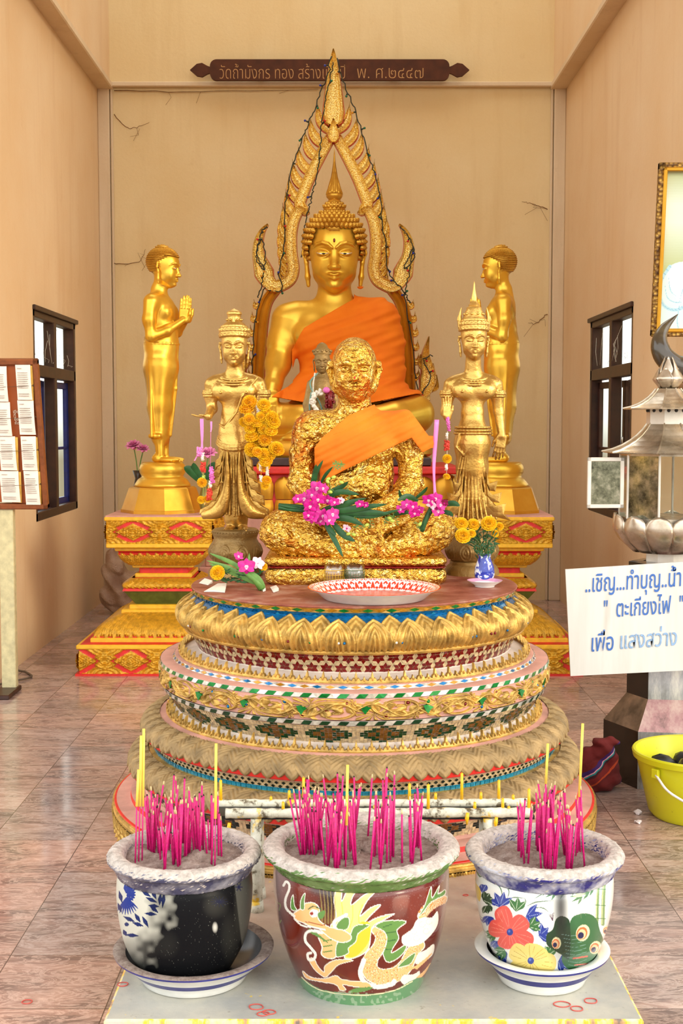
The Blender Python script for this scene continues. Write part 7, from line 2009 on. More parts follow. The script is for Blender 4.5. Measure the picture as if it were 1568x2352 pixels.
g = N('horn'); c = g.ramp(g.noise(6, 4, .5, (1, 1, 2)), [(.3, S(40, 34, 26)), (.6, S(74, 64, 48)), (.8, S(120, 108, 80))]); g.set(c, .25, 0, coat=.4)
plain('driftwood', S(150, 108, 60), .6, var=.3, vscale=14, bump=.6, bscale=30)
horn = thing('buffalo_horns', 'dark curved buffalo horns on a rough brown wooden mount behind the lantern top', 'horns', (hp[0], 5.75, 0))
def hq(px, py, d=0): v = at(px, py, 5.75+d); return np.array([v[0]-hp[0], d, v[2]])
P = spline([hq(1600, 880), hq(1568, 850, -.02), hq(1545, 838, -.03), hq(1522, 815, -.03), hq(1514, 785, -.02), hq(1524, 755, 0), hq(1556, 722, .02)], 40)
m = MB(); m.tube(P, np.interp(np.linspace(0, 1, 40), [0, .3, .6, .85, 1], [.062, .052, .042, .022, .002]), 14); m.build('horn', 'horn', horn)
P = spline([hq(1660, 880), hq(1700, 850, -.02), hq(1740, 800, -.03), hq(1730, 740, .02)], 30); m = MB(); m.tube(P, np.linspace(.062, .002, 30), 14); m.build('horn', 'horn', horn)
m = MB()
for k in range(26): c_ = hq(1600+random.uniform(-32, 70), 905+random.uniform(-52, 70), random.uniform(-.03, .06)); m.sph(c_, (random.uniform(.03, .07), .05, random.uniform(.04, .08)), 9, R=rot3(random.uniform(-40, 40), random.uniform(-40, 40), 0))
m.build('wooden_mount', 'driftwood', horn)
z_m = hq(1600, 975)[2]; m = MB(); x_m = hq(1620, 975)[0]; m.tube([(x_m, .05, 0), (x_m+.02, .05, z_m*.5), (x_m, .04, z_m)], [.07, .05, .05], 10); m.tube([(x_m, .05, 0), (x_m, .05, .04)], [.16, .14], 16); m.build('stand', 'driftwood', horn)

# ---------------------------------------------------------------- tin lantern on a hexagonal column
g = N('tin'); c = g.ramp(g.noise(9, 5, .65), [(.3, S(150, 138, 118)), (.5, S(196, 184, 164)), (.7, S(222, 214, 200))]); g.set(c, g.ramp(g.noise(14, 4), [(.3, (.22,)*3+(1,)), (.7, (.45,)*3+(1,))]), .85, bump=g.noise(12, 3), bstr=.12, bdist=.01)
g = N('tin_white'); c = g.ramp(g.noise(9, 4), [(.3, S(206, 200, 186)), (.7, S(236, 230, 220))]); g.set(c, .35, .35)
g = N('old_mirror'); c = g.ramp(g.noise(22, 6, .7), [(.35, S(80, 82, 70)), (.5, S(150, 154, 134)), (.65, S(200, 200, 184))]); g.set(c, .12, .8)
g = N('clear_glass'); g.b.inputs['Transmission Weight'].default_value = .9; g.set((.86, .90, .82, 1), .05, 0.)
YLn = 5.0; lc = at(1530, 1100, YLn); LX = lc[0]
lant = thing('lantern_column', 'tin lantern with lotus bowl and glass sides on a mirrored hexagonal column at the right', 'lantern', (LX, YLn, 0))
def LZ(py): return at(1530, py, YLn)[2]
KL = .001718
def hexlev(m, lev, n=6, rot=0, mi=0, close=True):
    Vv = []
    for (rpx, z_) in lev:
        for i in range(n): a = radians(rot+360/n*i); Vv.append((rpx*KL*cos(a), rpx*KL*sin(a), z_))
    F = [(i*n+j, i*n+(j+1) % n, (i+1)*n+(j+1) % n, (i+1)*n+j) for i in range(len(lev)-1) for j in range(n)]
    if close: F += [tuple(range(n-1, -1, -1)), tuple((len(lev)-1)*n+j for j in range(n))]
    m.add(Vv, F, mi)
plain('mirror_dark', S(44, 34, 28), .15, .3, var=.3, vscale=10)
g = N('mirror_pink'); c = g.ramp(g.noise(12, 6, .7, (1, 1, .4)), [(.35, S(110, 90, 84)), (.5, S(170, 130, 130)), (.65, S(196, 170, 160))]); g.set(c, .2, .3)
g = N('mirror_grey'); c = g.ramp(g.noise(12, 6, .7, (1, 1, .3)), [(.35, S(120, 120, 120)), (.5, S(168, 172, 176)), (.65, S(216, 216, 210))]); g.set(c, .2, .4)
m = MB()
b0 = on(1530, 1850, 0)
lev = [(150, 0), (150, LZ(1800)), (134, LZ(1798)), (134, LZ(1655)), (82, LZ(1592)), (82, LZ(1290)), (50, LZ(1288))]
for li in range(len(lev)-1):
    for j in range(6):
        a, b = radians(60*j-7), radians(60*(j+1)-7); (r0, z0), (r1, z1) = lev[li], lev[li+1]
        m.add([(r0*KL*cos(a), r0*KL*sin(a), z0), (r0*KL*cos(b), r0*KL*sin(b), z0), (r1*KL*cos(b), r1*KL*sin(b), z1), (r1*KL*cos(a), r1*KL*sin(a), z1)], [(0, 1, 2, 3)], {2: [0, 0, 2, 0, 2, 0], 3: [2, 1, 2, 3, 1, 3], 4: [0, 2, 0, 0, 2, 0]}.get(li, [0, 1, 0, 0, 1, 0])[j])
plain('mirror_brown', S(120, 100, 84), .3, .2, var=.35, vscale=16); m.build('hexagonal_column', ['mirror_dark', 'mirror_pink', 'mirror_grey', 'mirror_brown'], lant, False)
m = MB(); hexlev(m, [(46, LZ(1300)), (46, LZ(1266))], 8, 10); m.build('neck', 'tin_white', lant, False)
# lotus bowl
m = MB(); m.lathe([(r*KL, LZ(y)) for r, y in ((20, 1272), (60, 1268), (88, 1250), (106, 1226), (112, 1205), (100, 1196), (60, 1194))], 48); m.build('bowl', 'tin', lant)
for k in range(12):
    a = 2*pi*k/12+.15; m = MB(); U, W = np.meshgrid(np.linspace(-1, 1, 9), np.linspace(0, 1, 12))
    zt2, zb2 = LZ(1180), LZ(1266); rad = np.interp(W, [0, .3, .6, 1], [70, 100, 116, 114])*KL+.010*np.clip(1-U**2, 0, 1); z_ = zb2+(zt2-zb2)*W
    wd = .30*np.where(W < .6, .75+.25*np.sin(W/.6*pi/2), np.sqrt(np.clip(1-((W-.6)/.41)**2, 0, 1)))
    t = a+U*wd; m.grid(np.stack([rad*np.cos(t), rad*np.sin(t), z_], -1)); o = m.build('lotus_petal', 'tin', lant); s_ = o.modifiers.new('s', 'SOLIDIFY'); s_.thickness = .0015
# glass house
nS = 8; rg = 106*KL
m = MB(); hexlev(m, [(108, LZ(1196)), (108, LZ(1186))], 8, 22.5); hexlev(m, [(108, LZ(1046)), (108, LZ(1036))], 8, 22.5); m.build('house_frame', 'tin', lant, False)
zb3, zt3 = LZ(1188), LZ(1044)
for j in range(8):
    a, b = radians(45*j+22.5), radians(45*j+67.5); p, q_ = np.array([rg*cos(a), rg*sin(a)]), np.array([rg*cos(b), rg*sin(b)])
    m = MB(); m.tube([(p[0], p[1], zb3), (p[0], p[1], zt3)], .005, 6); m.build('upright', 'tin_white', lant, False)
    mid = (p+q_)/2; ang = math.atan2(mid[1], mid[0])
    if j == 5: continue      # open at the front
    L_ = np.linalg.norm(q_-p); m = MB(); m.box((mid[0], mid[1], (zb3+zt3)/2), (.003, L_-.01, zt3-zb3-.006), R=rotz(ang)); m.build('pane', 'old_mirror' if j == 4 else 'clear_glass', lant, False)
def door(nm, hx, hy, ang, w_, zb4, zt4):
    o_ = MB()
    for (c_, d_) in (((w_/2, 0, zb4+.008), (w_, .010, .016)), ((w_/2, 0, zt4-.008), (w_, .010, .016)), ((.008, 0, (zb4+zt4)/2), (.016, .010, zt4-zb4)), ((w_-.008, 0, (zb4+zt4)/2), (.016, .010, zt4-zb4))): o_.box(c_, d_, bev=.002)
    d = o_.build('door', 'tin_white', lant, False); d.location = (hx, hy, 0); d.rotation_euler = (0, 0, ang)
    p = MB(); p.box((w_/2, .001, (zb4+zt4)/2), (w_-.03, .003, zt4-zb4-.03)); p.build('door_glass', 'old_mirror', d, False)
door('d', -.185, -.075, radians(184), .146, LZ(1164), LZ(1049))
a5 = radians(45*6+22.5); door('d', rg*cos(a5)+.01, rg*sin(a5)-.012, radians(-38), .14, LZ(1164), LZ(1049))
# roofs with flared eaves
def roof(nm, r0, y0, r1, y1, n=8):
    m = MB(); lev = []
    for t in np.linspace(0, 1, 7): lev.append((r0+(r1-r0)*(t**1.0*.55+.45*t**2.2), LZ(y0)+(LZ(y1)-LZ(y0))*(1-(1-t)**1.35)))
    hexlev(m, lev+[(r1*.98, LZ(y1)-.004)], n, 22.5, close=True)
    for j in range(n):
        a = radians(22.5+45*j); m.tube([(r*KL*cos(a), r*KL*sin(a), z_+.001) for r, z_ in lev], .0035, 5)
    m.build(nm, 'tin', lant, False)
roof('lower_roof', 46, 972, 150, 1038); roof('upper_roof', 28, 893, 102, 938)
m = MB(); hexlev(m, [(48, LZ(974)), (48, LZ(936))], 8, 22.5); m.build('roof_neck', 'tin_white', lant, False)
for j in range(8):
    a = radians(45*j+22.5+11); 
    for da in (0, radians(22)):
        m = MB(); m.sph((44.5*KL*cos(a+da), 44.5*KL*sin(a+da), LZ(943)), .0075, 10); m.build('vent_hole', 'soot', lant)  # black beads put in for the dark inside the open vents
for (n_, r0, r1, rt, y0, y1, off) in ((6, 20, 36, 22, 893, 845, 0), (5, 14, 26, 8, 890, 818, .5)):
    for k in range(n_):
        a = 2*pi*(k+off)/n_; m = MB(); U, W = np.meshgrid(np.linspace(-1, 1, 7), np.linspace(0, 1, 10))
        rad = np.interp(W, [0, .45, 1], [r0, r1, rt])*KL; z_ = LZ(y0)+(LZ(y1)-LZ(y0))*W; wd = .62*np.sin(np.clip(W*.86+.14, 0, 1)*pi)**.7
        t = a+U*wd; m.grid(np.stack([rad*np.cos(t), rad*np.sin(t), z_], -1)); o = m.build('finial_petal', 'tin', lant); s_ = o.modifiers.new('s', 'SOLIDIFY'); s_.thickness = .0015

# ---------------------------------------------------------------- white sign
g = N('sign_white'); c = g.ramp(g.noise(3, 5, .6, (4, 1, .4)), [(.35, S(204, 206, 200)), (.6, S(218, 218, 214)), (.8, S(192, 190, 180))]); g.set(c, .5, 0)
plain('ink_blue', S(60, 110, 190), .5, var=.1, vscale=60); plain('ink_faded', S(140, 176, 216), .5, var=.15, vscale=60)
YS = 4.79
s0, s1, s2, s3 = at(1298, 1308, YS), at(1760, 1278, YS), at(1772, 1530, YS), at(1310, 1553, YS)
sign = thing('hand_lettered_sign', 'white sign with blue hand-painted lettering fixed to the lantern column', 'sign', (s3[0], YS, s3[2]))
m = MB(); Pq = [(p[0]-s3[0], p[2]-s3[2]) for p in (s3, s2, s1, s0)]; m.poly(Pq, 0, .010); m.build('board', 'sign_white', sign, False)
for px_ in (1500, 1560):
    q_ = at(px_, 1420, YS); m = MB(); m.box((q_[0]-s3[0], .05, q_[2]-s3[2]), (.02, .09, .02)); m.build('bracket', 'tin', sign, False)
tiltS = math.atan2((s1-s0)[2], (s1-s0)[0])
def sw(txt, x0, yb, x1, hpx, mt, sh=.15):
    p_ = at(x0, yb, YS); w_ = (x1-x0)*.001655; write(txt, hpx*.001655*1.25, mt, sign, (p_[0]-s3[0], -.0022, p_[2]-s3[2]), rot=(pi/2, -tiltS, 0), width=w_, shear=sh, bold=.0004)
sw('..เชิญ...ทำบุญ..น้ำ', 1344, 1360, 1566, 46, 'ink_blue')
sw('"  ตะเกียงไฟ  "', 1388, 1418, 1572, 44, 'ink_blue')
sw('เพื่อ', 1358, 1496, 1410, 46, 'ink_blue'); sw('แสงสว่าง', 1424, 1490, 1556, 44, 'ink_faded')

# ---------------------------------------------------------------- yellow bucket, striped cloth
g = N('bucket_yellow'); c = g.ramp(g.noise(3, 4), [(.3, S(196, 196, 20)), (.7, S(214, 214, 34))]); c = g.mix(g.ramp(g.noise(26, 5, .7), [(.66, (0, 0, 0, 1)), (.74, (.7, .7, .7, 1))]), c, S(110, 104, 30)); g.set(c, .35, 0)
bk = on(1596, 1906, 0); BYc = bk[1]+.165; BXc = at(1596, 1800, BYc)[0]; zr = at(1596, 1722, BYc)[2]
buck = thing('plastic_bucket', 'yellow plastic bucket with white handle by the lantern column', 'bucket', (BXc, BYc, 0))
R0_, R1_ = .165, .222
m = MB(); m.lathe([(0, .004), (R0_-.015, .002), (R0_, .02), (R1_-.012, zr-.03), (R1_, zr-.026), (R1_+.004, zr-.006), (R1_, zr), (R1_-.010, zr-.002), (R1_-.014, zr-.02), (R0_-.010, .03), (0, .028)], 80, cap=False); m.build('pail', 'bucket_yellow', buck, 40)
plain('bag_dark', S(26, 28, 26), .4, var=.3); m = MB()
for k in range(16): m.sph((random.uniform(-.12, .12), random.uniform(-.12, .12), zr-.08+random.uniform(-.03, .03)), (random.uniform(.03, .07), random.uniform(.03, .07), .04), 8, R=rot3(random.uniform(-30, 30), random.uniform(-30, 30), 0))
m.build('rubbish', 'bag_dark', buck)['kind'] = 'stuff'
plain('handle_white', S(232, 232, 226), .4)
a0 = radians(216); hx, hy = R1_*cos(a0), R1_*sin(a0)
m = MB(); m.tube(spline([(hx*.99, hy*.99-.006, zr-.055), (hx*.72, hy-.06, zr-.11), (.02, -R1_-.03, zr-.165), (.17, -R1_*.85, zr-.12), (.215, -.07, zr-.055)], 30), .0045, 8); m.build('handle', 'handle_white', buck)
m = MB(); m.box((hx*.985, hy*.985, zr-.052), (.03, .014, .034), R=rotz(a0+pi/2), bev=.003); m.build('handle_lug', 'bucket_yellow', buck, False)
g = N('striped_cloth'); sp = g.n('ShaderNodeSeparateXYZ'); g.l(g.co.outputs['Object'], sp.inputs[0])
wv = g.math('ADD', g.math('MULTIPLY', sp.outputs[0], 5.), g.math('MULTIPLY', sp.outputs[2], -6.)); wv = g.math('ADD', wv, g.math('MULTIPLY', g.noise(9, 3), .35)); fr_ = g.math('FRACT', wv)
x_ = g.n('ShaderNodeValToRGB'); x_.color_ramp.interpolation = 'CONSTANT'; e = x_.color_ramp.elements; e[0].position = 0; e[0].color = S(96, 16, 14); e[1].position = .45; e[1].color = S(60, 24, 90)  # stripe colours darkened, putting the shade on the cloth into them
for p_, c_ in ((.55, S(220, 150, 160)), (.58, S(20, 130, 130)), (.62, S(60, 16, 26)), (.68, S(110, 20, 16)), (.86, S(170, 60, 20)), (.92, S(90, 16, 16))): q_ = e.new(p_); q_.color = c_
g.l(fr_, x_.inputs[0]); g.set(x_.outputs[0], .9, 0, bump=g.noise(40, 4), bstr=.4, bdist=.01)
cc = on(1372, 1835, 0)
V = Vol((-80, -60, -2), (90, 70, 160), 1.8)
for (x, y, z, a, b, c_) in ((0, 0, 40, 42, 34, 40), (16, 4, 92, 30, 26, 30), (-26, 6, 60, 26, 26, 44), (34, 6, 60, 24, 24, 46), (8, -10, 24, 46, 30, 26), (20, 0, 118, 34, 18, 12), (40, 10, 30, 24, 26, 30)): V.ell((x, y, z), (a, b, c_), 8)
X, Y, Z = V.coords(); V.a += (2.4*np.sin(X*.13+Z*.09+np.sin(Z*.05)*2)+1.6*np.sin(Z*.21-X*.12+Y*.1)).astype(np.float32); V.a = np.maximum(V.a, np.broadcast_to(-Z, V.a.shape)).astype(np.float32)
P_, F_ = V.mesh(); m = MB(); m.add((P_-np.array([0, 0, 0]))*.00158, F_); o = m.build('striped_cloth_bundle', 'striped_cloth'); o.location = (at(1368, 1790, cc[1]+.12)[0], cc[1]+.12, .001)
tag(o, 'crumpled red striped cloth bundle on the floor beside the lantern column', 'cloth')
plain('scrap_pale', S(214, 206, 206), .5, var=.1)
for (x, y, r, lab) in ((1465, 1870, .016, 'crumpled pale paper scrap on the floor by the bucket, the upper one'), (1465, 1892, .012, 'crumpled pale paper scrap on the floor by the bucket, the lower one')):
    p_ = on(x, y, 0); m = MB(); m.sph((0, 0, r*.5), (r, r*.8, r*.5), 8); m.v[-1] += rng.normal(0, r*.16, m.v[-1].shape); m.v[-1][:, 2] = np.maximum(m.v[-1][:, 2], .0005)
    o = m.build('paper_scrap', 'scrap_pale', None, False); o.location = p_; tag(o, lab, 'paper')

# ---------------------------------------------------------------- on the plinth top: tray, candle glasses, vase, dish
cvt = Canvas(0, 0, 1200, 100, 2400, S(240, 234, 230)); cvt.k = 2.
RDt = S(226, 62, 40)
cvt.poly([(0, 0), (1200, 0), (1200, 14), (0, 14)], RDt, False)
for i in range(40):
    x = i*30+15
    cvt.ell((x, 12), 14, 8, RDt)
    for s in (-1, 1): cvt.stroke([(x+s*3, 42), (x+s*9, 46), (x+s*12, 38), (x+s*8, 30), (x+s*3, 32)], 4, RDt)
    cvt.ell((x, 30), 2, 2, RDt)
    cvt.poly([(x-9, 62), (x, 50), (x+9, 62), (x+5, 66), (x, 60), (x-5, 66)], RDt, False); cvt.poly([(x+6, 76), (x+15, 52), (x+24, 76), (x+19, 80), (x+15, 74), (x+11, 80)], RDt, False)
    cvt.ell((x, 76), 6, 5, RDt); cvt.poly([(x-12, 92), (x, 84), (x+12, 92), (x, 98)], RDt, False)
ty = on(859, 1392, ZT)[1]+.165; tx = at(859, 1360, ty)[0]
tray = thing('enamel_tray', 'round white enamel tray with red heart pattern inside, on the front of the plinth top', 'tray', (tx, ty, ZT+.0005))
zrm = at(859, 1348, ty)[2]-ZT; RT = (306/2)/2900*(ty*_c+.57*_s)*1.0
m = MB(); m.lathe([(0, 0), (.160, 0), (.166, .004), (RT-.028, zrm-.014), (RT-.004, zrm-.003), (RT, zrm)], 96, cap=False); m.build('outside', 'porcelain', tray, 50)
pr_ = [(RT, zrm), (RT-.006, zrm+.001), (RT-.012, zrm-.001), (RT-.030, zrm-.010), (.168, .010), (.160, .006)]
Pp = spline(pr_, 60); n_ = 960; th = np.linspace(0, 2*pi, n_, endpoint=False)
Vv = np.stack([Pp[:, 0][:, None]*np.cos(th), Pp[:, 0][:, None]*np.sin(th), np.repeat(Pp[:, 1][:, None], n_, 1)], -1); m = MB(); m.grid(Vv, 0, True)
Cc = np.ones((60*n_, 4), np.float32); U_ = np.tile(th/(2*pi)*1200, 60); W_r = np.repeat(np.linspace(0, 99, 60), n_); Cc[:, :3] = cvt.sample(U_, W_r); m.build('patterned_rim', 'glazed_paint', tray, True, colors=Cc)
plain('tray_floor', S(214, 130, 116), .3, var=.25, vscale=14); m = MB(); m.lathe([(.1605, .0062), (.1, .0058), (0, .0056)], 64, cap=False); m.build('tray_floor', 'tray_floor', tray)
g = N('glass_cup'); t_ = g.n('ShaderNodeBsdfTransparent'); t_.inputs[0].default_value = (.93, .92, .86, 1); gl_ = g.n('ShaderNodeBsdfGlossy'); gl_.inputs['Roughness'].default_value = .05
mx = g.n('ShaderNodeMixShader'); mx.inputs[0].default_value = .16; g.l(t_.outputs[0], mx.inputs[1]); g.l(gl_.outputs[0], mx.inputs[2]); g.l(mx.outputs[0], g.t.nodes['Material Output'].inputs[0]); MATS['glass_cup'] = g.m
plain('wax_brown', S(196, 146, 84), .4); plain('wax_grey', S(132, 134, 116), .4); plain('line_yellow', S(222, 180, 60), .4); plain('line_green', S(84, 110, 76), .4)
for (px_, wx, ln, lab) in ((767, 'wax_brown', 'line_yellow', 'glass candle cup with yellow lines standing before the monk statue'), (814, 'wax_grey', 'line_green', 'glass candle cup with green lines standing before the monk statue')):
    yg = 4.345; p_ = at(px_, 1330, yg); zt = at(px_, 1297, yg)[2]-ZT; r = .0345
    c0 = thing('candle_glass', lab, 'glass', (p_[0], yg, ZT+.0005))
    m = MB(); m.lathe([(0, 0), (r*.86, 0), (r*.90, .003), (r, zt*.6), (r, zt), (r*.93, zt), (r*.93, zt*.6), (r*.84, .006), (0, .006)], 40, cap=False); m.build('glass', 'glass_cup', c0)
    m = MB(); m.lathe([(0, .007), (r*.83, .007), (r*.915, zt*.55), (r*.92, zt*.72), (0, zt*.72)], 32, cap=False); m.build('wax', wx, c0)
    m = MB()
    for f in (.25, .42, .58, .78): m.tube([(r*(1.005 if f > .5 else .97)*cos(a), r*(1.005 if f > .5 else .97)*sin(a), zt*f) for a in np.linspace(0, 2*pi, 32, endpoint=False)], .0009 if f < .7 else .0014, 4, closed=True)
    for k in range(22): a = 2*pi*k/22; m.tube([(r*.92*cos(a), r*.92*sin(a), .008), (r*1.008*cos(a), r*1.008*sin(a), zt*.6), (r*1.008*cos(a), r*1.008*sin(a), zt*.72)], .0008, 4)
    m.build('printed_lines', ln, c0)
# petals and flowers
plain('marigold', S(246, 194, 20), .6, var=.12, vscale=60); plain('marigold_orange', S(254, 186, 20), .6, var=.14, vscale=60); plain('stem_green', S(60, 92, 34), .6, var=.2); plain('leaf_green', S(30, 84, 36), .5, var=.2); plain('leaf_pale', S(96, 140, 60), .5, var=.15)
plain('orchid', S(206, 10, 140), .5, var=.22, vscale=70); plain('orchid_pale', S(236, 200, 214), .5, var=.1); plain('orchid_deep', S(140, 10, 70), .5); plain('bud_green', S(176, 200, 80), .5); plain('lotus_pink', S(226, 130, 180), .5, var=.15, vscale=60); plain('red_petal', S(206, 60, 40), .6)
def marigold_mesh(seed, R=.018):
    r_ = random.Random(seed); m = MB()
    for ring, (n, ph, l) in enumerate(((14, 1.45, 1.0), (14, 1.15, .96), (12, .85, .9), (9, .5, .8), (5, .2, .75))):
        for k in range(n):
            a = 2*pi*(k+r_.random()*.5)/n; d = np.array([sin(ph)*cos(a), sin(ph)*sin(a), cos(ph)]); p = d*R*l; u = np.array([-sin(a), cos(a), 0]); w = np.cross(d, u)
            q = R*.30; V_ = [p*.35, p+u*q-w*q*.1, p+d*q*.5+u*q*.5+w*q*.35, p+d*q*.3+w*q*.5, p+d*q*.5-u*q*.5+w*q*.35, p-u*q-w*q*.1]
            m.add(V_, [(0, 1, 2, 3), (0, 3, 4, 5)])
    m.sph((0, 0, 0), R*.7, 8); return m
def flower_obj(kind, seed, R=.018, mat='marigold'):
    return marigold_mesh(seed, R)
def put_mesh(m, name, mat, parent, loc, rot=(0, 0, 0)):
    o = m.build(name, mat, parent); o.location = loc; o.rotation_euler = rot; return o
def orchid_mesh(R=.017):
    m = MB()
    def petal(a, L, w, mi=0, lift=.1):
        U, W = np.meshgrid(np.linspace(-1, 1, 5), np.linspace(0, 1, 6)); wd = w*np.sin(np.clip(W*.9+.08, 0, 1)*pi)**.7
        x = U*wd; y = W*L; z = lift*L*W**2-.12*w*U**2
        V_ = np.stack([x*cos(a)-y*sin(a), x*sin(a)+y*cos(a), z], -1); m.grid(V_, np.where(np.repeat((W[:-1, :-1] < .15)[..., None], 1, -1)[..., 0], 1, mi).reshape(-1) if mi == 0 else mi)
    for a in (0, 2*pi/3, 4*pi/3): petal(a, R, R*.34, 0, .15)
    for a in (pi/3*1.05, -pi/3*1.05): petal(a, R*1.1, R*.52, 0, .1)
    petal(pi, R*.8, R*.34, 0, -.4); m.sph((0, 0, R*.1), (R*.09, R*.09, R*.16), 8, 1)
    return m
def leaf_blade(m, P, w, mi=0, tw=0.):
    P = np.array(P, float); n = len(P); T = np.gradient(P, axis=0); up = np.array([0, -1., 0.]); S_ = np.cross(T, up); S_ /= np.linalg.norm(S_, axis=1)[:, None]+1e-9
    t = np.linspace(0, 1, n); wd = (w*np.sin(np.clip(t*.93+.07, 0, 1)*pi)**.6)[:, None]
    Nn = np.cross(S_, T); Nn /= np.linalg.norm(Nn, axis=1)[:, None]+1e-9
    m.grid(np.array([P-S_*wd, P-S_*wd*.3+Nn*wd*.2, P+S_*wd*.3+Nn*wd*.2, P+S_*wd]), mi)
# small blue and white vase with marigolds, dish before it
vy = 4.47; vp = at(1112, 1335, vy)
vase = thing('porcelain_vase', 'small blue and white porcelain vase on the right of the plinth top', 'vase', (vp[0], vy, ZT+.0005))
g = N('vase_blue'); c = g.ramp(g.noise(55, 5, .6), [(.42, S(26, 44, 150)), (.54, S(40, 66, 170)), (.58, S(226, 232, 240))]); g.set(c, .12, 0, coat=.5)
zv = at(1112, 1272, vy)[2]-ZT; hv = zv
m = MB(); m.lathe([(0, 0), (.026, 0), (.032, hv*.12), (.0365, hv*.35), (.034, hv*.55), (.026, hv*.76), (.021, hv*.88), (.023, hv), (.020, hv), (.018, hv*.85), (.018, hv*.6), (0, hv*.6)], 48, cap=False); m.build('vase_body', 'vase_blue', vase)
m = MB(); m.tube([(.0225*cos(a), .0225*sin(a), hv*.97) for a in np.linspace(0, 2*pi, 24, endpoint=False)], .002, 6, closed=True); m.build('rim_line', 'stripe_blue', vase)
dy = on(1112, 1349, ZT)[1]+.03; dp = at(1112, 1345, dy)
dish = thing('small_dish', 'small white dish with a pink rim in front of the blue and white vase', 'dish', (dp[0], dy-.012, ZT+.0005))
plain('dish_pink', S(222, 160, 190), .25); m = MB(); m.lathe([(0, 0), (.034, 0), (.036, .006), (.060, .020), (.062, .0225)], 64, mi=0, cap=False); m.lathe([(.062, .0225), (.058, .0215), (.044, .0135)], 64, mi=1, cap=False); m.lathe([(.044, .0135), (.03, .008), (0, .007)], 64, mi=0, cap=False); m.build('dish_body', ['porcelain', 'dish_pink'], dish, 50)
bun = thing('marigold_bouquet', 'yellow marigolds with dark ferny leaves standing in the blue and white vase', 'flowers', (vp[0], vy, ZT))
def B(px, py, d): p_ = at(px, py, vy+d); return np.array([p_[0]-vp[0], d, p_[2]-ZT])
for i, (x, y, d, R) in enumerate(((1059, 1204, -.05, .022), (1086, 1206, -.04, .021), (1062, 1232, -.08, .026), (1082, 1226, -.07, .015), (1122, 1204, -.05, .026), (1136, 1226, -.03, .013), (1146, 1210, .0, .015))):
    put_mesh(marigold_mesh(i, R), 'marigold_head', 'marigold', bun, B(x, y, d), (radians(60), random.uniform(-.4, .4), 0))
    m = MB(); m.tube(spline([(0, 0, hv*.7), B(x*.4+1112*.6, y*.5+1272*.5, d*.5), B(x, y+4, d)], 12), .0022, 6); m.build('stem', 'stem_green', bun)
m = MB(); r_ = random.Random(4)
for k in range(150):
    t = r_.random(); x = 1112+r_.uniform(-52, 38)*(.4+.6*t); y = 1276-t*70; b = B(x, y, r_.uniform(-.05, .03)); a = r_.uniform(0, 2*pi)
    leaf_blade(m, [b, b+np.array([cos(a)*.010, 0, sin(a)*.010+.002]), b+np.array([cos(a)*.022, -.004, sin(a)*.022])], .0028)
m.build('ferny_leaves', 'leaf_green', bun)['kind'] = 'stuff'
# spray of marigolds and orchids lying at the left of the plinth top
ly = 4.28; lp = on(565, 1352, ZT); sp_b = thing('orchid_spray', 'bound spray of one purple orchid, yellow marigolds and long green leaves on the plinth\'s left', 'flowers', (lp[0], lp[1], ZT+.012))
def L(px, py, d=0): p_ = at(px, py, lp[1]+d); return np.array([p_[0]-lp[0], d, p_[2]-ZT])
m = MB()
for (a, b, c_, w) in (((590, 1345), (540, 1305), (480, 1278), .008), ((590, 1350), (530, 1315), (474, 1295), .008), ((590, 1350), (540, 1325), (478, 1302), .010), ((596, 1350), (574, 1310), (572, 1278), .006), ((600, 1355), (560, 1322), (540, 1318), .010)):
    leaf_blade(m, spline([L(*a, -.03), L(*b, -.02), L(*c_, .0)], 12), w)
m.build('long_leaves', 'leaf_pale', sp_b)
m = MB()
for k in range(6): leaf_blade(m, spline([L(572+k, 1322, -.04), L(590+k, 1340, -.05), L(602+k*1.5, 1366-k, -.05)], 8), .010)
m.tube([L(560, 1318, -.03), L(585, 1338, -.04), L(602, 1360, -.045)], [.010, .012, .015], 8); m.build('bound_stalks', 'leaf_pale', sp_b)
m = MB(); r_ = random.Random(9)
for k in range(140):
    b = L(r_.uniform(500, 600), r_.uniform(1318, 1348), r_.uniform(-.03, .06)); b[2] = max(b[2], .004); a = r_.uniform(0, 2*pi); leaf_blade(m, [b, b+np.array([cos(a)*.012, 0, abs(sin(a))*.006]), b+np.array([cos(a)*.024, -.004, abs(sin(a))*.012])], .0026)
m.build('ferny_leaves', 'leaf_green', sp_b)['kind'] = 'stuff'
put_mesh(marigold_mesh(20, .024), 'marigold_head', 'marigold', sp_b, L(500, 1324, -.02), (radians(70), -.5, 0)); put_mesh(marigold_mesh(21, .014), 'marigold_head', 'marigold', sp_b, L(604, 1310, .0), (radians(60), .4, 0))
put_mesh(orchid_mesh(.030), 'orchid_bloom', ['orchid', 'orchid_pale'], sp_b, L(566, 1310, -.05), (radians(80), 0, .1)); put_mesh(orchid_mesh(.018), 'orchid_bloom', ['orchid', 'orchid_pale'], sp_b, L(548, 1286, -.02), (radians(70), 0, .6)); put_mesh(orchid_mesh(.024), 'orchid_bloom', ['orchid_pale', 'orchid_pale'], sp_b, L(592, 1302, -.03), (radians(75), .5, .4))
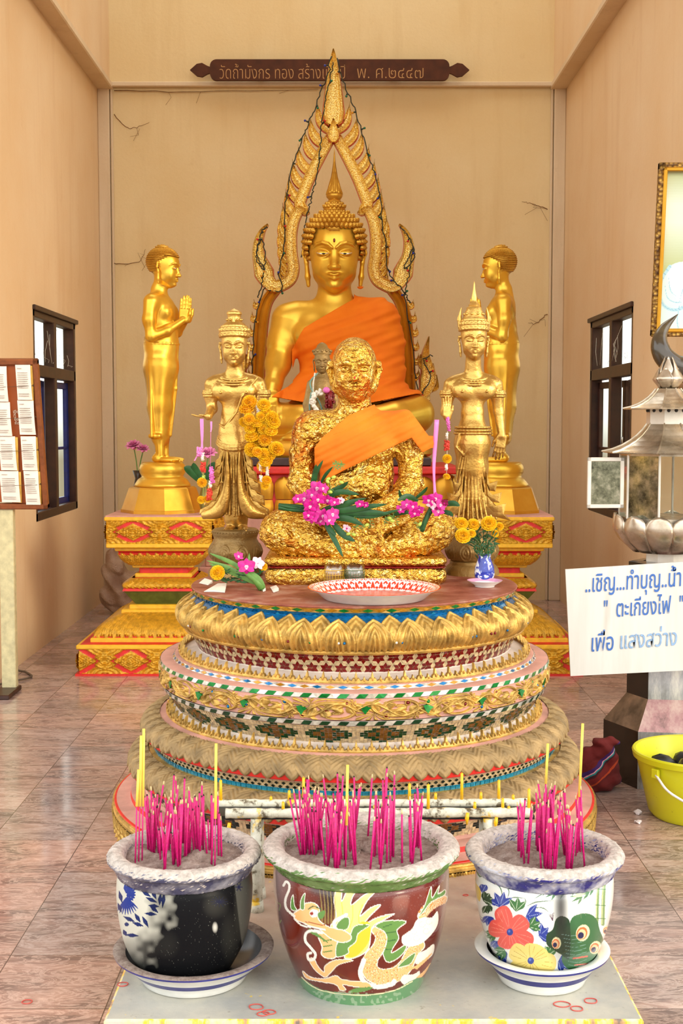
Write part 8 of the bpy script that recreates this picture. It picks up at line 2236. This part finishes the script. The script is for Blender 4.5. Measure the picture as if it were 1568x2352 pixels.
for (pts, lab) in ((((457, 1340), (470, 1332), (488, 1340), (478, 1345)), 'crumpled white paper at the far left edge of the plinth top'), (((468, 1360), (500, 1344), (520, 1346), (516, 1362), (490, 1360)), 'folded white paper below the marigold spray on the plinth top'), (((596, 1337), (604, 1340), (610, 1358), (604, 1360)), 'white paper slip at the right end of the marigold spray'), (((620, 1350), (634, 1348), (640, 1358), (628, 1362)), 'small crumpled clear wrapper between the flower spray and the monk')):
    P_ = [on(x, y, ZT) for x, y in pts]; c_ = sum(P_, Vector())/len(P_); m = MB(); n_ = len(P_); top_ = [(p[0]-c_[0], p[1]-c_[1], .002+.008*((i*7) % 3)/2) for i, p in enumerate(P_)]; bt = [(p[0]-c_[0], p[1]-c_[1], .0008) for p in P_]
    m.add(top_+[(0, 0, .007)]+bt, [(i, (i+1) % n_, n_) for i in range(n_)]+[(i, (i+1) % n_, n_+1+(i+1) % n_, n_+1+i) for i in range(n_)]+[tuple(range(2*n_, n_, -1))]); o = m.build('paper_scrap', 'paper', None, False); o.location = (c_[0], c_[1], ZT+.0004); tag(o, lab, 'paper')

# orchid bouquets resting on the monk's lap
def bouquet(name, label, base, Y0, blooms, leaves, buds, stalk, ferns):
    b0_ = at(base[0], base[1], Y0); root = thing(name, label, 'flowers', (b0_[0], Y0, b0_[2]))
    def Q(px, py, d=0): p_ = at(px, py, Y0+d); return np.array([p_[0]-b0_[0], d, p_[2]-b0_[2]])
    for i, (x, y, R, mt) in enumerate(blooms): put_mesh(orchid_mesh(R), 'orchid_bloom', mt, root, Q(x, y, -.05-.012*(i % 3)), (radians(86+random.uniform(-25, 25)), random.uniform(-.5, .5), random.uniform(-.6, .6)))
    for pts, w in leaves:
        m = MB(); leaf_blade(m, spline([Q(x, y, -.02-.02*j) for j, (x, y) in enumerate(pts)], 14), w); m.build('long_leaf', 'leaf_green', root)
    for (x, y) in buds: m = MB(); m.sph((0, 0, 0), (.009, .006, .006), 8, R=rot3(0, random.uniform(-60, 60), 0)); put_mesh(m, 'bud', 'bud_green', root, Q(x, y, -.05))
    m = MB(); P_ = [Q(x, y, -.03) for x, y in stalk]
    for k in range(5): m.tube(spline([p+np.array([0, random.uniform(-.01, .01), random.uniform(-.008, .008)]) for p in P_], 8), .007, 6)
    m.build('bound_stalks', 'leaf_green', root)
    m = MB(); r_ = random.Random(len(blooms))
    for (x, y, s_) in ferns:
        for k in range(34):
            b = Q(x+r_.uniform(-s_, s_), y+r_.uniform(-s_*.6, s_*.6), -.03); a = r_.uniform(0, 2*pi); leaf_blade(m, [b, b+np.array([cos(a)*.007, 0, sin(a)*.007]), b+np.array([cos(a)*.015, -.003, sin(a)*.015])], .0016)
    m.build('fern_tips', 'leaf_pale', root)['kind'] = 'stuff'
    return root
OO = ['orchid', 'orchid_pale']
bouquet('orchid_bouquet', 'purple orchid bouquet with long green leaves lying across the monk\'s right forearm', (760, 1180), 4.41,
    [(728, 1122, .028, OO), (716, 1138, .026, OO), (742, 1122, .020, OO), (698, 1146, .026, OO), (684, 1146, .018, OO), (730, 1148, .024, OO), (752, 1150, .022, OO), (768, 1154, .018, OO), (712, 1164, .026, OO), (722, 1170, .020, OO), (716, 1188, .026, OO), (708, 1184, .020, OO), (742, 1186, .028, OO), (764, 1182, .026, OO), (756, 1194, .024, OO), (736, 1196, .022, OO), (826, 1158, .016, OO), (796, 1214, .016, ['orchid_pale', 'orchid']), (782, 1150, .014, ['orchid_pale', 'orchid']), (840, 1160, .012, OO)],
    [([(740, 1170), (790, 1158), (842, 1144)], .011), ([(740, 1172), (800, 1170), (880, 1160)], .012), ([(750, 1176), (820, 1166), (890, 1158)], .010), ([(760, 1180), (830, 1176), (894, 1180)], .012), ([(730, 1128), (720, 1100), (742, 1056)], .009), ([(714, 1132), (722, 1096), (726, 1066)], .010), ([(760, 1190), (800, 1192), (834, 1206)], .011), ([(760, 1196), (786, 1226), (816, 1244)], .012), ([(744, 1200), (768, 1240), (788, 1280)], .009), ([(740, 1196), (760, 1216), (772, 1230)], .008), ([(738, 1150), (780, 1130), (826, 1136)], .010), ([(736, 1110), (748, 1090), (764, 1072)], .006), ([(756, 1128), (784, 1118), (800, 1106)], .008), ([(780, 1180), (850, 1186), (920, 1170)], .008)],
    [(754, 1100), (758, 1130), (784, 1108), (800, 1226), (812, 1228), (766, 1096), (842, 1206), (752, 1106)], [(640, 1164), (670, 1166), (704, 1170), (740, 1176)], [(780, 1130, 26), (830, 1200, 26), (776, 1068, 10)])
bouquet('orchid_bouquet', 'smaller purple orchid bouquet tied with a pink ribbon resting on the monk\'s left knee', (976, 1170), 4.43,
    [(920, 1170, .018, OO), (934, 1160, .022, OO), (948, 1164, .020, OO), (962, 1172, .018, OO), (952, 1180, .020, OO), (984, 1150, .024, OO), (1000, 1146, .024, OO), (1012, 1160, .022, OO), (990, 1160, .020, ['orchid_pale', 'orchid']), (1006, 1174, .024, ['orchid', 'orchid_pale']), (1020, 1156, .016, ['orchid_deep', 'orchid'])],
    [([(960, 1150), (935, 1140), (912, 1150)], .010), ([(950, 1148), (972, 1130), (982, 1118)], .006), ([(1010, 1160), (1040, 1156), (1056, 1162)], .010), ([(1000, 1172), (1030, 1178), (1040, 1186)], .008), ([(905, 1182), (925, 1176), (940, 1178)], .010), ([(930, 1150), (920, 1140), (916, 1124)], .006)],
    [(894, 1190), (900, 1196), (964, 1204)], [(990, 1168), (980, 1190), (968, 1216)], [(896, 1192, 14), (966, 1206, 10)])
# ribbons, garlands hanging from the crowned statues' hands
plain('ribbon_pink', S(236, 130, 196), .35, var=.05)
def ribbon_strip(m, pts, w, Y0, org):
    P_ = np.array([[at(x, y, Y0)[0]-org[0], Y0-org[1]-.002*i, at(x, y, Y0)[2]-org[2]] for i, (x, y) in enumerate(pts)]); P_ = spline(P_, 16)
    ww = np.array([w]*16)[:, None]*np.abs(np.cos(np.linspace(0, 2.0, 16)))[:, None]*.5+w*.5; s_ = np.array([1, .25, 0])
    m.grid(np.array([P_-s_*ww, P_, P_+s_*ww]))
def hang(name, label, Y0, items, cat='garland'):
    x0, y0 = items[0][1]; o_ = at(x0, y0, Y0); root = thing(name, label, cat, tuple(o_)); org = tuple(o_)
    for it in items:
        k = it[0]
        if k == 'ribbon': m = MB(); ribbon_strip(m, it[2], it[3], Y0, org); m.build('ribbon', 'ribbon_pink', root)
        elif k == 'thread': m = MB(); m.tube([Vector(at(x, y, Y0))-Vector(org) for x, y in it[2]], .0009, 4); m.build('thread', it[3], root)
        elif k == 'cluster':
            (x, y), (x2, y2), n_, r, mt, nm = it[2:]; m = MB(); r2_ = random.Random(int(x*y)); A_, B_ = Vector(at(x, y, Y0))-Vector(org), Vector(at(x2, y2, Y0))-Vector(org)
            m.tube([A_, B_], r*.75, 8)
            for q2 in range(n_):
                t = (q2+.5)/n_; c_ = A_.lerp(B_, t); a = r2_.uniform(0, 2*pi); m.sph((c_.x+r*.8*cos(a), c_.y+r*.8*sin(a), c_.z), (r*.45, r*.45, r*.3), 6, R=rot3(r2_.uniform(0, 90), r2_.uniform(0, 90), 0))
            m.build(nm, mt, root)
        elif k == 'mari': put_mesh(marigold_mesh(int(it[2][0]), it[3]), 'marigold_head', it[4], root, Vector(at(*it[2], Y0+it[5]))-Vector(org), (radians(random.uniform(40, 110)), random.uniform(-.6, .6), 0))
    return root
hang('flower_garland', 'small garland on a broad pink ribbon hanging from the left statue\'s outstretched hand', 4.63, [('ribbon', (463, 962), [(463, 962), (464, 1000), (464, 1030)], .0065), ('ribbon', (0, 0), [(460, 1030), (454, 1044), (447, 1058)], .004), ('cluster', None, (459, 1028), (459, 1048), 24, .011, 'ribbon_pink', 'pink_bow'), ('cluster', None, (465, 1040), (465, 1058), 12, .007, 'petal_white', 'white_buds'),
     ('cluster', None, (466, 1062), (466, 1084), 30, .010, 'red_petal', 'orange_petals'), ('thread', None, [(465, 1058), (467, 1100), (467, 1150)], 'bud_green'), ('mari', None, (464, 1108), .017, 'marigold_orange', 0), ('cluster', None, (467, 1092), (467, 1100), 8, .007, 'bud_green', 'bud'), ('mari', None, (462, 1148), .014, 'marigold', 0), ('mari', None, (476, 1146), .013, 'marigold_orange', 0)])
hang('flower_garland', 'thin pink threaded garland hanging nearer the left statue\'s skirt', 4.62, [('ribbon', (485, 968), [(485, 968), (485, 985), (484, 992)], .0035), ('thread', None, [(484, 990), (483, 1072)], 'ribbon_pink'), ('cluster', None, (484, 1072), (488, 1110), 34, .009, 'petal_pink', 'pink_petals'), ('cluster', None, (482, 1104), (483, 1120), 12, .006, 'petal_white', 'white_buds'), ('cluster', None, (481, 1122), (481, 1148), 34, .010, 'red_petal', 'orange_petals')])
hang('flower_garland', 'narrow garland of pink, white and yellow flowers beside the right statue\'s hip', 4.66, [('cluster', (1028, 958), (1028, 958), (1030, 990), 26, .007, 'petal_pink', 'pink_petals'), ('cluster', None, (1026, 994), (1026, 1008), 10, .006, 'petal_white', 'white_buds'), ('cluster', None, (1026, 1012), (1025, 1034), 30, .010, 'red_petal', 'orange_petals'), ('thread', None, [(1028, 960), (1025, 1100)], 'petal_white'), ('mari', None, (1026, 1054), .016, 'marigold', 0), ('cluster', None, (1025, 1066), (1025, 1080), 12, .006, 'petal_white', 'white_buds'), ('mari', None, (1025, 1096), .013, 'marigold', 0)])
o_ = at(1000, 1050, 4.60); rb = thing('pink_ribbon', 'long pink satin ribbon hanging from the right crowned statue\'s raised hand', 'ribbon', tuple(o_)); m = MB(); ribbon_strip(m, [(1003, 964), (999, 1020), (996, 1080), (999, 1146)], .0085, 4.60, tuple(o_)); oo = m.build('ribbon_strip', 'ribbon_pink', rb); sd = oo.modifiers.new('s', 'SOLIDIFY'); sd.thickness = .0008
items = [('thread', (592, 930), [(592, 930), (600, 1100)], 'marigold')]
r_ = random.Random(5)
for (x, y) in ((566, 940), (572, 962), (562, 972), (574, 985), (588, 972), (600, 960), (612, 948), (624, 960), (626, 972), (606, 930), (572, 925), (590, 995), (606, 985), (620, 990), (578, 1005), (592, 1012), (606, 1008), (584, 1022), (600, 1026), (612, 1022), (634, 1030), (640, 1038), (590, 1038), (604, 1044), (616, 1048), (624, 1040), (580, 1030), (610, 1064), (604, 1072)):
    items.append(('mari', None, (x+r_.uniform(-2, 2), y+r_.uniform(-2, 2)), r_.choice([.020, .023, .026]), r_.choice(['marigold', 'marigold', 'marigold_orange']), r_.uniform(-.03, .02)))
for (x, y0, y1) in ((598, 1058, 1082), (613, 1068, 1092), (600, 1092, 1106), (620, 1010, 1030)): items.append(('cluster', None, (x, y0), (x, y1), 14, .007, 'petal_white', 'white_buds'))
items += [('mari', None, (612, 1104), .017, 'marigold_orange', 0), ('mari', None, (608, 1116), .014, 'marigold', 0), ('cluster', None, (590, 932), (598, 958), 16, .008, 'petal_white', 'white_buds'), ('cluster', None, (600, 1050), (603, 1062), 14, .009, 'red_petal', 'orange_petals')]
hang('marigold_garland', 'big cluster of marigold garlands hung on the left crowned statue\'s raised hand', 4.60, items)
# pink lotus flowers in vases beside the left standing statue
plain('vase_dark', S(56, 48, 36), .3, var=.2); plain('vase_brass', S(130, 120, 60), .35, .5)
def lotus_flower(R, seed):
    r_ = random.Random(seed); m = MB()
    for ring, (n, op, L_) in enumerate(((8, 1.15, 1.0), (8, .8, 1.0), (6, .45, .95), (4, .2, .85))):
        for k in range(n):
            a = 2*pi*(k+.5*(ring % 2))/n+r_.uniform(-.1, .1); P_ = [np.array([cos(a)*sin(op*t**.7)*R*L_*t, sin(a)*sin(op*t**.7)*R*L_*t, cos(op*t)*R*L_*t]) for t in np.linspace(0, 1, 7)]
            P_ = np.array(P_); u = np.array([-sin(a), cos(a), 0]); wd = (R*.34*np.sin(np.clip(np.linspace(0, 1, 7)*.9+.08, 0, 1)*pi)**.7)[:, None]; m.grid(np.array([P_-u*wd+P_*.0, P_*1.03, P_+u*wd]))
    m.sph((0, 0, R*.15), R*.25, 8); return m
def lotus_vase(label, vlabel, px_, pyb, Yv, vh, flowers_, mt, leaves_=()):
    p_ = at(px_, pyb, Yv); 
    v = thing('flower_vase', vlabel, 'vase', (p_[0], Yv, ZP+.0005)); zt_v = vh
    m = MB(); m.lathe([(0, 0), (.024, 0), (.022, vh*.1), (.034, vh*.35), (.032, vh*.5), (.018, vh*.8), (.034, vh), (.030, vh), (.015, vh*.8), (0, vh*.7)], 32, cap=False); m.build('vase_body', mt, v)
    b = thing('lotus_flowers', label, 'flowers', (p_[0], Yv, ZP+vh*.75))
    for i, (x, y, R) in enumerate(flowers_):
        q_ = at(x, y, Yv-.01*i); rel = np.array([q_[0]-p_[0], -.01*i, q_[2]-ZP-vh*.75]); put_mesh(lotus_flower(R, i+int(px_)), 'lotus_bloom', 'lotus_pink', b, rel-np.array([0, 0, R*.4]), (radians(25), random.uniform(-.4, .4), 0))
        m = MB(); m.tube(spline([(0, 0, 0), rel*np.array([.4, .4, .5]), rel-np.array([0, 0, R*.4])], 10), .0035, 6); m.build('stem', 'leaf_pale', b)
    for pts, w in leaves_:
        m = MB(); leaf_blade(m, spline([np.array([at(x, y, Yv)[0]-p_[0], -.02*j, at(x, y, Yv)[2]-ZP-vh*.75]) for j, (x, y) in enumerate(pts)], 10), w); m.build('leaf', 'leaf_green', b)
lotus_vase('two pink lotus blooms on pale stems in the dark vase left of the standing statue', 'dark slim vase behind the left standing statue at its left', 318, 1170, PYC+.22, .235, [(308, 1022, .058), (328, 1030, .048)], 'vase_dark')
lotus_vase('pink lotus bloom with dark leaves between the left standing and left crowned statues', 'slim brass vase with a lotus between the two left statues', 470, 1180, PYC-.20, .20, [(478, 1040, .062)], 'vase_brass', [([(470, 1110), (450, 1080), (446, 1062)], .022), ([(470, 1110), (486, 1080), (494, 1060)], .03), ([(466, 1110), (440, 1082), (424, 1072)], .026)])
# plastic sacks in the corner behind the left pedestal
g = N('sack'); c = g.ramp(g.noise(6, 5), [(.3, S(150, 110, 80)), (.7, S(206, 176, 146))]); g.b.inputs['Transmission Weight'].default_value = .1; g.set(c, .35, 0, bump=g.noise(14, 5, .7), bstr=.7, bdist=.03)
V = Vol((-70, -50, -2), (70, 50, 150), 2.4)
for (x, y, z, a, b, c_) in ((0, 0, 36, 50, 34, 38), (-16, 0, 90, 26, 24, 44), (-20, 0, 130, 10, 10, 18), (24, 0, 70, 26, 24, 24)): V.ell((x, y, z), (a, b, c_), 10)
X, Y, Z = V.coords(); V.a += (2.6*np.sin(X*.16+Z*.12)+2*np.sin(Z*.2-Y*.2+X*.05)).astype(np.float32); V.a = np.maximum(V.a, np.broadcast_to(-Z, V.a.shape)).astype(np.float32)
P_, F_ = V.mesh(); m = MB(); m.add(P_*.0034, F_); o = m.build('plastic_sack', 'sack'); o.location = (XL+.26, 9.3, .001); tag(o, 'crumpled translucent plastic sack in the corner behind the left pedestal', 'sack')
